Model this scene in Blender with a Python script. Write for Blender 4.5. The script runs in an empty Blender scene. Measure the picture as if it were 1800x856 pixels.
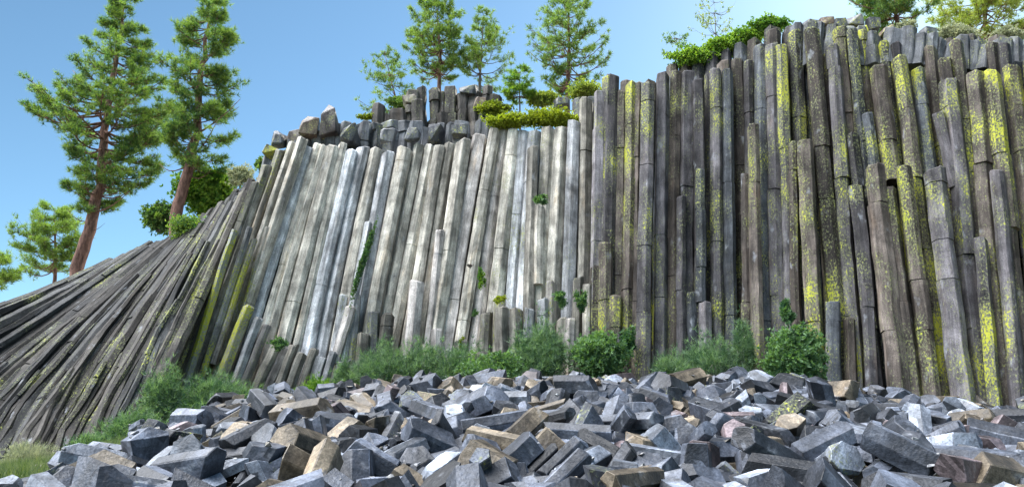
import bpy, math, random
import numpy as np
from mathutils import Vector, Matrix, Quaternion
from mathutils import noise as mnoise

# ------------------------------------------------------------------ camera
F = 1285.0                      # focal length in photo pixels (photo 1800 wide)
PITCH = math.radians(16.7)
CAMZ = 1.6
CP, SP = math.cos(PITCH), math.sin(PITCH)
scene = bpy.context.scene
cam_d = bpy.data.cameras.new('camera')
cam = bpy.data.objects.new('camera', cam_d)
scene.collection.objects.link(cam)
cam.location = (0, 0, CAMZ)
cam.rotation_euler = (math.radians(90) + PITCH, 0, 0)
cam_d.sensor_width = 36.0
cam_d.lens = F / 1800.0 * 36.0
cam_d.clip_start = 0.1
cam_d.clip_end = 3000
scene.camera = cam

# ------------------------------------------------------------------ light
SUN_EL = math.radians(36)
SUN_AZ = math.radians(33)       # from +Y (behind the cliff) towards +X (right)
sd = Vector((math.sin(SUN_AZ)*math.cos(SUN_EL), math.cos(SUN_AZ)*math.cos(SUN_EL), math.sin(SUN_EL)))
w = bpy.data.worlds.new('World'); scene.world = w
w.use_nodes = True
nt = w.node_tree; nt.nodes.clear()
out = nt.nodes.new('ShaderNodeOutputWorld'); bg = nt.nodes.new('ShaderNodeBackground')
sky = nt.nodes.new('ShaderNodeTexSky'); sky.sky_type = 'NISHITA'; sky.sun_disc = False
sky.sun_elevation = SUN_EL; sky.sun_rotation = SUN_AZ
sky.altitude = 2300; sky.air_density = 1.0; sky.dust_density = 1.1; sky.ozone_density = 1.6
bg.inputs['Strength'].default_value = 0.15
# white cloud added overhead and left, out of view, to brighten the shaded cliff
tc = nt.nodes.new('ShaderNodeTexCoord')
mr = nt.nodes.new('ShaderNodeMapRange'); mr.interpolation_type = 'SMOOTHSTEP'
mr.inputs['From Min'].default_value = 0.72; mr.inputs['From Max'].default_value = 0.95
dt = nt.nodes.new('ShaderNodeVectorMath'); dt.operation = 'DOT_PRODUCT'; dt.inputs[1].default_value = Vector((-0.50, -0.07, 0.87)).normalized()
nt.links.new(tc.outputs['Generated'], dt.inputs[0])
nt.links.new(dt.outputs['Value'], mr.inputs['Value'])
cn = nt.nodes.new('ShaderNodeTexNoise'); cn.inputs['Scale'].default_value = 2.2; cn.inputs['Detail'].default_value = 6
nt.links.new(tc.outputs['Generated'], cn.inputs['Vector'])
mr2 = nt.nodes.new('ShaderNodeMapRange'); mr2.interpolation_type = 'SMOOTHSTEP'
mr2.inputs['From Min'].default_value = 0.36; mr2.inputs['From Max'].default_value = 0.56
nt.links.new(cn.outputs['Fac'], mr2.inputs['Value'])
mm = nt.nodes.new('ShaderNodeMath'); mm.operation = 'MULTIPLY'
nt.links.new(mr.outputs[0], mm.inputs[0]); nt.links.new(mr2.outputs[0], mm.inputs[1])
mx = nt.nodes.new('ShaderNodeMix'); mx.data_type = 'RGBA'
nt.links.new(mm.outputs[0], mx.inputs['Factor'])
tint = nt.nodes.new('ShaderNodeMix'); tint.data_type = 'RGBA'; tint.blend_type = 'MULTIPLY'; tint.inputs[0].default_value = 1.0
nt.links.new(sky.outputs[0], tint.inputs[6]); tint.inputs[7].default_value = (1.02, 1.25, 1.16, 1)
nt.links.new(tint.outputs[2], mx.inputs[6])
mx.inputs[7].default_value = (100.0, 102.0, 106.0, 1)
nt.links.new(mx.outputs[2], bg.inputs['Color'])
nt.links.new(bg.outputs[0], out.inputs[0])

sun_d = bpy.data.lights.new('sun', 'SUN'); sun_d.energy = 3.6; sun_d.angle = math.radians(0.53)
sun_d.color = (1.0, 0.94, 0.84)
sun = bpy.data.objects.new('sun', sun_d); scene.collection.objects.link(sun)
sun.rotation_euler = sd.to_track_quat('Z', 'Y').to_euler()

scene.view_settings.view_transform = 'Standard'
scene.view_settings.look = 'None'
scene.view_settings.gamma = 1.0
scene.view_settings.exposure = 0.35
scene.cycles.max_bounces = 6
scene.cycles.diffuse_bounces = 3
scene.cycles.transparent_max_bounces = 4

# ------------------------------------------------------------------ helpers
def P(u, v, Y):
    """the point at depth Y (metres) seen at photo pixel (u, v)"""
    dx = (u - 900) / F; dy = (428 - v) / F
    d = Vector((dx, CP - dy * SP, SP + dy * CP))
    k = Y / d.y
    return Vector((d.x * k, Y, CAMZ + d.z * k))
def proj(p):
    x, y, z = p[0], p[1], p[2] - CAMZ
    d = y * CP + z * SP; h = -y * SP + z * CP
    return 900 + F * x / d, 428 - F * h / d
def itp(tab, x):
    return float(np.interp(x, [a for a, b in tab], [b for a, b in tab]))

def mesh_obj(name, verts, faces, mat, parent=None, col=None, uv=None, smooth=False, lich=None):
    me = bpy.data.meshes.new(name)
    me.from_pydata([tuple(v) for v in verts], [], faces)
    if col is not None:
        a = me.color_attributes.new('tone', 'FLOAT_COLOR', 'POINT')
        arr = np.ones((len(verts), 4), dtype=np.float32); arr[:, :len(col[0])] = np.array(col, dtype=np.float32)
        a.data.foreach_set('color', arr.ravel())
    if uv is not None:
        l = me.uv_layers.new(name='UVMap')
        l.data.foreach_set('uv', np.array(uv, dtype=np.float32).ravel())
    if smooth:
        me.polygons.foreach_set('use_smooth', [True] * len(me.polygons))
    me.materials.append(mat)
    me.update()
    o = bpy.data.objects.new(name, me)
    scene.collection.objects.link(o)
    if parent is not None:
        o.parent = parent
    return o
def tag(o, label=None, cat=None, group=None, kind=None):
    if label: o['label'] = label
    if cat: o['category'] = cat
    if group: o['group'] = group
    if kind: o['kind'] = kind
    return o
def thing(name, label, cat, loc=(0, 0, 0), group=None):
    o = bpy.data.objects.new(name, None); scene.collection.objects.link(o)
    o.location = loc; o.empty_display_size = 0.3
    return tag(o, label, cat, group)
def adopt(o, parent):
    """part meshes are written in world coordinates: keep them there"""
    o.parent = parent
    o.matrix_parent_inverse = Matrix.Translation(-parent.location)
    return o

# ------------------------------------------------------------------ materials
def newmat(name):
    m = bpy.data.materials.new(name); m.use_nodes = True
    n = m.node_tree; n.nodes.clear()
    o = n.nodes.new('ShaderNodeOutputMaterial'); b = n.nodes.new('ShaderNodeBsdfPrincipled')
    n.links.new(b.outputs[0], o.inputs[0])
    return m, n, b
def N(n, t, **kw):
    x = n.nodes.new(t)
    for k, v in kw.items():
        if k in x.inputs: x.inputs[k].default_value = v
        else: setattr(x, k, v)
    return x
def noise(n, vec, scale, detail=4, rough=0.55, dist=0.0):
    x = N(n, 'ShaderNodeTexNoise', Scale=scale, Detail=detail, Roughness=rough, Distortion=dist)
    n.links.new(vec, x.inputs['Vector']); return x.outputs['Fac']
def rng(n, val, a, b, c=0.0, d=1.0, smooth=False):
    x = N(n, 'ShaderNodeMapRange'); x.inputs[1].default_value = a; x.inputs[2].default_value = b
    x.inputs[3].default_value = c; x.inputs[4].default_value = d
    if smooth: x.interpolation_type = 'SMOOTHSTEP'
    n.links.new(val, x.inputs[0]); return x.outputs[0]
def math_(n, op, a, b=None):
    x = N(n, 'ShaderNodeMath', operation=op)
    for i, q in enumerate((a, b)):
        if q is None: continue
        if isinstance(q, (int, float)): x.inputs[i].default_value = q
        else: n.links.new(q, x.inputs[i])
    return x.outputs[0]
def mixc(n, fac, a, b, blend='MIX'):
    x = N(n, 'ShaderNodeMix', data_type='RGBA', blend_type=blend)
    for i, q in ((0, fac), (6, a), (7, b)):
        if isinstance(q, (int, float)): x.inputs[i].default_value = q
        elif isinstance(q, tuple): x.inputs[i].default_value = (*q, 1) if len(q) == 3 else q
        else: n.links.new(q, x.inputs[i])
    return x.outputs[2]
def mapping(n, vec, sc):
    x = N(n, 'ShaderNodeMapping'); x.inputs['Scale'].default_value = sc
    n.links.new(vec, x.inputs['Vector']); return x.outputs[0]
def bump(n, b, h, strength, dist):
    x = N(n, 'ShaderNodeBump', Strength=strength, Distance=dist)
    n.links.new(h, x.inputs['Height']); n.links.new(x.outputs[0], b.inputs['Normal'])

LICHEN = (0.50, 0.53, 0.035)
def rock_mat(name, use_uv, lichen_scale=4.4):
    """basalt: vertex colour 'tone' rgb = base albedo, alpha = how much yellow lichen grows on it"""
    m, n, b = newmat(name)
    at = N(n, 'ShaderNodeVertexColor'); at.layer_name = 'tone'
    tcn = N(n, 'ShaderNodeTexCoord')
    if use_uv:
        base = tcn.outputs['UV']; streak = mapping(n, base, (4.2, 0.30, 1)); fine = mapping(n, base, (22, 2.4, 1))
    else:
        base = tcn.outputs['Object']; streak = mapping(n, base, (3.0, 3.0, 0.7)); fine = mapping(n, base, (9, 9, 4))
    n1 = noise(n, streak, 1.0, 5, 0.6)
    n2 = noise(n, base, 1.3, 5, 0.65, 0.4)
    n3 = noise(n, fine, 1.0, 3, 0.7)
    n4 = noise(n, base, 34, 2, 0.7)
    c = at.outputs['Color']
    k = math_(n, 'MULTIPLY', rng(n, n1, 0.36, 0.66, 0.50, 1.32), rng(n, n2, 0.34, 0.66, 0.52, 1.42))
    k = math_(n, 'MULTIPLY', k, rng(n, n3, 0.34, 0.66, 0.72, 1.25) if use_uv else rng(n, n3, 0.34, 0.66, 0.74, 1.22))
    if use_uv:                                                  # weathering and damp that run across neighbouring columns
        geo = N(n, 'ShaderNodeNewGeometry'); wpos = mapping(n, geo.outputs['Position'], (0.55, 0.4, 0.22))
        wn = noise(n, wpos, 1.0, 5, 0.62, 0.6)
        k = math_(n, 'MULTIPLY', k, rng(n, wn, 0.36, 0.64, 0.62, 1.28))
    k = math_(n, 'MULTIPLY', k, rng(n, n4, 0.36, 0.64, 0.74, 1.22))
    hs = N(n, 'ShaderNodeVectorMath', operation='SCALE'); n.links.new(c, hs.inputs[0]); n.links.new(k, hs.inputs['Scale'])
    c = hs.outputs[0]
    # iron stain / pale bloom
    st = rng(n, noise(n, mapping(n, base, (2.2, 0.5, 1)) if use_uv else mapping(n, base, (2, 2, 1.0)), 1.0, 4, 0.6), 0.55, 0.75, 0, 0.55, True)
    c = mixc(n, st, c, (1.20, 0.98, 0.74), 'MULTIPLY')
    bl = rng(n, noise(n, mapping(n, base, (1.4, 0.7, 1)) if use_uv else mapping(n, base, (1.6, 1.6, 1.6)), 1.7, 4, 0.6), 0.60, 0.74, 0, 0.38, True)
    c = mixc(n, bl, c, (0.42, 0.44, 0.48))
    # dark flecks
    dk = rng(n, noise(n, mapping(n, base, (9, 3.5, 1)) if use_uv else mapping(n, base, (6, 6, 6)), 1.0, 5, 0.72), 0.60, 0.70, 0, 0.6, True)
    c = mixc(n, dk, c, (0.045, 0.045, 0.05))
    # grey-green crustose lichen, then the yellow one
    la = at.outputs['Alpha']
    big = noise(n, mapping(n, base, (1.5, 0.55, 1)) if use_uv else base, 1.0, 3, 0.6)
    if use_uv: big = math_(n, 'ADD', math_(n, 'MULTIPLY', big, 0.5), math_(n, 'MULTIPLY', noise(n, mapping(n, geo.outputs['Position'], (0.9, 0.6, 0.45)), 1.3, 3, 0.6), 0.55))
    lf = noise(n, mapping(n, base, (4.6, 2.6, 1)) if use_uv else mapping(n, base, (5, 5, 5)), lichen_scale, 5, 0.68)
    thr = math_(n, 'SUBTRACT', math_(n, 'ADD', lf, math_(n, 'MULTIPLY', big, 1.0)), math_(n, 'MULTIPLY', math_(n, 'SUBTRACT', 1.0, la), 0.20))
    yl = rng(n, thr, 1.045, 1.08, 0, 1, True)
    on = rng(n, la, 0.02, 0.06, 0, 1)
    yl = math_(n, 'MULTIPLY', yl, on)
    gy = math_(n, 'MULTIPLY', rng(n, thr, 0.90, 1.03, 0, 0.5, True), on)
    c = mixc(n, gy, c, (0.22, 0.235, 0.12))
    c = mixc(n, yl, c, mixc(n, n2, (0.24, 0.27, 0.035), (0.46, 0.44, 0.045)))
    n.links.new(c, b.inputs['Base Color'])
    b.inputs['Roughness'].default_value = 0.66 if use_uv else 0.48
    b.inputs['Specular IOR Level'].default_value = 0.14 if use_uv else 0.26
    h = math_(n, 'ADD', math_(n, 'MULTIPLY', n3, 0.6), math_(n, 'MULTIPLY', noise(n, base, 11, 4, 0.7), 0.8))
    h = math_(n, 'ADD', h, math_(n, 'MULTIPLY', yl, 0.25))
    bump(n, b, h, 0.6 if use_uv else 0.8, 0.024)
    return m
M_COL = rock_mat('column_basalt', True)
M_ROCK = rock_mat('broken_basalt', False)

def plain_mat(name, c1, c2, scale=6.0, rough=0.9, bmp=0.4, sc=(1, 1, 1)):
    m, n, b = newmat(name)
    tcn = N(n, 'ShaderNodeTexCoord'); v = mapping(n, tcn.outputs['Object'], sc)
    f = rng(n, noise(n, v, scale, 6, 0.65), 0.3, 0.7)
    n.links.new(mixc(n, f, c1, c2), b.inputs['Base Color'])
    b.inputs['Roughness'].default_value = rough; b.inputs['Specular IOR Level'].default_value = 0.25
    bump(n, b, noise(n, v, scale * 4, 5, 0.7), bmp, 0.05)
    return m
M_SOIL = plain_mat('soil', (0.05, 0.045, 0.035), (0.15, 0.13, 0.10), 1.2)
M_HILL = plain_mat('hill_soil', (0.10, 0.09, 0.075), (0.26, 0.23, 0.18), 1.5)
M_BARK = plain_mat('pine_bark', (0.035, 0.018, 0.014), (0.30, 0.165, 0.125), 3.4, 0.9, 1.0, (2.6, 2.6, 0.7))
M_BARKG = plain_mat('grey_bark', (0.09, 0.075, 0.065), (0.22, 0.185, 0.16), 6.0, 0.9, 0.8, (2.2, 2.2, 0.6))
M_TWIG = plain_mat('pale_twigs', (0.22, 0.20, 0.17), (0.42, 0.40, 0.35), 6.0, 0.9, 0.4)
def leaf_mat(name, a, b_, trans=0.45, tint=(1.5, 1.6, 0.5)):
    """leaves: vertex colour 'tone'.r picks a shade between a and b_"""
    m, n, b = newmat(name)
    at = N(n, 'ShaderNodeVertexColor'); at.layer_name = 'tone'
    sp = N(n, 'ShaderNodeSeparateColor'); n.links.new(at.outputs['Color'], sp.inputs[0])
    c = mixc(n, sp.outputs[0], a, b_)
    n.links.new(c, b.inputs['Base Color']); b.inputs['Roughness'].default_value = 0.55
    b.inputs['Specular IOR Level'].default_value = 0.3
    t = N(n, 'ShaderNodeBsdfTranslucent')
    n.links.new(mixc(n, 1.0, c, (*tint, 1), 'MULTIPLY'), t.inputs['Color'])
    mxs = N(n, 'ShaderNodeMixShader'); mxs.inputs[0].default_value = trans
    n.links.new(b.outputs[0], mxs.inputs[1]); n.links.new(t.outputs[0], mxs.inputs[2])
    o = [q for q in n.nodes if q.type == 'OUTPUT_MATERIAL'][0]
    n.links.new(mxs.outputs[0], o.inputs[0])
    return m
M_PINE = leaf_mat('pine_needles', (0.045, 0.11, 0.055), (0.21, 0.29, 0.08), 0.45)
M_PINEY = leaf_mat('pale_pine_needles', (0.10, 0.16, 0.05), (0.30, 0.33, 0.09), 0.5)
M_BUSH = leaf_mat('bush_leaves', (0.032, 0.09, 0.045), (0.15, 0.25, 0.11), 0.35)
M_FEATH = leaf_mat('wispy_leaves', (0.03, 0.08, 0.045), (0.19, 0.29, 0.17), 0.35)
M_BUSHB = leaf_mat('bright_leaves', (0.06, 0.15, 0.03), (0.25, 0.36, 0.06), 0.45)
M_SAGE = leaf_mat('grey_sage_leaves', (0.20, 0.23, 0.15), (0.42, 0.43, 0.28), 0.4, (1.1, 1.1, 0.8))
M_GRASS = leaf_mat('grass', (0.03, 0.07, 0.035), (0.19, 0.22, 0.11), 0.35)
M_MOSS = leaf_mat('moss', (0.10, 0.14, 0.02), (0.36, 0.40, 0.04), 0.4)

# ------------------------------------------------------------------ terrain
ZT = [(-200, 805), (60, 803), (240, 760), (330, 730), (450, 712), (640, 690), (900, 675), (1160, 676), (1480, 690), (1560, 730), (1800, 738), (2100, 740)]
def zfoot(x):
    u = 900 + F * x / 19.0 * 1.0
    return P(0, itp(ZT, u), 19.0).z
def G(x, y):
    zt = zfoot(x)
    lf = min(1, max(0, (x + 7.5) / 4.0))           # lower on the far left
    return itp([(-4, 0), (3, 0.0), (8, 0.50 + 0.42 * lf), (19, zt - 0.42), (25, zt + 0.3), (60, zt + 0.5)], y)
def build_ground():
    xs = [-300, -150, -80, -50, -35] + [-28 + i * 0.8 for i in range(71)] + [35, 50, 80, 150, 300]
    ys = [-600, -200, -80, -40, -20, -10, -5] + [-3 + i * 0.8 for i in range(42)] + [40, 60, 120, 600]
    V = []; Fc = []
    for y in ys:
        for x in xs:
            z = G(x, y)
            if abs(x) < 30 and -3 < y < 31: z += 0.16 * mnoise.noise(Vector((x * .6, y * .6, 0))) + 0.05 * mnoise.noise(Vector((x * 2.3, y * 2.3, 3)))
            V.append((x, y, z))
    nx = len(xs)
    for j in range(len(ys) - 1):
        for i in range(nx - 1):
            a = j * nx + i; Fc.append((a, a + 1, a + nx + 1, a + nx))
    tag(mesh_obj('ground', V, Fc, M_SOIL, smooth=True), kind='structure')
build_ground()

# top silhouette of the column wall, photo pixels
TOP = [(-300, 560), (-60, 525), (0, 505), (60, 490), (130, 478), (200, 452), (240, 436), (300, 424), (340, 398), (370, 372), (420, 345), (440, 330), (480, 283), (500, 262), (530, 248),
       (560, 256), (600, 258), (640, 262), (700, 266), (760, 258), (800, 258), (830, 238), (870, 232), (905, 224), (930, 228),
       (960, 228), (1000, 226), (1016, 196), (1045, 168), (1060, 142), (1080, 138), (1110, 150), (1150, 146), (1165, 130),
       (1185, 116), (1230, 104), (1250, 98), (1300, 80), (1345, 60), (1375, 52), (1400, 58), (1440, 54), (1480, 52), (1540, 58), (1600, 70), (1650, 74), (1740, 76), (1800, 84), (2000, 110)]
YB = [(-300, 18.5), (0, 19.5), (200, 21.5), (330, 23.6), (440, 24.8), (700, 25.4), (1000, 24.8), (1060, 23.9), (1200, 23.4), (1400, 22.4), (1600, 21.2), (1800, 20.2), (2000, 19.2)]
SLOPE = [(387, .464), (396, .40), (410, .36), (435, .336), (465, .332), (517, .28), (562, .225), (656, .185), (719, .20), (753, .15), (797, .157), (835, .157), (880, .113), (912, .065), (967, .05),
         (1027, .02), (1099, .02), (1134, .01), (1164, .01), (1260, -.01), (1330, -.02), (1400, -.035), (1436, -.06), (1468, -.10), (1550, -.10), (1575, -.115), (1600, -.122), (1662, -.124), (1740, -.11), (1800, -.118), (2000, -.14)]

class MB:
    def __init__(s): s.v = []; s.f = []; s.c = []; s.uv = []
    def add(s, v, f, c, uv):
        k = len(s.v); s.v += v; s.c += c; s.f += [tuple(i + k for i in q) for q in f]; s.uv += uv

def column(path, wm, seed, tone, lich, joints=0.35, taper=0.0, wob=1.0, topcap=True):
    """a basalt column: path = [world points base..top], wm = width in metres. Returns verts, faces, colours, loop uvs"""
    r = random.Random(seed)
    ns = r.choice((5, 6, 6, 6, 7))
    # cross-section: corners each softened into two vertices
    a0 = r.random() * 6.28
    cor = []
    for i in range(ns):
        a = a0 + (i + r.uniform(-.18, .18)) * 2 * math.pi / ns
        q = r.uniform(.90, 1.08)
        cor.append((math.cos(a) * q, math.sin(a) * q))
    sec = []
    for i in range(ns):
        p, c, nx = cor[i - 1], cor[i], cor[(i + 1) % ns]
        b = r.uniform(.04, .09)
        sec.append((c[0] + (p[0] - c[0]) * b, c[1] + (p[1] - c[1]) * b))
        sec.append((c[0] + (nx[0] - c[0]) * b, c[1] + (nx[1] - c[1]) * b))
    xs = [p[0] for p in sec]; wid = (max(xs) - min(xs)) / 2
    sec = [(x / wid, y / wid) for x, y in sec]
    m = len(sec)
    # lengths along the path
    L = [0.0]
    for a, b in zip(path, path[1:]): L.append(L[-1] + (b - a).length)
    T = L[-1]
    def at(s):
        for i in range(len(path) - 1):
            if s <= L[i + 1] or i == len(path) - 2:
                k = (s - L[i]) / max(1e-6, L[i + 1] - L[i]); return path[i].lerp(path[i + 1], k)
    def tangent(s):
        return (at(min(T, s + .3)) - at(max(0, s - .3))).normalized()
    st = []; s = 0.0
    ox = oy = 0.0; sc = 1.0; nj = r.uniform(.5, 2.2) / max(.05, joints)
    ph = r.random() * 50
    while s < T - 0.12:
        st.append((s, sc, ox, oy)); s += r.uniform(.30, .46)
        if s > nj and s < T - .4:
            st.append((s, sc, ox, oy)); st.append((s + .008, sc * .91, ox, oy)); st.append((s + .028, sc * .91, ox, oy))
            sc = 1 + r.uniform(-.035, .03) * wob; ox = r.uniform(-.02, .02) * wob; oy = r.uniform(-.03, .03) * wob
            s += .03; nj = s + r.uniform(.6, 3.0) / max(.05, joints)
    tilt = (r.uniform(-.25, .25), r.uniform(-.25, .25))
    st.append((T - .05, sc, ox, oy)); 
    if topcap: st.append((T, sc * .86, ox, oy)); 
    V = []; Fc = []; C = []; UV = []
    uo = r.random() * 60; vo = r.random() * 60
    hw = wm / 2
    per = [0.0]
    for i in range(m): 
        p, q = sec[i], sec[(i + 1) % m]; per.append(per[-1] + math.hypot(p[0] - q[0], p[1] - q[1]) * hw)
    seglich = lich * r.uniform(.6, 1.25)
    fct = [r.uniform(.72, 1.22) for _ in range(ns)]; fct = [fct[(j // 2) % ns] if j % 2 == 0 else fct[(j // 2) % ns] for j in range(m)]
    for k, (s, q, dx, dy) in enumerate(st):
        c = at(s); t = tangent(s)
        side = t.cross(Vector((0, 1, 0))).normalized()
        nrm = side.cross(t).normalized()
        wv = wob * .022
        cx = dx + wv * mnoise.noise(Vector((s * .8, ph, 0))) + .5 * wv * mnoise.noise(Vector((s * 2.6, ph, 7)))
        cy = dy + wv * mnoise.noise(Vector((s * .8, ph, 20)))
        q2 = q * (1 + .05 * wob * mnoise.noise(Vector((s * 1.1, ph, 40)))) * (1 - taper * s / T)
        l2 = seglich * (0.75 + .9 * mnoise.noise(Vector((s * .55, ph, 60))))
        tv = 1 + .16 * mnoise.noise(Vector((s * .35, ph, 80)))
        endk = k >= len(st) - 2
        for j, (px, py) in enumerate(sec):
            jit = 1 + .016 * wob * mnoise.noise(Vector((s * 1.9, j * 3.3 + ph, 90)))
            if r.random() < .035: jit -= r.uniform(.03, .11)
            p = c + side * (px * hw * q2 * jit + cx) + nrm * (py * hw * q2 * jit + cy)
            if endk: p += t * ((tilt[0] * px + tilt[1] * py) * hw + r.uniform(-.03, .03))
            V.append(p); tv2 = tv; tv = tv * fct[j]; C.append((tone[0] * tv, tone[1] * tv, tone[2] * tv, max(0, min(1.25, l2)))); tv = tv2
    for k in range(len(st) - 1):
        for j in range(m):
            a = k * m + j; b = k * m + (j + 1) % m
            Fc.append((a, b, b + m, a + m))
            u0, u1 = uo + per[j], uo + per[j + 1]; v0, v1 = vo + st[k][0], vo + st[k + 1][0]
            UV += [(u0, v0), (u1, v0), (u1, v1), (u0, v1)]
    n = len(st) - 1
    Fc.append(tuple(n * m + j for j in range(m))); UV += [(uo + sec[j][0] * hw, vo + T + sec[j][1] * hw) for j in range(m)]
    Fc.append(tuple(reversed(range(m)))); UV += [(uo, vo)] * m
    return V, Fc, C, UV

def tone_at(u, r):
    """natural colour of the rock along the wall"""
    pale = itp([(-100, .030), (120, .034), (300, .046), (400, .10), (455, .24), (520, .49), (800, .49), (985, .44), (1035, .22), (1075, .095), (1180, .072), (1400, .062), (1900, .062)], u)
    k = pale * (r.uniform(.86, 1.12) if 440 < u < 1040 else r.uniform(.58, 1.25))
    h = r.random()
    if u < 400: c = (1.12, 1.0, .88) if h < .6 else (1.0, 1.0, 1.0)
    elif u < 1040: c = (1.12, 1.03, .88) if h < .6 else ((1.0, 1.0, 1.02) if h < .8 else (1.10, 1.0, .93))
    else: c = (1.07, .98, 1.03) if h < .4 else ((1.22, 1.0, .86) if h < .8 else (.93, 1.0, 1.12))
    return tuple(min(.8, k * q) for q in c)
def lich_at(u):
    return itp([(-100, .18), (120, .25), (250, .45), (330, .62), (400, .62), (440, .55), (470, .12), (520, .02), (820, .03), (900, .14), (1020, .10), (1050, .45), (1120, .55), (1200, .42), (1320, .52), (1400, .75), (1520, .78), (1640, .72), (1740, .66), (1900, .6)], u)

SECT = {
 'fan': thing('leaning_column_cliff', 'dark fan of leaning basalt columns below the two big pines', 'cliff', P(150, 800, 20)),
 'mid': thing('pale_column_cliff', 'pale grey wall of straight basalt columns between the dark fan and the taller dark wall', 'cliff', P(720, 700, 25)),
 'right': thing('dark_column_cliff', 'tall dark purplish column wall spotted with yellow lichen behind the round green bush', 'cliff', P(1420, 730, 22)),
}
COUNT = {k: 0 for k in SECT}; REST = {k: MB() for k in SECT}
def put_column(sect, path, wm, seed, tone, lich, rest=False, **kw):
    V, Fc, C, UV = column(path, wm, seed, tone, lich, **kw)
    if rest or COUNT[sect] >= 100:
        REST[sect].add(V, Fc, C, UV); return
    COUNT[sect] += 1
    o = mesh_obj('column', V, Fc, M_COL, None, C, UV); adopt(o, SECT[sect])

def flow(u450, v):                       # follows the slope field of the wall
    return u450 + itp(SLOPE, u450) * (450 - v)
def wallpath(u450, vb, vt, dY, bend=0.0):
    pts = []
    for k in range(5):
        v = vb + (vt - vb) * k / 4
        u = flow(u450, v)
        Y = itp(YB, u450) + dY + (700 - v) / 600 * 0.9
        pts.append(P(u + bend * math.sin(math.pi * k / 4), v, Y))
    return pts

R0 = random.Random(7)
# ---- the straight wall, one column after another
u = 391.0; i = 0
while u < 1990:
    if u < 1040: wpx = R0.uniform(15, 27)
    else: wpx = R0.uniform(17, 28)
    if u < 470: wpx = R0.uniform(13, 22)
    uc = u + wpx / 2
    vb = 740 if uc > 1470 else 705
    # find the top where the slanted column meets the silhouette
    vt = 300.0
    for _ in range(12): vt = itp(TOP, flow(uc, vt))
    if uc < 1040: vt += R0.uniform(-6, 9)
    elif uc < 1165: vt += R0.choice((-6, 0, 8, 14))
    elif uc < 1350: vt += R0.choice((14, 20, 26, 36))
    else: vt += R0.choice((0, 14, 30, 44, 60, 76))
    dY = R0.choice((-.26, -.12, 0, .08, .25)) if uc < 1040 else R0.choice((-.4, -.2, 0, .15, .35))
    sec_ = 'mid' if uc < 1045 else 'right'
    Y = itp(YB, uc)
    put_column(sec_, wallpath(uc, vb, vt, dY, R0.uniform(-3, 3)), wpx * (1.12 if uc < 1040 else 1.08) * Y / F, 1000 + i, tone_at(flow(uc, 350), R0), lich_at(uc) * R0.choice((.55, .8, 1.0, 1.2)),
               joints=.2 if uc < 1040 else .5, wob=.55 if uc < 1040 else .9, rest=(uc > 1830))
    u += wpx; i += 1

# ---- the fan: guides from base to top, photo pixels with their own depth
FAN = [[(-160, 590, 20.8), (20, 535, 24), (190, 460, 29)],
       [(-160, 690, 19.5), (0, 600, 23.0), (255, 438, 28.3)],
       [(-130, 770, 18.5), (15, 645, 22.5), (290, 430, 28)],
       [(-65, 810, 18.3), (58, 655, 22.2), (305, 424, 27.6)],
       [(15, 818, 18.6), (108, 660, 22.0), (326, 414, 27.2)],
       [(78, 812, 19.0), (165, 650, 22.2), (350, 398, 26.8)],
       [(132, 800, 19.6), (222, 628, 22.4), (376, 378, 26.5)],
       [(185, 775, 20.2), (272, 602, 22.7), (402, 360, 26.2)],
       [(225, 755, 20.8), (312, 580, 23.0), (424, 348, 26.0)],
       [(262, 742, 21.3), (345, 560, 23.5), (438, 336, 25.9)]]
NF = 80
rows = [(0.0 + j * 9.0 / (NF - 1)) for j in range(NF)]
for j, s in enumerate(rows):
    s += R0.uniform(-.03, .03); s = min(8.999, max(0, s)); k = int(s); fr = s - k
    pts = []
    dep = R0.choice((-.25, -.1, 0, .15, .3)) + (1.0 if s > 8.78 else 0)
    for t in range(3):
        a, b = FAN[k][t], FAN[k + 1][t]
        pts.append((a[0] + (b[0] - a[0]) * fr, a[1] + (b[1] - a[1]) * fr, a[2] + (b[2] - a[2]) * fr + dep * (1 if t < 2 else .6)))
    # smooth the 3 points into 7
    path = []
    ext = R0.uniform(-.02, .05)
    for q in range(7):
        tt = q / 6 * (1 + ext)
        b0 = (1 - tt) ** 2; b1 = 2 * tt * (1 - tt); b2 = tt * tt
        mid = [2 * pts[1][z] - .5 * (pts[0][z] + pts[2][z]) for z in range(3)]
        path.append(P(*[b0 * pts[0][z] + b1 * mid[z] + b2 * pts[2][z] for z in range(3)]))
    g = R0.random()
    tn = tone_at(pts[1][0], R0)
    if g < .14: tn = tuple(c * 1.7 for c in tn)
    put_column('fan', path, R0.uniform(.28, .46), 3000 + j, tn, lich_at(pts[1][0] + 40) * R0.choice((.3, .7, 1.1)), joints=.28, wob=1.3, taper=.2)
    if j % 2 == 0 and k > 1:                           # slimmer ribs riding on the fan
        p2 = [p + Vector((R0.uniform(-.1, .1), -.22, .05)) for p in path[:R0.randint(4, 6)]]
        put_column('fan', p2, R0.uniform(.15, .24), 3300 + j, tone_at(pts[1][0], R0), lich_at(pts[1][0] + 40) * R0.choice((.3, .8)), joints=.3, wob=1.3, taper=.3)

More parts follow.
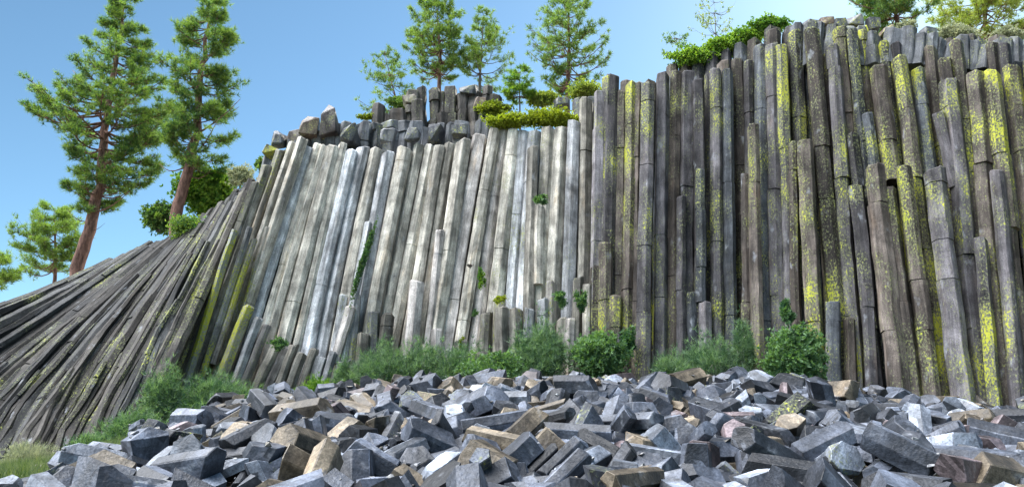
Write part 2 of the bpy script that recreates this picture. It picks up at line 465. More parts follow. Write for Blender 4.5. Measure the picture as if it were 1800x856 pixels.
# ---- columns that stand proud of the wall or are broken short: (u base, v base, u top, v top, width px, stand-off m, tone factor, lichen)
FRONT = [
 (322, 690, 412, 405, 15, -.35, .5, 1.25), (374, 640, 446, 421, 12, -.35, .62, 1.35), (345, 690, 440, 400, 12, -.3, .42, .8), (408, 620, 470, 400, 12, -.3, .8, .75),
 # lower tier left of the pale wall
 (372, 712, 437, 540, 20, -.5, .62, .9), (395, 712, 455, 558, 17, -.6, .7, .4), (414, 712, 470, 572, 18, -.65, .6, .1), (436, 712, 489, 600, 18, -.7, .5, .1), (458, 712, 500, 612, 18, -.65, .55, 0),
 (478, 712, 517, 606, 16, -.7, .42, 0), (498, 712, 531, 622, 19, -.7, .5, 0), (520, 712, 552, 614, 17, -.75, .38, 0), (541, 712, 566, 628, 20, -.7, .5, 0), (560, 712, 585, 618, 16, -.75, .4, 0), (582, 712, 606, 634, 22, -.7, .46, .1), (606, 712, 622, 640, 20, -.75, .4, .1), (630, 712, 640, 588, 24, -.7, .4, .2),
 # the mossy fin
 (588, 640, 618, 540, 20, -.55, .9, .2), (600, 640, 648, 392, 15, -.55, .85, .35), (618, 640, 628, 520, 14, -.45, .55, .6), (586, 640, 604, 520, 15, -.35, .95, .1),
 # stubs at the foot of the pale wall
 (650, 690, 657, 548, 22, -.55, .42, .1), (672, 690, 681, 556, 24, -.6, .36, 0), (716, 690, 733, 494, 27, -.6, 1.0, 0), (745, 690, 773, 405, 17, -.45, .95, .1), (762, 690, 768, 580, 20, -.6, .8, 0),
 (745, 690, 752, 610, 26, -.75, .45, 0), (788, 690, 792, 615, 24, -.75, .42, 0), (806, 690, 812, 600, 24, -.8, .5, 0), (848, 690, 856, 550, 22, -.65, .42, .1), (874, 690, 880, 524, 20, -.6, .6, .6), (884, 690, 881, 542, 26, -.8, .48, .1), (905, 690, 908, 546, 24, -.7, .62, .1), (926, 690, 930, 544, 20, -.7, .6, .1), (935, 690, 938, 262, 0, 0, 0, 0),
 (952, 690, 954, 526, 20, -.7, .62, .1), (967, 690, 969, 498, 20, -.6, .5, .3), (986, 690, 990, 562, 22, -.8, .5, .3), (946, 500, 948, 362, 17, -.45, .85, .1), (1012, 690, 1016, 488, 19, -.65, .4, .3), (1001, 690, 1003, 560, 20, -.9, .62, .4), (1034, 690, 1033, 500, 20, -.6, .55, .1),
 (926, 640, 938, 262, 21, -.3, .62, 0), (1062, 690, 1066, 428, 26, -.45, 1.1, .4), (1046, 690, 1047, 470, 20, -.45, .7, .2), (1080, 690, 1082, 520, 22, -.6, 1.0, .5),
 # the tall dark wall
 (1056, 690, 1068, 136, 22, -.25, 1.15, 1.3), (1102, 690, 1112, 150, 26, -.4, .92, .9), (1130, 700, 1140, 150, 27, -.85, 1.12, .8), (1084, 690, 1092, 162, 19, -.2, .95, .6), (1161, 700, 1164, 134, 26, -.35, 1.0, .3), (1183, 700, 1187, 128, 24, -.2, .9, .5),
 (1197, 690, 1197, 346, 19, -.6, .72, .3), (1232, 532, 1230, 298, 20, -.6, .70, .3), (1240, 690, 1239, 533, 24, -.6, 1.5, .2), (1222, 690, 1214, 515, 20, -.5, .75, .2), (1333, 700, 1322, 222, 21, -.75, 1.15, .5), (1312, 700, 1309, 306, 17, -.45, .72, .3),
 (1262, 690, 1257, 124, 22, -.3, 1.0, .6), (1284, 700, 1280, 126, 22, -.25, .85, .7), (1440, 720, 1417, 247, 28, -.8, 1.25, .7), (1404, 700, 1392, 252, 19, -.5, .8, .6), (1372, 700, 1357, 80, 26, -.25, .95, .9), (1395, 690, 1372, 84, 24, -.3, 1.0, 1.0),
 (1478, 735, 1430, 96, 25, -.35, 1.15, .8), (1512, 735, 1463, 82, 27, -.45, 1.3, .75), (1528, 735, 1498, 70, 24, -.1, 1.0, .8), (1540, 620, 1523, 202, 0, 0, 0, 0), (1540, 330, 1523, 202, 25, -.5, 1.05, .6), (1546, 735, 1504, 330, 26, -.65, .75, .4), (1507, 330, 1496, 238, 23, -.55, .66, .3),
 (1568, 320, 1542, 120, 29, -.5, 1.2, .9), (1586, 742, 1537, 292, 33, -.95, 1.3, .4), (1614, 742, 1562, 330, 28, -.8, 1.05, .5), (1645, 742, 1589, 296, 30, -.85, 1.05, .7), (1664, 742, 1580, 104, 31, -.45, 1.1, 1.1), (1690, 742, 1612, 122, 23, -.35, 1.0, 1.1),
 (1699, 745, 1640, 300, 36, -1.0, 1.3, .5), (1680, 330, 1650, 200, 23, -.7, 1.0, .5), (1733, 745, 1668, 142, 33, -.6, 1.05, .7), (1772, 745, 1711, 132, 30, -.6, 1.15, .65), (1812, 745, 1741, 130, 30, -.65, 1.1, .75), (1852, 745, 1778, 118, 32, -.5, 1.0, .8), (1890, 745, 1812, 100, 34, -.6, 1.05, .7),
 (1468, 735, 1464, 530, 25, -.85, 1.0, .3), (1500, 735, 1492, 560, 20, -.7, .85, .4), (1534, 735, 1522, 500, 22, -.85, .9, .4), (1752, 745, 1722, 420, 22, -.9, .9, .6), (1792, 745, 1752, 300, 24, -.95, 1.1, .7), (1600, 742, 1590, 560, 0, 0, 0, 0),
]
for j, (ub, vb, ut, vt, wpx, dY, tf, li) in enumerate(FRONT):
    if wpx == 0: continue
    um = flow(0.5 * (ub + ut), 450); uu = 0.5 * (ub + ut)
    pts = []
    for k in range(5):
        q = k / 4; v = vb + (vt - vb) * q
        pts.append(P(ub + (ut - ub) * q + R0.uniform(-1, 1), v, itp(YB, uu) + dY + (700 - v) / 600 * .9))
    Y = itp(YB, uu) + dY
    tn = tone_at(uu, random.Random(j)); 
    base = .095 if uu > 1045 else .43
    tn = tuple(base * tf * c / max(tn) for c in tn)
    put_column('mid' if uu < 1045 else 'right', pts, wpx * 1.02 * Y / F, 5000 + j, tn, li, joints=.6 if uu > 1045 else .25, wob=(1.25 if uu > 1400 else .9) if uu > 1045 else .8)

# ---- the second tier: short upright pieces seen above the first one
u = 1150
while u < 1960:
    wpx = R0.uniform(20, 34); uc = u + wpx / 2
    vt = itp(TOP, uc) + R0.uniform(-9, 12)
    Y = itp(YB, uc) + 1.5
    pts = [P(uc + .09 * 60 * (1 if uc > 1400 else 0), vt + 90, Y), P(uc, vt, Y + .3)]
    put_column('right', pts, wpx * 1.1 * Y / F, 7000 + int(u), tuple(c * 1.0 for c in tone_at(uc, R0)), lich_at(uc) * .6, rest=True, joints=.9, wob=1.6)
    u += wpx
# ---- capping rubble courses on top of the pale wall
for (ua, ub_, va, vb_, dY, st) in ((498, 600, 238, 272, .45, 22), (462, 505, 272, 300, .5, 18), (1392, 1500, 46, 90, -.1, 20), (1490, 1640, 56, 90, -.1, 22), (1640, 1800, 74, 100, 0, 24), (575, 860, 216, 268, .5, 19), (715, 870, 160, 215, 1.6, 18), (655, 730, 190, 230, 1.2, 18), (1010, 1062, 176, 215, .9, 20)):
    u = ua
    while u < ub_:
        wpx = R0.uniform(st * .7, st * 1.35); uc = u + wpx / 2
        Y = itp(YB, uc) + dY + .9
        t1 = va + R0.uniform(-8, 12)
        pts = [P(uc + R0.uniform(-6, 2), vb_ + 30, Y), P(uc + R0.uniform(-3, 6), t1, Y + .2)]
        k = .12 if dY < 1 else .09
        tn = (k * .96, k, k * 1.08) if dY < 1 else (k * 1.12, k, k * .9)
        kk = R0.uniform(.7, 1.3); tn = tuple(c * kk for c in tn)
        put_column('mid' if uc < 1062 else 'right', pts, wpx * 1.4 * Y / F, 8000 + int(u * 3) + int(va), tn, .15, rest=True, joints=2.2 if uc < 1062 else .8, wob=4.0 if uc < 1062 else 2.2)
        u += wpx

for k, mb in REST.items():
    if mb.v:
        o = mesh_obj('columns_beyond', mb.v, mb.f, M_COL, None, mb.c, mb.uv); o['kind'] = 'stuff'
        adopt(o, SECT[k])

# ---- rock behind the columns, closing the gaps
def backing(sect, us, tops, bases, off):
    V = []; Fc = []; C = []; UV = []
    for i, u in enumerate(us):
        for k in range(7):
            v = bases[i] + (tops[i] - bases[i]) * k / 6
            uu = flow(u, v)
            V.append(P(uu, v, itp(YB, u) + off + (700 - v) / 600 * .9 + (.15 * mnoise.noise(Vector((u * .05, v * .02, 0))))))
            C.append((.06, .055, .05, .2))
    for i in range(len(us) - 1):
        for k in range(6):
            a = i * 7 + k; Fc.append((a, a + 7, a + 8, a + 1)); UV += [(u * .02, k)] * 4
    o = mesh_obj('rock_face', V, Fc, M_COL, None, C, UV); adopt(o, SECT[sect])
def top_for(u):
    v = 300
    for _ in range(12): v = itp(TOP, flow(u, v))
    return v
us = list(range(391, 1046, 12)); backing('mid', us, [top_for(q) + 12 for q in us], [720] * len(us), .42)
us = list(range(1045, 2000, 12)); backing('right', us, [top_for(q) + 95 for q in us], [760] * len(us), .45)
V = []; Fc = []; C = []; UV = []
for g in FAN:
    for q in range(7):
        tt = q / 6
        b0 = (1 - tt) ** 2; b1 = 2 * tt * (1 - tt); b2 = tt * tt
        mid = [2 * g[1][z] - .5 * (g[0][z] + g[2][z]) for z in range(3)]
        x = [b0 * g[0][z] + b1 * mid[z] + b2 * g[2][z] for z in range(3)]
        V.append(P(x[0], x[1] + 3, x[2] + .3)); C.append((.08, .075, .07, .2))
for i in range(len(FAN) - 1):
    for k in range(6):
        a = i * 7 + k; Fc.append((a, a + 7, a + 8, a + 1)); UV += [(i, k), (i + 1, k), (i + 1, k + 1), (i, k + 1)]
o = mesh_obj('rock_face', V, Fc, M_COL, None, C, UV); adopt(o, SECT['fan'])

# ---- the hill the columns hold up
def topz(x):                                   # height of the rim above ground position x
    uu = 900 + F * x / 26.0 * 1.02
    for _ in range(3):
        p = P(uu, itp(TOP, uu), itp(YB, uu) + 1.4); uu += (x - p.x) / 26.0 * F
    return P(uu, itp(TOP, uu), itp(YB, uu) + 1.4).z, itp(YB, uu)
def hillz(x, y):
    xc = max(-24, min(24, x))
    z, yb = topz(xc)
    ye = yb + 1.9 + float(np.interp(xc, [-13, -8.5], [3.2, 0]))
    d = max(0, y - ye)
    return z - 1.15 + .12 * min(d, 60) + .35 * mnoise.noise(Vector((x * .25, y * .25, 5))) * min(1, d / 4), ye
xs = [-220, -120, -70, -45, -30] + [-24 + i * 0.8 for i in range(61)] + [30, 45, 70, 120, 220]
V = []; Fc = []
ds = [0, .6, 1.4, 2.5, 4, 6, 9, 13, 18, 26, 40, 70, 140, 300]
for x in xs:
    _, ye = hillz(x, 0)
    V.append((x, ye + .05, -1 if abs(x) > 24.5 else G(x, ye)))
    for d in ds:
        V.append((x, ye + d, hillz(x, ye + d)[0]))
m = len(ds) + 1
for i in range(len(xs) - 1):
    for k in range(m - 1):
        a = i * m + k; Fc.append((a, a + m, a + m + 1, a + 1))
tag(mesh_obj('hill', V, Fc, M_HILL, smooth=False), kind='structure')
import bmesh
# ------------------------------------------------------------------ broken column pieces
def block_dims(seed):
    r = random.Random(seed * 7 + 1)
    big = r.random()
    rad = r.uniform(.09, .16) if big < .72 else r.uniform(.15, .215)
    q = r.random()
    ln = r.uniform(.16, .34) if q < .42 else (r.uniform(.34, .60) if q < .84 else r.uniform(.60, 1.05))
    return rad * 1.22, ln * 1.2
def make_block(seed, rough=True):
    """a length of hexagonal basalt column, snapped at both ends, with knocked-off corners; long axis = local x"""
    r = random.Random(seed)
    rad, ln = block_dims(seed)
    ns = r.choice((5, 5, 6, 6, 6, 7)); a0 = r.random() * 6.28
    sec = []
    for i in range(ns):
        a = a0 + (i + r.uniform(-.2, .2)) * 2 * math.pi / ns; q = rad * r.uniform(.86, 1.12)
        sec.append((math.cos(a) * q, math.sin(a) * q))
    bm = bmesh.new()
    t1, t2, t3, t4 = [r.uniform(-.45, .45) for _ in range(4)]
    A = [bm.verts.new((-ln / 2 + t1 * y + t2 * z, y, z)) for y, z in sec]
    B = [bm.verts.new((ln / 2 + t3 * y + t4 * z, y * .97, z * .97)) for y, z in sec]
    for i in range(ns):
        j = (i + 1) % ns
        bm.faces.new((A[i], A[j], B[j], B[i]))
    bm.faces.new(list(reversed(A))); bm.faces.new(B)
    bmesh.ops.recalc_face_normals(bm, faces=bm.faces)
    for k in range(r.choice((1, 1, 2, 3, 4))):
        s = r.choice((-1, 1))
        nrm = Vector((s * r.uniform(.3, 1), r.uniform(-1, 1), r.uniform(-1, 1))).normalized()
        far = max(v.co.dot(nrm) for v in bm.verts)
        co = nrm * (far - r.uniform(.03, .11))
        g = bmesh.ops.bisect_plane(bm, geom=bm.verts[:] + bm.edges[:] + bm.faces[:], plane_co=co, plane_no=nrm, clear_outer=True)
        ed = [e for e in g['geom_cut'] if isinstance(e, bmesh.types.BMEdge)]
        try: bmesh.ops.contextual_create(bm, geom=ed)
        except Exception: pass
    if rough:
        bmesh.ops.bevel(bm, geom=bm.edges[:], offset=r.uniform(.006, .014), segments=1, affect='EDGES', clamp_overlap=True)
        bmesh.ops.triangulate(bm, faces=[f for f in bm.faces if len(f.verts) > 4])
        le = [e for e in bm.edges if e.calc_length() > .16]
        bmesh.ops.subdivide_edges(bm, edges=le, cuts=2, use_grid_fill=True)
        for v in bm.verts:
            p = v.co * 3.1 + Vector((seed * 1.7, 0, 0))
            v.co += v.co.normalized() * (.022 * mnoise.noise(p) + .010 * mnoise.noise(p * 3))
    bmesh.ops.recalc_face_normals(bm, faces=bm.faces)
    V = [v.co.copy() for v in bm.verts]; Fc = [tuple(v.index for v in f.verts) for f in bm.faces]
    make_block.shade = []                                    # each broken face of the stone has weathered differently
    for f in bm.faces:
        n_ = f.normal; best = None; q = random.Random(seed * 31 + int(round(math.atan2(n_.z, n_.y) * 1.6)) * 7 + int(round(n_.x * 1.5)) * 101)
        make_block.shade.append(q.choice((q.uniform(.3, .7), q.uniform(.7, 1.2), q.uniform(1.3, 1.9))))
    bm.free()
    return V, Fc
def block_mesh(name, V, Fc, shade, c, l):
    o = mesh_obj(name, V, Fc, M_ROCK); a = o.data.color_attributes.new('tone', 'FLOAT_COLOR', 'CORNER')
    a.data.foreach_set('color', np.array([(c[0] * s, c[1] * s, c[2] * s, l) for f, s in zip(Fc, shade) for _ in f], dtype=np.float32).ravel())
    return o
# ------------------------------------------------------------------ vegetation
def tube(V, Fc, pts, rads, sides=7):
    k0 = len(V); n = len(pts)
    for i, p in enumerate(pts):
        t = (pts[min(n - 1, i + 1)] - pts[max(0, i - 1)])
        t = t.normalized() if t.length > 1e-6 else Vector((0, 0, 1))
        a = t.cross(Vector((.3, .9, .2))).normalized(); b = t.cross(a).normalized()
        for s in range(sides):
            an = 2 * math.pi * s / sides
            V.append(p + (a * math.cos(an) + b * math.sin(an)) * rads[i])
    for i in range(n - 1):
        for s in range(sides):
            q = k0 + i * sides + s; q2 = k0 + i * sides + (s + 1) % sides
            Fc.append((q, q2, q2 + sides, q + sides))
    Fc.append(tuple(k0 + (n - 1) * sides + s for s in range(sides)))
def blades(C, A, per, length, width, rs, spread=.8, tone=(0, 1), quad=False):
    """C centres, A axes (n x 3). Returns verts, faces, colours for 'per' thin leaves at each centre"""
    n = len(C); C = np.repeat(C, per, 0); A = np.repeat(A, per, 0); m = n * per
    d = A + rs.normal(0, spread, (m, 3)); d /= np.linalg.norm(d, axis=1)[:, None] + 1e-9
    L = length * rs.uniform(.65, 1.2, (m, 1))
    s = np.cross(d, rs.normal(0, 1, (m, 3))); s /= np.linalg.norm(s, axis=1)[:, None] + 1e-9
    if quad:
        v = np.stack([C, C + d * L * .5 + s * width, C + d * L, C + d * L * .5 - s * width], 1).reshape(-1, 3)
        f = np.arange(m * 4).reshape(-1, 4); kk = 4
    else:
        v = np.stack([C - s * width * .5, C + s * width * .5, C + d * L], 1).reshape(-1, 3)
        f = np.arange(m * 3).reshape(-1, 3); kk = 3
    base = np.repeat(rs.uniform(tone[0], tone[1], n), per) + rs.normal(0, .12, m)
    c = np.repeat(np.clip(base, 0, 1), kk)
    return v, f, np.stack([c, c, c, np.ones_like(c)], 1)
def fast_mesh(name, v, f, c, mat, parent=None, loc=None):
    me = bpy.data.meshes.new(name); k = f.shape[1]
    me.vertices.add(len(v)); me.vertices.foreach_set('co', v.astype(np.float32).ravel())
    me.loops.add(len(f) * k); me.loops.foreach_set('vertex_index', f.astype(np.int32).ravel())
    me.polygons.add(len(f)); me.polygons.foreach_set('loop_start', np.arange(0, len(f) * k, k, dtype=np.int32))
    a = me.color_attributes.new('tone', 'FLOAT_COLOR', 'POINT'); a.data.foreach_set('color', c.astype(np.float32).ravel())
    me.materials.append(mat); me.update(calc_edges=True); me.validate()
    o = bpy.data.objects.new(name, me); scene.collection.objects.link(o)
    if parent is not None: adopt(o, parent)
    return o

def pine(label, trunk, Y, r0, prof, nb, per, tlen, mat, bark=None, seed=1, up=.25, tufts=4, group=None, side=7, name='pine_tree', tone=(0, 1), clump=.22, sub=1.0, width=.03, bare=None, leafy=None):
    r = random.Random(seed); rs = np.random.RandomState(seed)
    tp = [P(u_, v_, Y) for u_, v_ in trunk]
    base = tp[0].copy(); hz = hillz(base.x, Y)[0]
    if base.z > hz: tp[0].z = base.z
    foot = Vector((tp[0].x - (tp[1].x - tp[0].x) * .15, Y, min(hz, tp[0].z) - .15))
    tp = [foot] + tp
    t = thing(name, label, 'tree', foot, group)
    tot = sum((b - a).length for a, b in zip(tp, tp[1:]))
    # resample the trunk
    pts = []; acc = 0
    for a, b in zip(tp, tp[1:]):
        n = max(1, int((b - a).length / .5))
        for k in range(n): pts.append(a.lerp(b, k / n))
    pts.append(tp[-1]); n = len(pts)
    zs = [p.z for p in pts]
    rads = [r0 * ((1 - i / (n - 1)) ** .8 * .93 + .04) * (1.25 if i == 0 else 1) for i in range(n)]
    for i in range(1, n - 1): pts[i] = pts[i] + Vector((mnoise.noise(Vector((i * .5, seed, 0))), mnoise.noise(Vector((i * .5, seed, 9))), 0)) * r0 * .35
    V = []; Fc = []; tube(V, Fc, pts, rads, 10)
    o = mesh_obj('trunk', V, Fc, bark or M_BARK, smooth=True); adopt(o, t)
    bv = []; bf = []; CC = []; AA = []
    vmin, vmax = prof[0][0], prof[-1][0]
    tu = sorted([(v_, u_) for u_, v_ in trunk])
    px = Y / F * 1.03
    def branch(v_, az, L, full=True):
        c0 = P(float(np.interp(v_, [a for a, b in tu], [b for a, b in tu])), v_, Y)
        i = min(range(n), key=lambda q: abs(zs[q] - c0.z)); c0 = pts[i].copy()
        hd = Vector((math.cos(az), math.sin(az), 0))
        el0 = r.uniform(-.25, .25); P_ = []
        sag = r.uniform(.05, .22) * L
        wig = r.uniform(-.25, .25)
        for k in range(6):
            q = k / 5
            P_.append(c0 + hd * L * q + Vector((-hd.y, hd.x, 0)) * math.sin(q * 4) * wig * L * .3 + Vector((0, 0, 1)) * (el0 * L * q - sag * math.sin(q * math.pi) + up * L * q * q))
        rb = max(.012, min(rads[i] * .45, .018 * L + .012))
        tube(bv, bf, P_, [rb * (1 - .8 * k / 5) for k in range(6)], 5)
        if not full: return
        ns = max(3, int((5 + L * 3.2) * sub))
        for k in range(ns):
            q = r.uniform(.22, 1.0) ** .75
            f5 = min(4.999, q * 5); a = int(f5); b0 = P_[a].lerp(P_[a + 1], f5 - a)
            ang = r.choice((-1, 1)) * r.uniform(.3, 1.1); d = Vector((hd.x * math.cos(ang) - hd.y * math.sin(ang), hd.x * math.sin(ang) + hd.y * math.cos(ang), r.uniform(-.1, .55))).normalized()
            l2 = (.18 + .22 * L * (1.1 - q)) * r.uniform(.6, 1.3)
            e = b0 + d * l2
            if l2 > .25: tube(bv, bf, [b0, b0.lerp(e, .5) - Vector((0, 0, .03)), e], [rb * .4, rb * .3, rb * .15], 4)
            for z in range(tufts):
                w_ = r.uniform(.55, 1.05)
                c = b0.lerp(e, w_) + Vector((r.gauss(0, clump), r.gauss(0, clump), r.gauss(0, clump * .6))) * .55
                CC.append(c); AA.append((d.x * .5, d.y * .5, .55 + .3 * d.z))
    for k in range(nb):
        q = (k + r.random()) / nb
        v_ = vmin + (vmax - vmin) * q
        uL = np.interp(v_, [a[0] for a in prof], [a[1] for a in prof]); uR = np.interp(v_, [a[0] for a in prof], [a[2] for a in prof])
        uc = np.interp(v_, [a for a, b in tu], [b for a, b in tu])
        az = r.random() * 6.283; cz = math.cos(az)
        ext = (uR - uc) if cz > 0 else (uc - uL); mean = (uR - uL) / 2
        L = max(.15, (abs(cz) * ext + (1 - abs(cz)) * mean) * px) * r.uniform(.62, 1.12)
        branch(v_ + up * .4 * L / px, az, L)
    for v_, side_, L in (bare or []):
        branch(v_, (0 if side_ > 0 else math.pi) + r.uniform(-.5, .5), L, False)
    for v_, side_, L in (leafy or []):
        branch(v_, (0 if side_ > 0 else math.pi) + r.uniform(-.35, .35), L, True)
    o = mesh_obj('limbs', bv, bf, bark or M_BARK, smooth=True); adopt(o, t)
    v, f, c = blades(np.array([tuple(q) for q in CC]), np.array(AA), per, tlen, width, rs, .75, tone)
    o = fast_mesh('crown', v, f, c, mat, t)
    return t

pine('big pine with a wide drooping left branch, leftmost of the two tall pines', [(135, 472), (158, 405), (177, 310), (188, 200), (205, 95), (222, -8)], 36, .42,
     [(0, 205, 238), (40, 185, 255), (75, 160, 262), (110, 150, 275), (160, 95, 292), (195, 40, 300), (230, 85, 305), (270, 115, 290), (320, 105, 262), (365, 130, 205)],
     112, 15, .30, M_PINE, seed=5, tufts=5, leafy=[(200, -1, 4.2), (190, -1, 3.7), (212, -1, 4.0), (222, -1, 3.4), (205, -1, 3.2), (150, -1, 2.4), (215, 1, 3.2), (240, 1, 3.3), (265, 1, 2.9)], bare=[(345, 1, 2.2), (390, -1, 1.2), (375, 1, 2.6), (410, 1, .8)])
pine('tall pine with a thick bent reddish trunk just above the dark fan of columns', [(306, 420), (313, 360), (334, 290), (347, 215), (352, 130), (376, -8)], 33, .40,
     [(0, 355, 390), (40, 312, 405), (85, 298, 428), (130, 285, 415), (175, 288, 415), (215, 282, 430), (255, 300, 432), (290, 318, 415)],
     88, 14, .28, M_PINE, seed=9, tufts=5, bare=[(250, -1, 1.7), (235, 1, 2.6), (285, -1, 1.6), (205, -1, 1.6), (300, 1, 1.4)])
pine('small light green pine low beside the foot of the leftmost tall pine', [(97, 490), (98, 440), (95, 370)], 44, .22,
     [(360, 85, 110), (385, 55, 135), (415, 28, 150), (445, 22, 140), (468, 45, 120)], 60, 13, .30, M_PINE, seed=15, tufts=4, tone=(.4, 1))
pine('light green pine crown cut off by the edge of the sky at the far left', [(-22, 560), (-20, 500), (-22, 440)], 40, .2,
     [(445, -45, 0), (470, -60, 22), (500, -60, 18)], 30, 12, .28, M_PINE, seed=16, tufts=4, tone=(.5, 1))
pine('pine with a straight slim trunk on the brown rim outcrop', [(771, 200), (772, 150), (774, 90), (765, -12)], 31, .17,
     [(-5, 735, 795), (20, 718, 806), (50, 712, 822), (80, 706, 826), (105, 708, 822), (130, 715, 815)], 74, 14, .24, M_PINE, seed=21, tufts=4, tone=(.3, 1), sub=.8, up=.4, clump=.12, width=.026)
pine('slender forked pine with sparse needles between two fuller rim pines', [(846, 200), (843, 150), (846, 90), (850, 28)], 31.5, .16,
     [(28, 838, 862), (50, 818, 880), (80, 815, 905), (110, 808, 925), (135, 812, 930)], 56, 12, .22, M_PINE, seed=25, tufts=4, sub=.7, up=.5, clump=.12, tone=(.3, 1), width=.024, bark=M_BARKG)
pine('broad conical pine with open tufted branches beside the step in the wall', [(998, 215), (998, 150), (1000, 80), (998, -15)], 31, .16,
     [(-10, 975, 1020), (20, 955, 1050), (55, 930, 1062), (90, 922, 1076), (120, 940, 1075), (150, 960, 1060)], 85, 13, .24, M_PINE, seed=33, tufts=3, sub=.8, up=.4, clump=.12, tone=(.2, 1), width=.026)
pine('low sprawling pine reaching left over the capping rocks', [(705, 215), (695, 170), (684, 130), (676, 92)], 29.5, .09,
     [(92, 664, 690), (115, 650, 705), (140, 612, 722), (165, 615, 730), (185, 645, 720)], 42, 11, .20, M_PINE, seed=41, tufts=3, sub=.7, up=.35, clump=.10, tone=(.2, 1), width=.024)
pine('bright green young pine sapling on the rim behind the mossy mats', [(914, 208), (914, 170), (913, 128)], 27.6, .07,
     [(128, 905, 922), (145, 890, 932), (165, 882, 940), (185, 888, 938)], 46, 12, .17, M_BUSHB, seed=45, tufts=3, up=.3, clump=.07, width=.02)
pine('thin scraggly sapling with sparse leaves above the green creeper', [(1262, 110), (1258, 60), (1256, 5)], 27.5, .05,
     [(0, 1245, 1268), (20, 1222, 1300), (45, 1215, 1312), (70, 1225, 1295)], 24, 7, .12, M_PINEY, seed=51, tufts=2, sub=.6, up=.5, clump=.10, bark=M_BARKG, width=.03, bare=[(30, 1, 1.0), (40, -1, .9), (20, 1, .7)])
pine('tiny dark leafed twig tree left of the green creeper', [(1196, 112), (1192, 95), (1190, 68)], 26.8, .04,
     [(66, 1178, 1205), (80, 1163, 1215), (98, 1170, 1210)], 20, 8, .12, M_PINE, seed=52, tufts=2, up=.4, clump=.09, width=.03)
pine('dark green pine leaning out with bare limbs over the rim boulders', [(1580, 70), (1575, 30), (1570, -50)], 27, .2,
     [(-60, 1530, 1610), (-20, 1500, 1640), (15, 1512, 1640), (40, 1545, 1640)], 60, 13, .24, M_PINE, seed=57, tufts=4, up=.2, clump=.16, bare=[(20, -1, 3.4), (10, -1, 2.6), (0, -1, 3.0)])
pine('pale sunlit tree spreading over the rim beside the sage bush', [(1735, 80), (1730, 20), (1725, -70)], 30.5, .22,
     [(-80, 1680, 1770), (-30, 1640, 1830), (10, 1640, 1860), (45, 1655, 1850), (75, 1660, 1850)], 85, 13, .24, M_PINEY, seed=61, tufts=4, up=.25, clump=.2, tone=(.4, 1))

def shrub(label, u, v, wpx, hpx, Y, n, leaf, width, mat, seed, quad=True, name='shrub', cat='shrub', stems=16, feather=False, tone=(0, 1), depth=.8, per=6, ground=True, lean=0, group=None, spread=.8, shear=0):
    """(u, v) is the middle of the visible mass, wpx/hpx half extents in photo pixels"""
    r = random.Random(seed); rs = np.random.RandomState(seed)
    c = P(u, v, Y); rx = wpx * Y / F; rz = hpx * Y / F; ry = rx * depth
    foot = Vector((c.x, Y, c.z - rz * .95))
    t = thing(name, label, cat, foot, group)
    nc = max(5, int(n / 26)); cl = []
    while len(cl) < nc:
        p = rs.uniform(-1, 1, 3); q = np.linalg.norm(p)
        if q < 1 and r.random() < .25 + q:
            if p[2] < 0: p[0] *= 1 - .25 * abs(p[2])
            if feather: p[2] = abs(p[2]) * 1.6 - .75
            if name == 'creeper': p = p * np.array([1.1, 1, r.uniform(.5, 1.5)])
            cl.append(p * (.82 if r.random() < .75 else r.uniform(.9, 1.25)))
    cl = np.array(cl); idx = rs.randint(0, nc, n)
    sg = (.20 if not feather else .17) if name != 'creeper' else .24
    off = rs.normal(0, sg, (n, 3)); off[:, 2] *= (1.0 if not feather else 1.5)
    pts = cl[idx] + off
    C = np.stack([c.x + pts[:, 0] * rx + shear * pts[:, 2] * rz, c.y + pts[:, 1] * ry, c.z + pts[:, 2] * rz], 1)
    A = pts * np.array([.7, .7, .5]) + np.array([lean, 0, .6 if not feather else 1.2])
    vv, f, cc = blades(C, A, per, leaf, width, rs, spread, tone, quad)
    # whole clumps differ in shade as well
    sh = np.repeat(np.repeat(rs.uniform(-.3, .3, nc)[idx], per), 4 if quad else 3)
    cc[:, :3] = np.clip(cc[:, :3] + sh[:, None], 0, 1)
    fast_mesh('foliage', vv, f, cc, mat, t)
    if stems:
        V = []; Fc = []
        for k in range(stems):
            e = cl[r.randrange(nc)]; e = Vector((c.x + e[0] * rx, c.y + e[1] * ry, c.z + e[2] * rz))
            m_ = foot.lerp(e, .5) + Vector((r.uniform(-.2, .2) * rx, 0, .15 * rz))
            s = foot + Vector((r.uniform(-.15, .15) * rx, 0, -.1)); rd = max(.006, .02 * rz)
            tube(V, Fc, [s, m_, e], [rd, rd * .7, rd * .35], 5)
        adopt(mesh_obj('stems', V, Fc, M_TWIG if feather else M_BARKG, smooth=True), t)
    return t
S = shrub
# at the foot of the wall
FE = dict(quad=False, feather=True, per=8, width=.013, mat=M_FEATH, name='shrub', spread=1.0)
S('feathery green shrub at the wall foot, leftmost of the row along the pale columns', 668, 640, 54, 44, 22.6, 1500, .20, seed=101, **FE)
S('feathery shrub with pale tips directly below the tall pale stub column', 742, 642, 54, 44, 22.7, 1400, .20, seed=102, **FE)
S('low wispy shrub between the pale stub column and the bright broadleaf bush', 808, 643, 50, 40, 22.6, 1200, .20, seed=103, **FE)
S('low pale leafed bush at the top edge of the rubble below the pale wall', 868, 650, 50, 26, 21.4, 1500, .10, width=.026, mat=M_BUSH, seed=104, name='bush', cat='bush', tone=(.4, 1))
S('large feathery blue green shrub, tallest of the row along the pale columns', 950, 622, 56, 54, 22.4, 2400, .22, seed=105, **FE)
S('leafy mid green shrub at the foot of the step between pale and dark walls', 1052, 628, 46, 42, 22.0, 2000, .13, width=.026, mat=M_BUSH, seed=106, tone=(.2, 1))
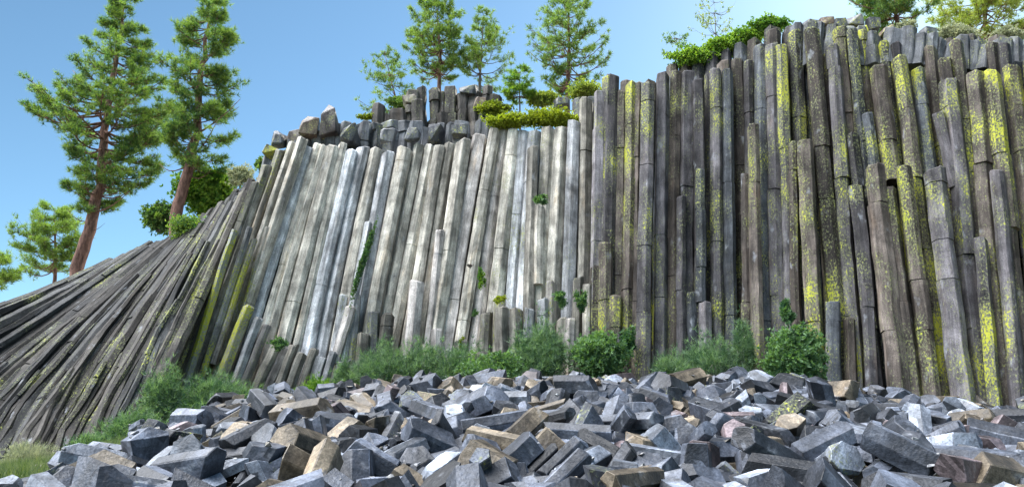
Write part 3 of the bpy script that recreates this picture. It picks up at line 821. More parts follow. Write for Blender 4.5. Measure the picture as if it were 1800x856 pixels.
S('narrow dark shrub climbing the groove left of the foremost dark column', 1105, 598, 13, 26, 22.6, 420, .10, width=.024, mat=M_BUSH, seed=107, tone=(0, .5))
S('small wispy dark shrub just right of the foremost dark column', 1190, 645, 38, 34, 21.6, 900, .20, seed=108, **FE)
S('dark feathery shrub with bare twigs at the foot of the dark wall', 1250, 640, 54, 44, 21.2, 1700, .20, seed=109, stems=22, **FE)
S('upright twiggy shrub left of the round green bush', 1308, 612, 22, 46, 21.4, 800, .18, seed=110, stems=16, **FE)
S('round leafy green bush standing at the foot of the dark lichen spotted wall', 1397, 632, 47, 54, 20.4, 3000, .11, width=.03, mat=M_BUSH, seed=111, name='bush', cat='bush', tone=(.25, 1))
S('small dark sprig growing just above the round green bush', 1383, 552, 11, 20, 21.6, 260, .12, width=.02, mat=M_BUSH, seed=112, tone=(0, .4))
S('small bright weedy shrub in front of the short stub columns, nearest the rubble', 556, 684, 32, 20, 22.0, 800, .13, seed=113, quad=False, feather=True, per=6, width=.018, mat=M_BUSHB, tone=(0, .6))
S('dim green shrub under the mossy fin of the pale wall', 606, 664, 26, 26, 22.9, 800, .15, seed=114, **FE)
S('feathery dark green shrub at the foot of the leaning columns beside the rubble', 380, 704, 60, 42, 20.6, 1900, .22, seed=115, **FE)
S('tall weedy shrub at the dark crack in the leaning fan of columns', 285, 700, 38, 54, 20.3, 1500, .18, seed=116, **FE)
S('sprawling green shrub below the leaning fan just left of the rubble top', 232, 756, 56, 34, 18.6, 1600, .18, seed=117, **FE)
S('low dark green shrub in the grass at the bottom left of the fan', 165, 790, 44, 22, 17.6, 1300, .16, seed=118, **FE)
S('greyish weedy shrub in the corner below the fan of columns', 40, 806, 48, 24, 17.6, 1200, .16, seed=119, quad=False, feather=True, per=6, width=.016, mat=M_SAGE)
# growing on the wall itself
W_ = dict(name='plant', cat='plant', stems=0)
S('long green moss tuft hanging halfway down the pale wall', 847, 490, 7, 19, 24.3, 220, .07, width=.016, mat=M_BUSHB, seed=130, tone=(0, .5), **W_)
S('tiny brown moss tuft above and left of the long green tuft', 825, 466, 5, 4, 24.4, 50, .05, width=.012, mat=M_BARKG, seed=131, **W_)
S('small green plant sprouting on the flat top of a short broken column', 949, 352, 12, 9, 23.9, 160, .10, width=.018, mat=M_BUSH, seed=132, **W_)
S('small leafy plant on the stub columns above the tallest feathery shrub', 988, 526, 13, 14, 23.2, 260, .10, width=.018, mat=M_BUSH, seed=133, tone=(.2, 1), **W_)
S('leafy plant in a gap between two stub columns near the wall step', 1019, 528, 11, 17, 23.2, 260, .10, width=.018, mat=M_BUSH, seed=134, tone=(.1, .8), **W_)
S('small green plants on the slanted ledge at the lower end of the pale wall', 488, 604, 18, 10, 23.6, 220, .10, width=.016, mat=M_BUSH, seed=135, **W_)
S('small dark moss clump on the pale wall left of the low broken stubs', 836, 552, 6, 9, 24.0, 90, .06, width=.014, mat=M_BUSH, seed=136, tone=(0, .3), **W_)
S('yellow green moss cap on a stub column at the foot of the pale wall', 879, 527, 11, 7, 23.7, 200, .05, width=.02, mat=M_MOSS, seed=137, **W_)
S('dark green moss strip down the shaded side of the thin fin on the pale wall', 638, 462, 6, 78, 24.35, 900, .05, width=.02, mat=M_PINE, seed=138, tone=(0, .15), depth=1.5, shear=.24, name='moss', cat='moss', stems=0)
S('brown moss tuft low on the pale wall just left of the stub columns', 812, 606, 6, 9, 23.9, 90, .06, width=.014, mat=M_MOSS, seed=139, tone=(0, .2), **W_)
# along the rim
T_ = dict(stems=0, name='creeper', cat='creeper')
S('yellow green mossy mat spilling over the rim, left one of the bright pair', 896, 214, 38, 12, 25.6, 2200, .08, width=.026, mat=M_MOSS, seed=140, tone=(.1, 1), depth=.5, **T_)
S('yellow green mossy mat spilling over the rim, right one of the bright pair', 972, 210, 42, 15, 25.6, 2800, .08, width=.026, mat=M_MOSS, seed=141, tone=(.3, 1), depth=.5, **T_)
S('darker mossy mat on the rim just right of the brown outcrop', 868, 192, 28, 11, 26.6, 1200, .08, width=.026, mat=M_MOSS, seed=142, tone=(0, .5), depth=.5, **T_)
S('light green low shrub among rocks under the broad conical pine', 1035, 165, 36, 20, 28.2, 1500, .10, width=.03, mat=M_PINEY, seed=143, tone=(.4, 1))
S('pale green shrub between the young sapling and the rim boulders', 955, 176, 30, 15, 28.0, 1000, .10, width=.03, mat=M_PINEY, seed=144, tone=(.3, 1))
S('bright green creeper draped over the rim, lowest of its row', 1222, 103, 40, 15, 24.9, 1900, .09, width=.028, mat=M_BUSHB, seed=145, tone=(.2, 1), depth=.5, **T_)
S('bright green creeper on the rim below the scraggly sapling', 1270, 86, 36, 16, 24.9, 1900, .09, width=.028, mat=M_BUSHB, seed=146, tone=(.3, 1), depth=.5, **T_)
S('bright green creeper climbing the rim towards the boulders, second from its top', 1312, 66, 32, 16, 24.9, 1600, .09, width=.028, mat=M_BUSHB, seed=147, tone=(.2, .9), depth=.5, **T_)
S('darker green creeper at the upper end of its row beside the rim boulders', 1350, 48, 32, 15, 24.8, 1600, .09, width=.028, mat=M_BUSHB, seed=148, tone=(0, .6), depth=.5, **T_)
S('yellow moss cushion on the capping rocks under the sprawling pine', 648, 206, 18, 6, 27.6, 500, .06, width=.02, mat=M_MOSS, seed=149, depth=.5, **T_)
S('low green shrub on the capping rocks right of the sprawling pine', 706, 184, 26, 16, 28.6, 1100, .09, width=.026, mat=M_PINE, seed=150, tone=(.3, 1))
S('rounded pale grey sage bush on the rim under the sunlit tree', 1680, 66, 34, 24, 23.6, 2600, .09, width=.022, mat=M_SAGE, seed=151, name='sage_bush', cat='bush', tone=(.3, 1))
S('small pale sage tuft on the rim right of the boulders', 1592, 50, 18, 12, 24.2, 700, .08, width=.02, mat=M_SAGE, seed=152, name='sage_bush', cat='bush')
S('pale sage bush on the rim right of the rounded one', 1768, 66, 30, 16, 23.4, 1400, .09, width=.022, mat=M_SAGE, seed=153, name='sage_bush', cat='bush', tone=(.2, .9))
S('small blue green plant perched at the left shoulder of the pale wall', 458, 290, 11, 13, 26.6, 300, .09, width=.022, mat=M_PINE, seed=154, name='plant', cat='plant')
S('grey green mat clinging to rocks below the bent trunk pine', 340, 402, 38, 20, 27.0, 1900, .10, width=.022, mat=M_PINE, seed=155, lean=.3, **T_)
S('bright green bushy shrub behind the bent trunk of the second tall pine', 366, 338, 50, 40, 34.5, 3000, .19, width=.05, mat=M_BUSHB, seed=156, tone=(.0, .7))
S('dark green shrub left of the foot of the bent trunk pine', 282, 382, 28, 26, 34, 1500, .18, width=.045, mat=M_PINE, seed=157, tone=(.0, .7))
S('grey dry brush between the bright shrub and the shoulder of the pale wall', 422, 312, 22, 22, 31, 700, .14, width=.02, mat=M_SAGE, seed=158, stems=10)

# ------------------------------------------------------------------ grass: one ground cover
rs = np.random.RandomState(77); C = []
rg = random.Random(77)
while len(C) < 3900:
    x = rg.uniform(-15, -4.5); y = rg.uniform(11.5, 21.5)
    p = Vector((x, y, G(x, y))); u_, v_ = proj(p)
    if u_ < -80 or u_ > 470: continue
    edge = float(np.interp(u_, [-80, 60, 220, 330, 440, 470], [905, 850, 800, 745, 712, 700]))
    if v_ > edge + 14: continue
    if mnoise.noise(Vector((x * .7, y * .7, 2))) + rg.uniform(-.3, .3) < .02: continue
    C.append((x, y, p.z - .02))
while len(C) < 6000:
    x = rg.uniform(-7.5, 9); y = rg.uniform(19.4, 22.6); u_, v_ = proj((x, y, G(x, y)))
    if mnoise.noise(Vector((x * .5, y * .5, 12))) < -.05: continue
    C.append((x, y, G(x, y) - .02))
C = np.array(C); A = np.tile(np.array([[0, 0, 1.6]]), (len(C), 1))
v, f, c = blades(C, A, 9, .30, .014, rs, .75)
tag(fast_mesh('grass', v, f, c, M_GRASS), kind='stuff')

# ------------------------------------------------------------------ boulders along the rim
def boulder(label, u, v, wpx, hpx, Y, seed, tone=(.22, .22, .23), lich=.2, spike=0, name='boulder', rot=0):
    r = random.Random(seed); bm = bmesh.new()
    rx, rz = wpx * Y / F, hpx * Y / F; ry = (rx + rz) * .5 * r.uniform(.8, 1.2)
    for k in range(22):
        d = Vector((r.choice((-1, 1)) * r.uniform(.35, 1), r.choice((-1, 1)) * r.uniform(.35, 1), r.choice((-1, 1)) * r.uniform(.35, 1))) * .9
        bm.verts.new((d.x * rx, d.y * ry, d.z * rz))
    if spike:
        for k in range(3): bm.verts.new((spike * rx * r.uniform(.3, .9), r.uniform(-.3, .3) * ry, rz * r.uniform(1.1, 1.35)))
    g = bmesh.ops.convex_hull(bm, input=bm.verts[:])
    bmesh.ops.delete(bm, geom=list({q for q in g['geom_interior'] + g['geom_unused'] if isinstance(q, bmesh.types.BMVert)}), context='VERTS')
    bmesh.ops.dissolve_limit(bm, angle_limit=.35, verts=bm.verts[:], edges=bm.edges[:])
    bmesh.ops.bevel(bm, geom=bm.edges[:], offset=.025, segments=1, affect='EDGES', clamp_overlap=True)
    bmesh.ops.triangulate(bm, faces=bm.faces[:])
    bmesh.ops.subdivide_edges(bm, edges=[e for e in bm.edges if e.calc_length() > .25], cuts=1)
    bmesh.ops.recalc_face_normals(bm, faces=bm.faces)
    for q in bm.verts: q.co += q.co.normalized() * .05 * mnoise.noise(q.co * 2.5 + Vector((seed, 0, 0)))
    M = Matrix.Rotation(rot, 4, 'Y'); V = [M @ q.co for q in bm.verts]; Fc = [tuple(q.index for q in f_.verts) for f_ in bm.faces]
    bm.free()
    o = mesh_obj(name, V, Fc, M_ROCK, None, [(*tone, lich)] * len(V)); o.location = P(u, v, Y)
    return tag(o, label, 'boulder')
BR = (.15, .105, .08); GY = (.085, .088, .10); DK = (.065, .068, .08); PL = (.15, .15, .16)
B = boulder
B('pointed dark rock sticking up at the left end of the capping rocks', 491, 247, 16, 17, 26.4, 1, DK, .1, -1)
B('small lichened rock perched alone at the left shoulder of the pale wall', 478, 270, 17, 13, 26.2, 2, DK, .9, 0, rot=.5)
B('brownish rock lying between the pointed dark rock and the tan boulder', 518, 243, 19, 16, 26.3, 3, (.11, .09, .08), .1, 0)
B('rounded tan boulder on the rim near the left end of the pale wall', 546, 230, 22, 24, 26.3, 4, (.11, .08, .06), .1, -.5)
B('tall jagged boulder with a hooked peak on the rim', 582, 220, 20, 32, 26.3, 5, (.085, .07, .068), .1, -.8)
B('dark boulder leaning against the tall jagged one from the right', 612, 240, 24, 22, 26.2, 6, DK, .2, 0)
B('flat slab under the yellow moss cushion', 642, 228, 24, 14, 26.8, 7, GY, .1, 0)
B('pale blocky boulder resting on the pale columns in the middle of the cap', 684, 240, 20, 18, 26.0, 8, PL, .05, 0)
B('squat grey boulder right of the pale blocky one', 726, 238, 18, 18, 26.1, 9, GY, .05, 0)
B('dark wedge boulder at the foot of the brown outcrop', 766, 236, 20, 20, 26.2, 10, DK, .1, 0)
B('grey boulder on the column tops just left of the mossy mats', 808, 232, 18, 16, 26.1, 11, GY, .2, 0)
B('rounded dark boulder on top of the brown outcrop', 822, 162, 24, 14, 27.8, 12, DK, .1, 0)
B('tan boulder on the outcrop below the slender forked pine', 845, 184, 17, 16, 27.4, 13, BR, .1, 0)
B('brown boulder at the left end of the outcrop', 722, 178, 20, 17, 27.8, 14, (.2, .17, .14), .2, 0)
B('grey boulder on the rim under the broad conical pine', 988, 182, 20, 13, 27.4, 15, GY, .2, 0)
B('small sharp rock right of the boulder under the conical pine', 1015, 186, 13, 12, 27.0, 16, BR, .2, .5)
B('dark boulder tucked against the step in the wall', 1036, 188, 15, 12, 26.6, 17, DK, .3, 0)
lab = ['grey boulder at the left end of the rim pile beside the dark creeper', 'tan topped boulder second in the rim pile', 'squat dark boulder in the rim pile under the bare limbs', 'largest pale boulder at the crest of the rim pile',
       'yellow lichened boulder below the crest of the rim pile', 'round grey boulder right of the crest of the rim pile', 'low brown boulder on the right half of the rim pile', 'grey boulder at the right end of the rim pile by the small sage tuft',
       'small dark boulder wedged low in the left of the rim pile', 'pale boulder in the lower row of the rim pile', 'mossy boulder in the lower row of the rim pile', 'grey boulder just left of the rounded sage bush', 'dark boulder right of the rounded sage bush']
spec = [(1425, 38, 17, 11, GY, .4), (1452, 36, 15, 10, BR, .2), (1476, 38, 14, 11, DK, .3), (1503, 34, 20, 12, PL, .3), (1512, 52, 24, 10, (.2, .19, .16), 1.5), (1535, 42, 16, 11, GY, .3), (1558, 52, 15, 10, BR, .6), (1577, 58, 13, 11, GY, .3),
        (1440, 56, 13, 11, DK, .4), (1466, 56, 14, 12, PL, .4), (1488, 60, 13, 12, (.2, .19, .17), 1.3), (1632, 58, 18, 12, GY, .3), (1722, 72, 14, 10, DK, .4)]
for k, (a, q) in enumerate(zip(spec, lab)):
    B(q, a[0], a[1] + 5, a[2] * 1.12, a[3] * 1.35, itp(YB, a[0]) + 1.55 + (0 if a[1] < 50 else -.35), 40 + k, a[4], a[5])
# ------------------------------------------------------------------ the rubble of fallen pieces
def block_look(seed):
    r = random.Random(seed * 13 + 5); q = r.random()
    if q < .42: nm, c = 'slate grey', (0.068, 0.076, 0.096)
    elif q < .64: nm, c = 'dark', (0.030, 0.032, 0.038)
    elif q < .78: nm, c = 'pale grey', (0.160, 0.176, 0.208)
    elif q < .95: nm, c = 'tan', (0.120, 0.096, 0.068)
    else: nm, c = 'pinkish', (0.128, 0.100, 0.104)
    k = r.uniform(.85, 1.15); l = 0 if r.random() < .92 else r.uniform(.15, .45)
    return nm, tuple(x * k for x in c), l
# settled resting places of the pieces: seed x y z qw qx qy qz (and the middle of what shows of it, in photo pixels); largest in view first
BLOCKS = (
'1988 4.39 8.52 1.52 .2 .91 -.19 -.32 1578 818;1978 3.88 9.44 1.59 .97 .09 -.18 .13 1454 801;1385 -1.1 10.07 1.7 .96 .09 .21 .18 751 792;980 3.02 8.93 1.51 .65 -.71 -.01 .29 1333 807;1395 5.34 8.82 1.39 .91 .33 -.04 -.25 1720 827;'
'1131 3.05 8.43 1.32 .27 .05 -.1 .96 1373 843;1326 -.19 9.76 1.66 .27 -.04 -.48 .83 865 795;1822 -2.63 9.62 1.64 .5 0 -.22 -.84 527 803;1825 3.46 10.41 1.8 .07 .4 .78 .48 1349 780;1609 .9 10.17 1.77 .79 -.59 .13 -.12 1014 780;'
'1838 .18 10.46 1.86 .15 .4 -.32 -.84 929 767;1415 -5.22 10.76 1.66 .48 .01 0 .88 251 804;975 -3.63 8.56 1.33 .16 .03 .57 .81 334 842;1942 .81 8.78 1.37 .33 -.19 .81 -.45 1043 834;1913 -.57 12.53 2.32 .87 -.28 0 -.41 847 728;'
'1429 -5.61 10.58 1.44 .95 -.13 .07 .27 164 826;743 6.94 10.64 1.64 .32 .19 .07 .93 1758 789;1504 -3.55 12.71 2.23 .27 .93 -.24 -.02 532 740;362 .59 9.02 1.4 .29 .33 -.1 -.89 996 822;1142 .1 9.15 1.49 .88 .13 -.23 .4 916 823;'
'659 2.06 10.6 1.76 .1 -.07 .48 .87 1165 780;1067 4.41 12.01 2.14 .81 -.49 -.31 -.08 1390 744;1850 -3.5 10.01 1.69 .58 -.01 .33 -.75 426 796;1013 2.33 9.68 1.63 .56 .01 .46 .69 1234 791;1482 -3 9.09 1.47 .75 .4 -.43 .3 457 829;'
'907 1.48 10.46 1.84 .52 -.2 .28 .79 1098 763;1240 -.25 11.01 1.95 .97 .18 -.06 .15 870 764;991 -.28 8.6 1.36 .09 .28 .23 .93 852 833;1031 3.84 9.01 1.35 .71 .12 .3 .63 1483 836;1821 -1.67 9.1 1.43 .2 .16 -.82 .51 656 833;'
'1900 2.16 8.96 1.43 .32 .49 -.75 -.32 1223 835;1227 1.29 14.75 2.87 .96 .26 -.02 -.1 1011 695;1074 -4.42 13.44 2.38 .48 -.08 -.44 .75 463 732;1435 1.69 9.02 1.47 .99 .13 .07 -.05 1158 830;1251 -5.83 13.64 2.11 .86 -.5 .04 -.08 334 755;'
'801 1.93 9.55 1.54 .91 .03 .37 .2 1167 805;1441 5.87 10.44 1.72 .07 .45 .83 -.31 1670 783;1678 -2 7.97 1.27 .45 -.6 -.63 -.18 568 838;1271 -1.36 12.46 2.2 .49 .18 .12 .84 749 744;194 1.08 9.39 1.54 .43 .02 -.47 .77 1051 801;'
'1511 6.33 11.66 1.9 .5 .31 .34 -.74 1621 762;262 2.73 9.74 1.48 .96 .26 .01 .1 1276 822;660 5.71 9.99 1.58 .74 -.32 .17 -.57 1678 803;1022 6.5 14.84 2.76 .49 .28 .38 .73 1482 705;1831 5.83 14.04 2.65 .54 -.24 -.47 -.66 1442 706;'
'1073 3.39 12.99 2.23 .46 .16 -.03 .87 1236 741;1337 -1.41 9.59 1.48 .77 .42 .05 .48 709 821;921 .29 9.09 1.33 .43 .1 .42 -.79 955 831;1568 5.47 10.56 1.77 .64 .18 -.21 .72 1589 779;448 -5.05 11.33 1.65 .07 -.49 .24 .83 303 799;'
'1797 -1.78 8.62 1.24 .63 .16 -.52 .55 624 843;1345 -4.43 8.5 1.29 .93 .32 .19 -.03 185 845;1453 5.77 12.24 2.13 .87 .13 -.01 .47 1524 751;988 8.11 12.65 2.11 .78 .51 -.19 -.31 1772 754;1044 -1.82 16.22 3.02 .85 -.29 .13 -.43 748 692;'
'1593 5.1 12.22 2.11 .37 -.11 .37 -.84 1446 752;1842 1.56 10.69 1.96 .8 .45 -.2 -.35 1112 764;1947 -2.66 11.57 1.93 .89 .44 .12 .05 582 764;1184 4.13 17.36 3.3 .16 .12 .03 -.98 1212 678;2007 -1.13 9.3 1.41 .51 -.21 -.36 -.75 729 835;'
'1677 -3.86 9.31 1.36 .57 .18 -.65 -.47 326 819;1407 -3.22 9.86 1.66 .66 -.35 .07 .66 463 795;251 -2.52 11.19 1.79 .34 -.01 .94 -.06 598 780;1855 7.4 12.05 2.07 .87 -.17 .05 -.46 1712 754;1498 5.26 8.35 1.27 .21 .07 -.62 -.76 1755 846;'
'989 3.34 15.52 2.94 .87 -.03 .02 .49 1179 691;1043 5.33 15.91 2.86 .94 -.21 -.04 .26 1336 700;345 1.56 8.82 1.31 .53 -.48 -.1 .69 1138 842;1888 -2.01 12.98 2.23 .56 -.78 .01 .28 693 743;1852 4.8 8.17 1.31 .95 -.09 .02 .29 1687 847;'
'2017 -2.2 8.26 1.28 .18 -.27 .18 -.93 520 841;1985 5.93 15.94 3 .8 .52 .03 -.29 1383 688;1448 -2.19 10.84 1.74 .6 .05 -.02 -.8 628 787;1046 3.89 10.69 1.77 .45 .6 .66 -.11 1395 771;1222 -1.04 11.06 1.8 .18 -.15 .04 .97 802 772;'
'1782 -.8 8.53 1.27 .22 -.44 .87 -.01 785 845;1519 -1.84 11.14 1.75 .72 .21 -.21 .62 687 776;1581 -3.51 9.65 1.42 .79 .61 -.04 .07 406 828;1800 .04 14.49 2.61 .25 -.03 -.17 .95 903 716;1211 2.81 14.57 2.54 .24 .21 .05 .94 1150 715;'
'182 2.37 9.43 1.39 .67 .2 .65 -.31 1249 829;1832 -4.63 9.7 1.35 .64 .11 -.26 -.71 237 841;1304 1.22 8.81 1.35 .41 .2 .85 -.24 1097 834;1681 4.15 15.63 2.78 .71 -.51 .24 -.41 1249 708;1621 1.54 9.29 1.61 .67 -.3 -.65 -.2 1123 805;'
'1881 -.86 9.68 1.44 .18 -.08 .93 -.31 783 828;1355 -3.58 12.43 2.03 .43 -.73 -.34 .41 510 757;1597 -2.06 9.35 1.5 .42 -.09 -.03 .9 602 817;1890 3.55 12.5 2.21 .9 -.04 -.16 .41 1279 739;341 6.47 10.32 1.57 .76 .59 .15 .23 1743 807;'
'1141 -.4 9.54 1.55 .32 -.07 -.26 -.91 839 811;1272 -.3 8.17 1.34 .6 -.43 -.06 .68 845 842;1526 1.03 11.76 2 .42 .28 -.2 .84 1007 750;1551 -2.88 13.6 2.22 .38 .11 0 .92 625 738;1710 -2.06 11.38 1.89 .04 -.7 .05 .71 663 772;'
'1300 .5 9.74 1.56 .3 .88 -.03 -.38 962 803;1668 1.69 12.12 2.21 .79 .21 -.32 .48 1083 736;1877 -4.61 13.2 2.15 .76 -.39 -.05 .53 436 752;1152 2.78 13.88 2.25 .5 .49 -.71 -.03 1165 738;1502 4.18 9.29 1.46 .64 .33 .44 .54 1519 833;'
'1647 7.47 14.09 2.4 .8 -.4 -.33 .3 1598 729;994 1.06 10.72 1.81 .49 .17 .65 -.56 1035 758;1751 -1.91 10.33 1.61 .49 -.19 -.83 .2 654 801;1976 5.69 15.26 2.7 .03 -.05 .93 .36 1384 710;1728 5.98 12.02 1.96 .42 .12 .13 -.89 1561 758;'
'1496 5.25 13.23 2.33 .17 .19 .09 .96 1417 729;1428 .52 8.07 1.24 .34 .13 .76 -.54 1012 845;833 1.53 14.57 2.53 .07 .03 .05 1 1040 717;1513 -.56 18.4 3.36 .77 -.63 -.06 -.07 859 678;1775 7.51 12.72 2.25 .52 .6 .61 .02 1677 736;'
'1358 7.16 11.09 1.78 .34 .06 .78 -.52 1770 771;1801 6.76 11.89 2.02 .51 .21 .11 .83 1653 760;1763 5.63 16.72 3.12 .55 .11 -.3 .77 1336 680;641 -2.61 13.8 2.29 .45 -.1 -.7 .55 639 725;1200 -4.44 9.54 1.33 .33 -.52 .79 .06 277 836;'
'1965 .49 11.55 2 .25 .89 -.38 -.02 983 755;815 -6.42 11.29 1.34 .69 .68 -.09 -.24 103 837;1770 3.13 14.83 2.67 .79 .25 -.14 -.54 1182 710;1894 5.1 17.41 3.25 .45 .31 .21 .81 1278 680;1972 2 11.66 2.12 1 .03 .01 .02 1134 742;'
'1983 -5.79 14.55 2.22 .7 .65 .24 -.17 374 747;1893 -1.8 13.2 2.34 .26 .57 .76 -.17 718 726;1926 -6.98 18.13 2.8 .7 .08 -.01 -.71 389 716;1781 -5.67 9.72 1.22 .57 .08 .21 -.79 137 846;1352 .78 13.46 2.39 .54 .34 .06 -.77 979 718;'
'881 -4.88 11.69 1.61 .53 .39 -.61 .44 346 791;1524 -3.73 14.09 2.34 .88 .23 .24 -.33 533 716;1312 -1.39 13.2 2.29 .9 -.05 -.18 -.39 769 727;335 -2.83 10.61 1.66 .44 .42 -.53 .6 555 778;879 -2.71 9.25 1.36 .69 .35 .14 .62 497 841;'
'1122 -4.98 13.6 2.11 .86 .41 -.23 .21 413 752;2009 -5.76 12.54 1.76 .87 -.28 -.35 .22 312 777;1409 7.75 12.75 2.27 .72 -.36 .47 -.36 1707 736;374 -.12 12.23 2.05 .57 .32 .72 .21 886 740;1556 -4.1 16.84 2.76 .05 .17 -.23 -.96 582 709;'
'1912 -.86 11.47 1.96 .64 .16 -.16 .74 796 749;1819 .45 14.79 2.72 .73 .45 -.39 -.35 944 704;1869 .48 12.95 2.25 .12 .98 -.06 .13 967 735;1791 4.44 12.66 2.19 .53 .84 .09 .05 1352 738;1299 3.24 14.41 2.39 .57 -.13 -.32 .74 1193 734;'
'1605 2.97 16.52 2.99 .41 -.07 .79 -.45 1136 691;1594 -1.33 16.03 2.91 .86 -.28 .32 .29 789 693;1241 7.23 11.97 1.91 .7 .31 -.52 -.38 1710 764;1030 4.34 8.79 1.38 .92 .14 -.1 .35 1547 849;1813 4.75 13.75 2.42 .46 0 -.12 -.88 1348 725;'
'1452 -3.38 8.81 1.29 .16 .18 .32 -.92 403 849;453 -3.64 10.52 1.7 .08 -.99 .05 .08 416 781;1164 6.77 14.62 2.55 .56 -.32 .71 -.27 1510 716;1127 4.03 13.59 2.31 .94 -.01 -.33 -.11 1306 727;1830 -.95 14.24 2.48 .43 -.28 .06 -.86 805 716;'
'1509 -6.13 11.53 1.46 .9 .43 .02 -.11 187 811;2021 -.27 16.49 3.08 .31 -.51 -.74 .31 877 688;230 8.4 15.03 2.46 .68 -.42 .37 .47 1634 723;1951 4.32 14.73 2.62 .53 .27 .41 .69 1284 715;956 1.73 12.31 2.03 .1 .22 .21 .95 1052 745;'
'1475 7.35 14.52 2.3 .26 -.02 -.28 .92 1559 735;1286 8.43 17.13 2.94 .36 -.53 -.76 .12 1544 703;1704 2.58 11.32 1.91 .2 -.85 .48 -.09 1213 768;1383 -5.63 18.16 3.08 .51 -.3 -.58 .55 494 698;1196 -2.94 13.06 2.2 .48 -.1 -.49 -.72 596 741;'
'350 -4.43 11.97 1.79 .06 .68 -.64 .36 396 777;1343 5.12 9.69 1.52 .06 -.47 .88 .1 1615 802;1171 1.29 13.9 2.37 .01 .46 .7 -.55 1021 727;1729 4.92 11.23 1.9 .28 .23 -.92 -.13 1471 760;1982 -1.5 14.44 2.52 .1 -.16 -.98 .02 753 718;'
'1058 3.47 11.56 1.86 .43 .12 -.29 .85 1268 757;1192 2.02 13.36 2.25 .39 -.18 .34 .84 1115 725;996 5.92 18.86 3.41 .84 .26 .36 -.31 1302 671;1891 -5.61 11.52 1.59 .77 -.41 -.46 -.18 256 786;1915 -3.23 17.22 3.01 .1 -.07 -.08 .99 650 700;'
'985 -3.56 15.82 2.6 .12 -.26 -.95 -.12 591 719;1098 6.1 13.23 2.28 .48 .8 .3 .17 1494 736;1111 -2.28 13.47 2.32 .67 -.39 .51 -.37 673 722;1387 -4.28 17.16 2.95 .39 .91 .1 .13 570 699;1653 3.93 12.21 1.98 .68 .29 .6 -.29 1327 750;'
'1651 1.94 14.9 2.72 .51 -.67 -.53 .1 1071 708;202 -4.81 12.8 1.87 .56 .26 -.03 -.79 398 769;1897 -.98 10.33 1.84 .14 -.55 .46 -.68 775 767;377 8.45 16.33 2.68 .72 -.18 -.14 .66 1580 712;1099 2.69 10.56 1.68 0 .91 .27 .33 1267 770;'
'1330 -4.12 11.24 1.73 .32 .41 -.51 -.69 382 802;609 -1.01 9.12 1.25 .52 -.02 -.15 .84 743 848;1059 -2.85 10.11 1.64 .82 .1 .44 -.36 531 780;1865 -5.63 16.33 2.57 .9 .32 -.09 -.29 429 726;2010 -5.13 17.08 2.73 .93 -.14 .16 -.31 501 716;'
'755 -2.3 10.35 1.59 .46 .17 -.21 -.84 602 802;1685 3.06 10.64 1.73 .73 .16 .27 .61 1280 783;1174 2.52 10.05 1.6 .07 -.28 .5 -.81 1206 793;1318 -4.38 13.81 2.23 .8 -.1 -.34 .49 491 735;238 -1.67 10.37 1.54 .73 .38 .12 .55 676 809;'
'245 -3.46 11.55 1.82 .11 -.26 .92 .27 510 775;432 1.54 10.29 1.59 .05 -.13 .15 -.98 1091 799;556 -.41 15.13 2.7 .8 .25 .19 .52 862 702;711 -2.95 9.63 1.4 .71 .37 -.53 .27 495 829;1402 .66 14.64 2.59 .74 .28 -.28 -.55 958 715;'
'604 -3.97 17.98 2.97 .1 .47 .08 .87 609 696;2011 3.49 12.09 2.08 .92 -.39 .03 -.08 1303 751;1478 4.71 15.98 2.79 .25 -.43 -.43 .76 1289 701;1789 1.21 8.19 1.31 .95 .28 .02 -.12 1096 850;1443 -2.52 16.64 2.75 .05 -.32 -.02 .95 709 706;'
'1160 2.76 9.55 1.32 .41 .91 .09 .06 1286 847;1499 2.78 18.92 3.44 .47 .79 .29 .27 1096 677;300 3.68 15.63 2.59 .99 .07 .06 -.07 1211 715;1071 -1.03 11.91 2.02 .21 -.26 .57 .75 812 739;1364 7.76 14.02 2.27 .01 .23 .78 -.58 1651 735;'
'1962 -2.62 15.29 2.53 .36 -.37 .19 .84 685 707;1063 -2.2 11.85 1.92 .62 -.11 -.01 -.77 638 765;1472 5.32 14.24 2.51 .76 -.43 .16 .45 1383 706;1964 5.85 12.76 2.16 .08 .54 -.74 .39 1501 739;1683 -.8 12.15 2.07 .86 .11 .19 -.46 803 743;'
'2019 -4.38 11.31 1.55 .52 .65 .41 -.37 367 805;333 -4 9.94 1.46 .06 -.06 -.99 -.07 366 819;1987 -.97 16.87 3.08 .56 -.39 -.36 .64 824 687;1301 -1.28 15.72 2.8 .98 .15 .02 .14 779 704;1458 9.11 17.48 2.84 .15 -.26 .57 -.76 1579 704;'
'1085 2.96 13.17 2.1 .22 -.71 .66 -.07 1195 752;1381 .38 16.81 2.93 .55 -.51 .26 -.6 931 695;1457 2.23 17.57 3.13 .88 -.2 -.16 -.41 1076 683;1727 1.09 12.77 2.14 .28 .03 .37 -.89 1036 736;1695 -2.94 16.75 2.87 .26 .7 .28 .6 666 704;'
'1875 .4 18.46 3.34 .67 -.19 -.1 -.71 929 676;1945 .23 15.23 2.67 .03 .22 -.73 .65 894 702;1802 -2.58 17.31 2.96 0 .54 .62 -.57 708 693;193 -3.44 12.21 1.89 .88 .1 -.08 .46 512 769;1107 12.16 19.03 2.69 .4 .63 -.44 -.5 1739 730;'
'877 2.57 17 2.92 .24 -.04 -.53 .81 1084 692;1738 9.24 15.89 2.54 .78 .61 .04 .08 1666 720;1062 3.33 17.45 3.22 .46 -.67 .45 -.37 1147 678;993 -.75 16.01 2.9 .07 -.09 .04 .99 839 695;1787 4.21 12.35 2.06 .34 -.59 .33 -.66 1348 752;'
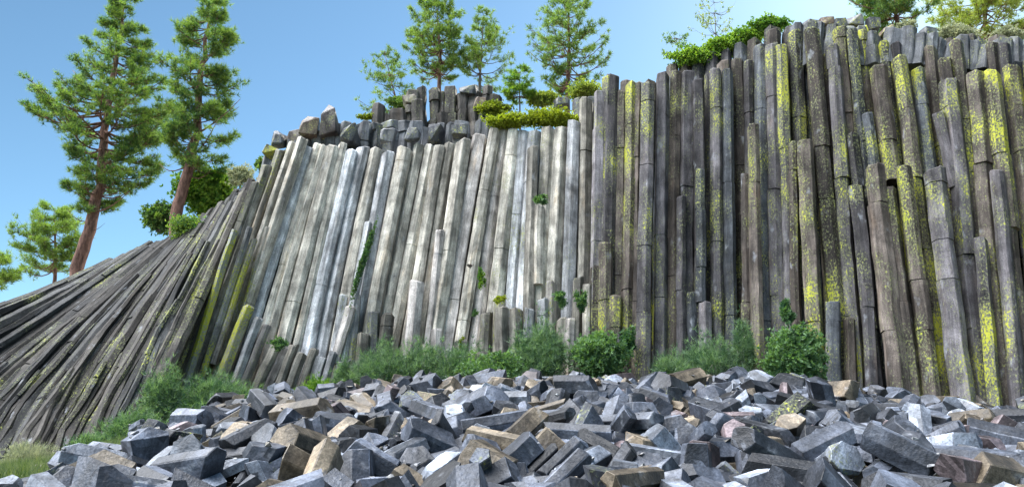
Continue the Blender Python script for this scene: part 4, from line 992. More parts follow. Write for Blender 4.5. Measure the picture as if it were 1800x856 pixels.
'435 3.27 13.72 2.22 .84 -.06 -.21 .5 1212 746;973 -5.37 13.2 1.8 .68 .72 -.11 -.06 367 782;1134 6.73 10.47 1.49 .38 -.14 -.35 .84 1779 815;1859 -2.15 12.46 2.06 .54 .32 -.07 .77 672 753;1974 -5.68 15.46 2.27 .58 0 -.71 -.39 408 742;'
'647 4.61 16.41 2.86 .84 .51 .02 .18 1270 695;1195 -2.86 8.81 1.22 .57 .65 .36 -.35 451 851;1285 .44 17.64 3.08 .06 .32 -.3 .9 920 686;1927 2.52 16.12 2.86 .22 -.43 .46 -.75 1099 698;1463 -1.44 10.35 1.69 .56 -.11 .4 -.72 697 806;'
'1796 -3.47 18.16 3.16 .67 .3 .43 .52 642 687;1492 4.34 11.63 1.88 .81 -.2 -.32 -.45 1414 765;969 .17 14.36 2.38 .94 -.3 -.1 .14 912 731;1994 -4.77 11.16 1.59 .32 -.08 -.49 -.81 315 802;101 .56 14.31 2.38 .76 .49 .19 .38 943 731;'
'1001 -.47 12.78 2.01 .84 .34 -.15 -.39 852 752;1158 -.7 19.13 3.52 .07 -.36 -.85 .38 847 670;1103 .41 14.61 2.44 .56 .51 .65 -.12 936 721;1670 -4.46 13.05 1.93 .1 .04 .85 -.52 446 766;226 -1.44 15.34 2.6 .33 -.26 -.37 .83 782 711;'
'1671 2.12 13.89 2.3 .12 -.27 -.91 -.28 1066 728;1773 2.12 14.13 2.41 .63 .66 .16 -.37 1090 715;1939 7.04 18.23 3.29 .86 -.07 .29 -.41 1406 680;1128 -3.61 16.99 2.79 .95 .03 .14 .27 613 713;1768 -6.17 18.27 2.96 .71 .15 -.11 -.68 459 704;'
'244 12.55 18.29 2.36 .61 -.74 .28 -.01 1784 737;1720 -2.67 18.27 3.31 .36 .74 .38 .42 710 683;1576 .4 12.09 2.02 .7 .63 .33 -.06 921 739;259 -3.41 9.11 1.34 .26 .59 .53 -.56 402 840;1093 2.28 14.66 2.57 .52 .73 -.41 .15 1105 709;'
'1290 -6.01 19.49 3.08 .65 .09 -.14 -.74 483 701;1462 7.28 13.15 2.13 .79 .55 .07 -.28 1613 739;1010 1.65 8.19 1.18 .25 .45 .81 .27 1175 850;1658 -3.53 17.6 2.89 .89 -.41 .02 -.22 626 705;2023 .92 12.8 2.27 .34 -.82 -.44 -.13 990 735;'
'1190 5.8 14.77 2.54 .66 -.54 .31 -.42 1415 716;1618 -.72 15.54 2.71 .81 -.29 -.5 .05 836 703;155 6.22 14.19 2.33 .65 .02 -.1 .76 1473 730;767 -1.61 9.78 1.42 .76 .45 .18 .43 678 821;960 .94 9.94 1.55 .1 -.01 -.44 .89 1005 801;'
'1132 9.61 14.97 2.24 .92 -.03 -.23 -.33 1755 739;1600 -6.74 18.14 2.79 .21 -.38 -.4 .81 414 716;1823 9.13 14.77 2.42 .65 .3 .16 .68 1721 732;236 1.61 14.99 2.64 .06 -.02 .03 1 1053 702;269 -4.94 10.79 1.34 .37 -.5 .72 -.3 266 831;'
'880 1.15 14.94 2.56 .46 .04 .08 -.88 1004 718;1032 -2.33 12.09 2.01 .88 .33 -.09 .33 649 755;1418 2.49 13.87 2.34 .35 .75 -.19 .53 1136 726;1774 7.76 15.59 2.59 .39 -.21 .31 -.84 1553 721;1055 .6 18.93 3.42 .52 -.15 -.11 -.84 943 673;'
'1307 6.55 12.89 2.14 .67 .53 .32 .42 1575 745;349 -2.51 13.07 2.07 .86 .02 .04 .5 633 752;593 4.29 13.96 2.28 .53 .22 .11 .81 1311 733;1259 5.61 12.61 2.01 .4 -.75 -.04 -.53 1493 754;1369 5 16.26 2.88 .62 .23 -.21 .72 1298 693;'
'1380 1.04 18.43 3.26 .56 .33 -.36 -.67 972 684;1565 5.52 17.4 3.09 .87 -.29 .08 .39 1307 686;1767 4.62 14.91 2.49 .1 .55 .44 -.7 1317 719;1932 -3.03 13.35 2.27 .95 -.01 -.04 -.29 609 744;2026 -2.04 8.99 1.33 .1 .22 -.34 .91 594 833;'
'1477 6.13 10.37 1.63 .43 -.55 .53 -.48 1718 802;1765 -7.23 14.77 1.89 .54 .69 -.42 -.25 244 773;1958 -2.32 19.01 3.35 .53 -.25 -.28 -.76 736 676;644 2.56 15.21 2.61 .12 .02 -.46 .88 1120 708;1050 -5.88 15.77 2.33 0 .15 -.71 .69 392 739;'
'1219 6.22 12.44 2 .86 -.21 -.02 -.47 1589 757;1512 -1.54 18.24 3.2 .59 .76 -.27 .06 801 682;828 -.57 10.23 1.49 .79 .37 -.09 -.48 811 816;1684 4.76 15.49 2.63 .06 -.97 .18 -.17 1318 709;383 4.92 12.46 1.93 1 -.07 -.01 .03 1438 773;'
'776 2.99 9.29 1.28 .33 .61 -.22 .69;1276 2.24 16.51 2.93 .89 0 .03 .45;441 -.25 8.06 1.17 .96 -.08 -.23 -.12;468 2.68 9.17 1.19 .08 .41 .25 .87;1136 5.51 13.47 2.3 .85 .52 -.03 .1;1361 -2.96 9.74 1.62 .61 -.52 -.4 .45;1408 -1.38 9.07 1.22 .7 -.07 -.27 -.66;'
'312 12.4 19.63 2.66 .28 -.54 -.74 -.28;339 -5.2 12.66 1.66 .2 .08 .19 -.96;937 5.51 11.46 1.82 .51 -.08 .49 -.7;1918 4.23 16.13 2.8 .15 .54 .56 .61;263 -5.31 13.85 1.92 .04 -.15 -.09 -.98;491 -3.17 18.6 3.09 .94 -.26 .21 -.12;'
'1314 .72 10.94 1.75 .14 .01 -.3 -.94;1486 -6.24 16.78 2.46 .41 .64 .65 -.02;1761 .73 17.35 2.98 .88 .28 .01 .37;1950 6.87 12.91 2.09 .88 -.32 -.01 .35;220 -2.95 18.07 3.08 .58 .1 .25 -.77;639 -2.3 9.84 1.46 .46 .69 -.35 -.43;'
'819 6.64 11.78 1.8 .6 -.17 -.35 .7;1130 -4.51 16.82 2.71 .43 .04 -.53 .73;1255 -2.23 15.42 2.52 .49 -.67 -.25 .5;1578 -3.76 18.49 3.11 .06 -.44 .8 -.41;1724 .08 8.7 1.26 .67 .11 -.28 -.68;1735 -4.72 10.8 1.5 .5 .24 -.24 -.8;'
'2028 12.39 17.93 2.63 .43 .26 -.15 -.85;584 -5.72 14.3 1.99 .74 -.06 .04 -.66;1087 -.11 18.74 3.3 .08 .07 -.79 .6;1640 5.14 18.76 3.27 .65 -.36 .66 -.12;1746 -2.73 15.88 2.58 .12 -.18 .62 -.76;1376 2.95 10.24 1.59 .07 .15 -.41 .89;'
'1221 -1.93 16.71 2.94 .29 -.01 .14 -.95;1515 -2.46 15.54 2.6 .89 -.4 .23 .05;1887 -2.75 12.22 2.01 .73 .54 .21 .36;1956 6.49 10.91 1.7 .69 .13 -.71 .06;883 -3.92 12.9 1.96 .29 .1 -.04 -.95;1004 -2.29 13.01 2.13 .94 .04 .15 .31;'
'1384 3.53 15.33 2.56 .17 .28 -.46 .83;1604 4.36 9.77 1.66 .07 .05 -.24 .97;545 -1.13 15.59 2.69 .72 -.52 -.02 .46;1375 8.01 15.19 2.48 .14 -.01 0 .99;242 -3.99 15.91 2.51 .58 .14 -.77 .25;1310 3.99 15.96 2.72 .84 .15 .32 .42;'
'1792 .71 12.27 2.1 .87 .35 -.14 -.33;1848 -6.83 17.48 2.5 .5 -.48 .02 .72;1884 4.04 10.05 1.65 .55 -.34 .2 .73;874 -6.18 15.95 2.29 .84 -.04 -.21 .49;1388 4.54 18.24 3.19 .19 .03 .69 .7;1980 2.8 14.88 2.72 .43 .22 .43 .76;'
'328 -1.62 12.58 2 .37 .14 .04 .92;1172 1.2 16.94 2.99 .36 .28 .11 -.88;1283 2.72 17.26 3.07 .09 -.34 -.03 -.94;1708 -5.9 13.31 1.94 .62 .23 .13 -.74;1841 -5.41 16.68 2.64 .23 .91 .02 -.36;1864 4.95 15.04 2.57 .74 .53 .07 .4;'
'460 7.67 13.62 2.07 .67 .24 -.56 .42;1257 5.77 13.94 2.31 .99 .1 -.02 -.1;1872 1.6 17.57 3.2 .39 .85 .17 -.3;1936 4.92 11.52 1.9 .3 .1 -.92 -.23;1946 -7.03 15.16 1.97 .54 .81 -.11 -.21;482 7.71 15.11 2.43 .26 .15 -.01 -.95;'
'977 7.53 15.35 2.44 .05 -.34 .41 -.85;1296 -.12 11.83 2 .39 -.18 .4 .81;1474 3.83 13.97 2.3 .69 .09 .32 -.64;1506 .77 16.7 2.89 .88 .28 .35 .15;1843 -5.59 17.57 2.78 .38 0 -.01 .93;1898 1.48 9.94 1.52 .7 -.22 .35 -.58;1979 -3.34 14.36 2.31 .54 -.43 .38 -.61;'
'320 -2.92 18.76 3.2 .64 -.08 .47 .6;1421 .56 19.37 3.45 .85 -.33 .19 -.35;1833 1.57 15.14 2.84 .92 .01 -.19 -.34;645 5.24 11.55 1.82 .26 .53 -.49 .64;1188 .56 17.89 3.17 .11 -.05 0 .99;1661 .03 16.48 2.87 .89 -.13 .44 -.05;'
'1682 7.47 12.56 1.99 .22 -.41 .13 -.87;268 6.36 14.64 2.41 .77 -.08 .61 .15;403 2.87 13.66 2.12 .73 .52 -.39 .21;781 .33 10.39 1.61 .86 .12 .1 -.48;1253 -5.89 11.13 1.43 .88 -.07 .2 .43;1809 3.16 9.42 1.57 .92 -.03 -.04 .38;'
'866 2.4 13.35 2.04 .92 .3 -.04 .23;1157 -6.57 15.84 2.28 .06 .52 -.73 -.43;1505 -1.93 12.53 1.99 .05 -.01 .04 -1;1607 2.19 18.52 3.17 .72 .07 .35 .59;1674 -3.26 17.93 3.08 .6 -.4 .07 -.69;1954 -4.39 18.5 3.06 .78 -.2 -.54 .25;'
'597 3.88 16.37 2.77 .83 .38 -.39 -.06;761 2.68 17.54 3.06 .95 -.1 -.29 -.06;1038 -6.4 14.27 1.96 .38 -.02 -.07 .92;1447 4.53 17.79 3.1 .42 .47 .51 .58;1468 8.52 17.52 2.84 .18 -.46 .27 -.83;1857 8.18 16.71 2.67 .34 .6 .7 -.19;'
'748 4.7 11.95 1.85 .59 .15 -.07 -.79;948 -3.28 13.34 2.15 .65 -.2 -.47 -.56;1279 1.81 11.49 1.91 .26 -.19 .11 .94;1333 3.84 14.62 2.47 .49 .85 -.07 .15;1592 -5.66 14.03 1.91 .29 .19 .48 -.8;1807 1.93 19.18 3.39 .24 -.1 -.4 .88;'
'1017 6.1 15.67 2.73 .49 .83 .23 .05;1487 -4.23 12.88 1.91 .58 .34 -.24 -.69;1571 4.07 14.49 2.42 .98 .06 -.19 .04;1744 -5.3 12.79 1.78 .39 .15 -.54 .73;1849 -6.08 11.78 1.54 .27 .93 -.26 .05;322 .31 17.46 2.94 .46 -.13 .45 -.75;'
'412 4.26 17.58 3.02 .64 -.33 -.42 .55;709 -3.91 12.36 1.84 .95 .16 -.01 -.25;838 -3.01 11.95 1.95 .72 .31 .04 .62;1382 5.08 19.24 3.38 .27 -.66 .61 .34;1858 3.94 14.82 2.54 .12 -.93 .27 .21;2004 6.44 16.77 2.94 .25 .22 .35 .88;'
'550 -.1 11.47 1.88 .07 -.52 -.6 .6;1180 8.24 15.74 2.57 .2 .22 .33 .89;1451 -1.12 17.81 3.16 .37 .56 .64 .37;1619 -4.05 10.56 1.45 .67 -.4 -.45 .44;1690 7.5 13.61 2.24 .33 -.76 -.53 .21;1818 -.55 9.56 1.34 .74 -.42 .03 -.53;'
'1861 7.38 10.91 1.71 .65 .66 -.01 .38;221 -1.62 13.05 2.08 .99 -.04 .06 -.15;351 2.69 12.98 1.93 .49 .26 -.11 -.82;368 5.5 12.19 1.91 .94 -.14 .03 .31;1273 7.18 19.32 3.27 .19 0 .81 .56;1293 3.18 16.76 3.02 .7 -.1 -.28 .65;'
'1331 -.78 14.69 2.48 .4 -.53 .21 .72;1503 7.95 16.92 2.75 .94 -.31 .02 .17;1688 2.99 12.85 1.97 .32 .21 .26 -.89;241 -1.76 11.66 1.73 .71 .36 .12 .6;445 3.4 14.66 2.42 .54 .6 -.34 -.49;552 7.37 14.9 2.35 .23 .08 .21 .94;800 -2.21 12.81 2.06 .98 -.01 -.08 .17;'
'1469 4.91 10.75 1.77 .82 -.11 .22 -.52;1795 2.43 18.23 3.29 .37 .4 .28 .79;1878 -3.14 15.38 2.49 .77 .55 .24 -.21;1920 -1.68 18.99 3.33 .12 -.26 .69 .66;1929 6.75 9.99 1.51 .81 .13 .37 .44;598 -6.21 13.14 1.78 .12 -.01 -.15 .98;'
'1182 2.44 12.9 1.98 .76 -.03 -.18 -.62;1460 6.23 10.81 1.8 .14 .05 .61 -.78;1525 -.37 16.1 2.86 .43 -.35 -.42 .71;1549 7.95 14.63 2.3 .37 -.7 .4 .47;1824 8.33 14.54 2.35 .75 -.63 -.01 .18;1984 -2.78 17.94 3.05 .6 -.07 -.5 .62;'
'747 4.14 15.46 2.51 .7 .64 -.21 -.26;841 8.22 17.71 2.86 .65 .4 .37 .53;1086 5.44 11.78 1.87 .47 0 -.06 .88;1370 -1.17 16.84 2.85 .68 .18 .7 .1;1434 -6.41 13.5 1.8 .81 -.33 -.47 .01;1711 -7.71 16.4 2.1 .35 .09 -.03 .93;1828 12.04 18.54 2.51 .72 -.09 -.03 .69;'
'1876 3.06 18.03 3.19 .49 -.82 -.23 .18;407 5.12 14.41 2.39 .75 .66 0 .04;650 -4.18 9.27 1.27 .68 .17 -.03 -.71;701 -2.14 15.12 2.38 .18 -.07 -.13 .97;1181 6.91 15.64 2.61 .99 -.13 .07 -.05;1191 -5.82 15.16 2.16 .71 -.59 -.37 -.03;'
'1230 6.97 15.03 2.52 .59 .23 .1 -.76;1389 -.83 13.59 2.25 .62 -.01 -.72 -.31;1941 -1.93 10.04 1.46 .24 .24 -.29 .9;1989 .04 15.86 2.8 .25 .64 .12 -.72;2031 -3.17 15.81 2.61 .41 -.69 .32 -.51;452 -3.07 8.75 1.22 .57 -.3 -.52 .56;'
'640 2.08 15.38 2.61 .71 -.6 .24 -.28;680 .82 15.51 2.65 .68 -.14 -.06 .72;708 -3.18 12.94 2.07 .58 .5 -.45 -.46;719 6.63 12.43 1.87 .65 .06 .76 -.02;763 -3.32 17.25 2.73 .78 .18 -.49 .33;873 1.97 14.6 2.5 .86 .08 -.1 .49;'
'1321 -7.99 19.29 2.54 .09 .07 -.01 -.99;1329 2.49 11.08 1.76 .68 .22 -.68 -.16;1493 7.57 12.86 1.99 .23 .2 -.93 .22;1523 6.96 14.08 2.21 .94 -.19 .24 -.17;1716 -2.09 18.86 3.36 .8 .01 -.41 .44;1798 -3.35 9.4 1.34 .03 -.01 -.23 -.97;'
'1837 1.2 7.46 1.23 .82 -.41 -.2 .34;1955 -1.04 15.31 2.66 .15 .73 .19 .64;1973 11.02 18.55 2.65 .71 .57 0 .41;502 6 11.37 1.76 .92 .22 .13 .31;704 -5.64 19.65 2.98 .76 -.13 -.2 .61;901 8.65 17.33 2.68 .32 -.08 -.01 -.94;1193 1.28 17.75 3.16 .89 -.35 -.21 .2;'
'1573 -4.98 17.66 2.87 .92 -.01 -.36 -.18;1815 5.2 12.92 2.04 .69 -.72 .09 .03;112 -5.52 9.2 1.15 .25 .23 .92 .17;759 -1.16 11.59 1.83 .66 .14 .04 -.73;1587 -2.48 18.39 3.2 .35 .44 .62 .55;1613 -2.61 10.29 1.5 .57 .6 .21 -.53;'
'1957 -8.71 17.61 2.17 .5 .81 -.28 .07;301 7.69 16.41 2.6 .95 .23 -.07 .2;344 -2.7 9.84 1.41 .48 .49 -.71 .15;424 1.15 17.39 2.95 .22 .1 .09 -.97;499 3.27 12.82 1.93 .71 -.29 -.3 .57;537 4.42 11.53 1.7 .55 .32 .33 -.69;900 4.75 17.55 3.03 .84 .21 .41 -.28;'
'1079 -2.96 11.46 1.73 .07 .12 .94 .32;1205 -2.73 18.98 3.3 .56 -.56 .05 -.61;1320 -2.53 10.92 1.57 .71 -.58 .39 .07;1334 -4.99 19.16 2.99 .79 -.59 -.04 -.12;1386 1.9 15.14 2.63 .58 .21 .72 .32;1599 .65 18.16 3.19 .51 .59 -.45 .44;'
'1650 -4.46 11.57 1.53 .01 -.04 -.74 .67;1665 1.84 8.59 1.23 .1 .19 .82 -.53;1873 7.55 16.16 2.66 .87 -.43 .2 -.14;131 5.78 14.33 2.35 1 .02 .03 -.05;385 -2.56 18.1 2.98 .45 -.04 -.03 .89;612 -.66 12.5 2 .94 .2 .28 .09;687 -1.66 16.2 2.7 .48 .13 0 -.87;'
'846 -2.91 16.6 2.64 .58 .29 .59 -.47;867 4.14 8.95 1.22 .55 .05 .02 -.84;1187 9.78 15.51 2.29 .6 .44 .42 -.52;1201 3.97 12.89 2.12 .38 .4 .8 .24;1302 -5.4 18.01 2.85 .23 -.56 -.79 .03;1359 12.6 18.88 2.51 .74 -.12 .65 .09;'
'1455 -1.18 14.7 2.46 .45 .55 -.11 -.69;1497 3.63 8.65 1.19 .4 .18 -.68 .59;1981 3.61 13.51 2.34 .1 -.15 .81 -.55;198 .62 16.43 2.71 .96 .25 -.01 -.13;271 -6.54 13.88 1.91 .47 .1 .01 .88;315 5.08 16.79 2.92 .93 -.04 .1 -.36;'
'321 0 9.39 1.3 .99 .1 .03 .04;384 3.06 14.13 2.18 .25 .7 .63 -.23;447 8.72 19.32 2.98 .41 .23 -.04 .88;1028 .07 13.23 2.18 .16 .39 -.48 .77;1119 4.42 16.76 2.89 .28 -.68 -.06 -.67;1328 -.16 14.61 2.41 .11 .99 .02 .01;1563 5.59 15.65 2.74 .69 -.34 -.11 .63;'
'1845 -1.02 19.3 3.34 .41 -.13 -.14 -.89;1856 3.82 11.44 1.82 .11 .79 -.6 .04;2001 -1.85 18.05 3.12 .37 -.15 .25 -.88;191 5.65 11.1 1.74 .56 .22 .74 -.31;287 -4.15 13.15 1.97 .14 -.01 .56 -.82;683 -1.81 12.18 1.85 .53 .6 .34 .5;'
'714 -1.49 11.69 1.81 .73 .21 .1 -.64;721 -.29 13.4 2.14 .27 .07 .04 -.96;745 2.21 11.58 1.86 .03 -.04 -.35 .94;774 4.31 11.04 1.66 .91 -.38 .16 .08;792 -3.09 11.18 1.75 .8 .25 -.05 -.54;871 2.22 15.06 2.59 .65 .74 .13 .1;'
'1005 3.05 7.31 1.09 .39 .07 -.91 -.09;1075 8.19 11.71 1.87 .14 -.41 -.67 .6;1262 10.8 16.28 2.27 .1 -.32 -.24 .91;1282 1.68 9.71 1.5 .75 .07 -.64 -.17;1346 .08 18.43 3.11 .5 -.21 .48 -.69;1368 3.32 18.28 3.24 .59 .19 .03 .78;'
'1839 4.28 18.5 3.41 .94 -.19 -.06 -.28;571 6.53 13.5 2.08 .76 .17 -.37 .5;689 .14 14.84 2.49 .59 -.29 .48 -.58;809 3.35 15.28 2.5 .38 -.74 -.24 -.5;941 -4.16 13.63 2.06 .63 .01 .17 -.76;1143 -5.45 15.94 2.41 .34 -.26 -.12 .9;'
'1215 -3.54 15.65 2.41 .62 .14 -.62 .47;1322 1.06 14.11 2.32 .61 -.1 .46 -.63;1342 -6.07 10.05 1.14 .53 .23 .03 -.81;1363 5.25 14.86 2.44 .81 -.01 -.12 .57;1412 7.08 11.7 1.82 .91 .29 .1 -.29;1476 -1.64 11.22 1.67 .76 .55 -.32 -.12;'
'1501 8.8 12.91 1.92 .01 -.61 .09 .79;1626 8.98 17.87 2.78 .02 .21 -.41 .89;1660 8.01 12.46 1.86 .66 .69 .21 .18;1931 1.1 15.59 2.79 .16 .45 -.77 .42;2030 2.22 15.54 2.75 .14 .02 -.61 -.78;109 -.91 10.67 1.66 .75 .07 -.24 .61;'
'141 3.72 11.92 1.83 .73 -.07 -.67 -.1;463 -.32 14.82 2.49 .89 .34 -.02 .32;488 -.29 13.77 2.26 .78 .04 -.6 -.19;505 2.9 17.87 3.12 .22 .05 -.55 .8;658 -1.34 10.41 1.52 .49 .28 -.18 -.81;938 1.76 14.12 2.26 .69 -.26 -.63 .25;'
'1060 4.86 14.61 2.41 .7 .43 .24 .51;1092 7.12 18.47 3.12 .42 .13 0 .9;1094 6.53 17.3 2.94 .37 -.36 -.2 .83;1213 11.88 19.38 2.66 .89 .33 -.32 -.05;1566 -.57 9.13 1.29 .87 .43 -.21 .09;1577 2.02 9.36 1.28 .46 -.4 .39 .69;1639 2.92 12.05 1.88 .32 .9 -.09 -.29;'
'1654 2.04 11.96 2.06 .01 .05 -.28 -.96;1706 2 15.88 2.77 .9 -.04 .24 -.36;1732 -.85 17.75 3 .08 -.36 -.48 .8;1851 -4.88 17.34 2.79 .66 .14 -.74 .02;1853 -5.54 13.03 1.87 .46 -.38 .75 .28;2016 -7.21 16.06 2.07 .93 -.1 -.31 .19;'
'2024 -1.68 10.72 1.58 .61 -.44 .36 -.55;275 -.9 19.11 3.21 .11 .37 .29 -.87;577 -1.65 17.78 3.02 .07 -.11 .24 .96;583 1.85 9.98 1.52 .36 .33 .35 .8;617 2.32 9.14 1.23 .89 .35 0 -.29;629 -3.33 10.13 1.53 .17 -.17 -.7 .67;636 8.79 15.24 2.4 .44 -.4 .72 .37;'
'766 -5.3 10.33 1.22 .62 -.22 -.68 -.33;808 -4.71 17.85 2.77 .6 .6 -.38 -.37;825 7.4 15.65 2.43 1 -.03 -.03 .01;1020 -1.87 16.51 2.75 .32 .71 -.27 -.57;1035 -3.92 12.61 1.88 .93 .31 -.09 -.2;1105 -4.1 15.23 2.41 .73 .45 -.14 .5;'
'1245 1.89 17.06 2.86 .96 .04 0 -.28;1295 -4.84 14.92 2.22 .42 -.11 .12 -.89;1464 -4.15 14.63 2.39 .13 -.04 -.02 .99;1483 3.2 10.44 1.63 .77 .14 -.37 -.51;1550 -1.16 8.46 1.2 .84 -.47 .25 .1;1637 .66 11.42 1.82 .25 .23 -.62 -.71;'
'1644 7.71 15.87 2.51 .14 -.03 .39 -.91;1666 2.32 14.39 2.44 .75 .53 -.04 -.39;1816 6.65 15.13 2.58 .28 -.29 .03 .92;1923 -5.07 8.71 1.13 .58 .7 -.42 .06;130 -3.62 18.11 2.94 .74 .44 -.22 -.46;140 -2.21 16.77 2.72 .17 -.05 .58 -.79;'
'142 2.54 14.54 2.39 .32 -.17 -.68 .63;207 3.04 13.33 2.02 .49 -.16 -.57 .64;237 9.2 14.85 2.19 .18 .05 .53 -.83;277 -5.38 11.3 1.33 .18 .01 -.12 .98;324 3.56 10.12 1.48 .64 .07 -.14 .75;417 -5.95 15.6 2.17 .17 .74 -.21 -.61;'
'434 -6.11 13.42 1.79 .42 .65 .23 -.59;449 5.2 12.75 1.99 .94 .19 0 .27;493 4.77 15.25 2.51 .71 .37 .11 -.59;710 -3.15 16.37 2.6 .23 .01 -.12 .96;716 -2.21 11.26 1.64 .36 -.05 .13 -.92;754 -3.58 13.36 2.03 .14 -.97 -.19 .01;'
'1033 -6.26 13.64 1.86 .48 .4 .65 -.42;1104 -5.98 17.47 2.76 .12 -.25 -.47 -.84;1148 2.59 11.95 1.88 .81 -.11 -.07 .57;1156 3.09 11.37 1.75 .48 .4 -.69 .35;1210 -4.16 18.37 2.98 .72 -.18 .3 .6;1315 1.5 11.87 1.99 .55 0 .07 -.83;'
'1552 -1.16 13.47 2.21 .71 .57 -.4 -.07;1657 -2.08 11.76 1.77 .25 .02 .71 -.66;1780 7.23 17.42 3 .4 .89 -.06 -.21;1880 10.17 17.66 2.61 .77 -.34 .27 -.47;1922 2.37 13.08 2.02 .34 .36 .01 -.87;1963 2.32 13.55 2.24 .23 .51 -.73 .4;'
'1998 -.17 10.18 1.46 .77 -.45 -.35 .28;2027 11.17 16.95 2.33 .81 -.1 .5 -.28;229 6.71 9.84 1.36 .52 .82 -.11 -.21;252 .05 13.78 2.18 .76 .11 -.2 .61;398 -2.04 17.32 2.87 .03 .03 -.35 .94;454 -.38 17.27 2.89 .85 .22 .06 -.47;'
'568 -4.23 10.78 1.43 .63 -.55 .49 .26;578 8.39 14.27 2.29 .92 -.38 -.04 -.05;678 -2.61 17.08 2.81 .37 .92 -.1 -.02;679 5.02 15.68 2.57 .62 .73 -.18 -.21;715 .28 9.88 1.44 .7 -.03 .28 -.66;894 -7.29 18.19 2.51 .56 .35 -.04 .75;'
'912 6.56 19.02 3.19 .22 .28 -.39 -.85;999 2.28 10.69 1.53 .92 .04 -.33 .19;1023 -2.48 12.52 1.98 .12 .05 -.67 -.73;1070 -6.15 12.74 1.68 .21 -.01 -.41 .89;1110 .17 12.44 2.04 .22 -.9 .36 .12;1149 -.45 10.49 1.73 .24 -.61 -.62 .43;'
'1169 7.59 15.64 2.44 .56 .01 -.27 .78;1229 7.82 12.04 1.86 .87 -.22 -.3 .32;1242 5.88 16.33 2.89 .99 -.09 .12 .04;1280 1.47 10.94 1.71 .95 -.08 .1 -.28;1284 -5.21 9.96 1.19 .71 .16 -.24 .64;1403 .01 15.18 2.51 .47 .79 .37 -.13;'
'1536 -2.77 17.7 2.89 .9 .44 -.05 0;1560 -4.76 13.3 1.92 .29 -.66 -.2 -.67;1567 9.74 19.07 2.88 .07 -.86 -.5 -.03;1602 .58 15.96 2.66 .19 -.43 -.3 .83;1610 -5.25 10.59 1.28 .44 .5 .64 -.38;1633 2.38 20 3.38 .39 -.41 -.61 .56;'
'1645 2.6 17.76 3.12 .1 .1 .41 -.9;1663 -5.33 20.1 3.03 .49 -.29 .57 -.59;1689 -6.13 12.12 1.57 .19 .75 .24 .59;1741 -2.08 16.51 2.66 .76 .08 -.01 .65;1749 3.7 13.37 2.17 .2 .15 .84 -.49;1827 5.37 17.94 3.16 .48 -.22 .7 -.48;'
'1906 -1.96 11.86 1.9 .58 -.24 -.32 .71;1921 -.83 15.14 2.58 .57 -.76 -.3 .01;2005 5.67 18.6 3.25 .32 .08 -.94 .13;2013 -3.78 19.5 3.24 .7 .48 -.13 -.52;100 -1.22 14.04 2.21 .8 .05 .14 -.59;102 3.96 17.02 2.91 .97 -.04 .02 .24;'
'103 14.1 19.13 2.32 .76 .31 -.12 -.56;104 4.69 14.68 2.35 .48 -.17 .22 -.83;105 1.19 7.78 1.04 .04 0 .23 .97;106 -1.37 17.6 2.85 .8 .39 .15 .43;107 .82 15.24 2.52 .42 -.14 .38 .81;108 .24 15.3 2.48 .89 -.18 -.1 .41;110 14.51 18.85 2.39 .57 -.81 -.13 -.01;'
'111 10.04 15.63 2.01 .09 -.21 .74 -.63;113 7.97 11.95 1.76 .8 .36 .11 .47;114 1.83 12.62 1.88 .95 .21 -.05 -.23;115 -5.44 18.09 2.59 .53 -.28 -.75 .27;116 10.41 14.88 1.86 .9 .39 -.01 -.2;117 8.19 10.98 1.55 .36 -.13 -.42 .82;'
'118 -5.74 8.12 .79 .77 -.4 -.33 .38;119 -3.61 12.97 1.97 .41 -.08 -.23 .88;120 2.34 18.02 3.08 .78 -.17 .2 -.57;121 11.84 17.21 2.21 .88 .38 .14 .26;122 7.06 18.85 2.95 .92 -.25 .11 .28;123 -2.02 8.44 1.08 .54 -.01 -.22 .82;'
'124 -6.67 17.21 2.4 .44 -.16 .62 -.63;125 2.82 10.71 1.6 .96 .24 0 .13;126 1.88 17.65 2.91 .77 .33 -.17 -.51;127 3.52 10.65 1.61 .48 .26 -.23 -.81;128 -1.29 7.64 .97 .06 .86 -.17 -.47;129 2.25 8.82 1.15 .75 -.04 -.46 .48;'
'132 5.9 19.21 3.22 .9 .08 -.04 .43;133 -.52 16.09 2.7 .27 -.01 -.37 .89;134 -4.98 19.57 2.96 .82 .3 .47 -.13;135 7.01 18.29 2.96 .32 .17 -.34 .86;136 7.03 15.64 2.35 .68 .72 .1 .1;137 8.71 18.57 2.75 .19 .29 .19 .92;138 -4.08 15.55 2.34 .23 -.07 -.51 .83;'
'139 11.72 17.87 2.32 .82 .32 -.11 -.45;143 6.93 11.94 1.74 .19 -.06 .57 -.8;144 7 14.38 2.23 .86 .17 -.03 .48;145 -.33 9.94 1.36 .91 .33 -.07 -.23;146 6 13.28 2.01 .87 .36 .07 .33;147 3.56 18.52 3.2 .8 .02 .06 -.59;148 -5.37 15.57 2.28 .72 -.45 .38 -.36;'
'149 -1.38 18.14 2.96 .72 -.05 .14 -.68;150 -4.69 15.48 2.22 .5 .24 -.06 -.83;151 2.69 11.04 1.69 .52 .04 .22 -.83;152 9.91 17.75 2.29 .7 .45 .1 -.55;153 3.71 13.11 2.08 .8 .34 -.01 -.49;154 -5.08 17.61 2.62 .5 .07 .03 -.86;'
'156 -5.27 17.04 2.52 .96 -.2 .09 .15;157 -1.16 7.37 1.04 .51 .1 -.04 -.85;158 3.89 12.6 1.97 .42 .12 -.01 .9;159 3.8 15.03 2.41 .69 .29 -.14 -.66;160 9.21 18.89 2.6 .04 -.39 .92 -.09;161 5.38 9.47 1.12 .02 -.33 -.85 .41;162 -.47 9.3 1.21 .87 .07 .09 -.48;'
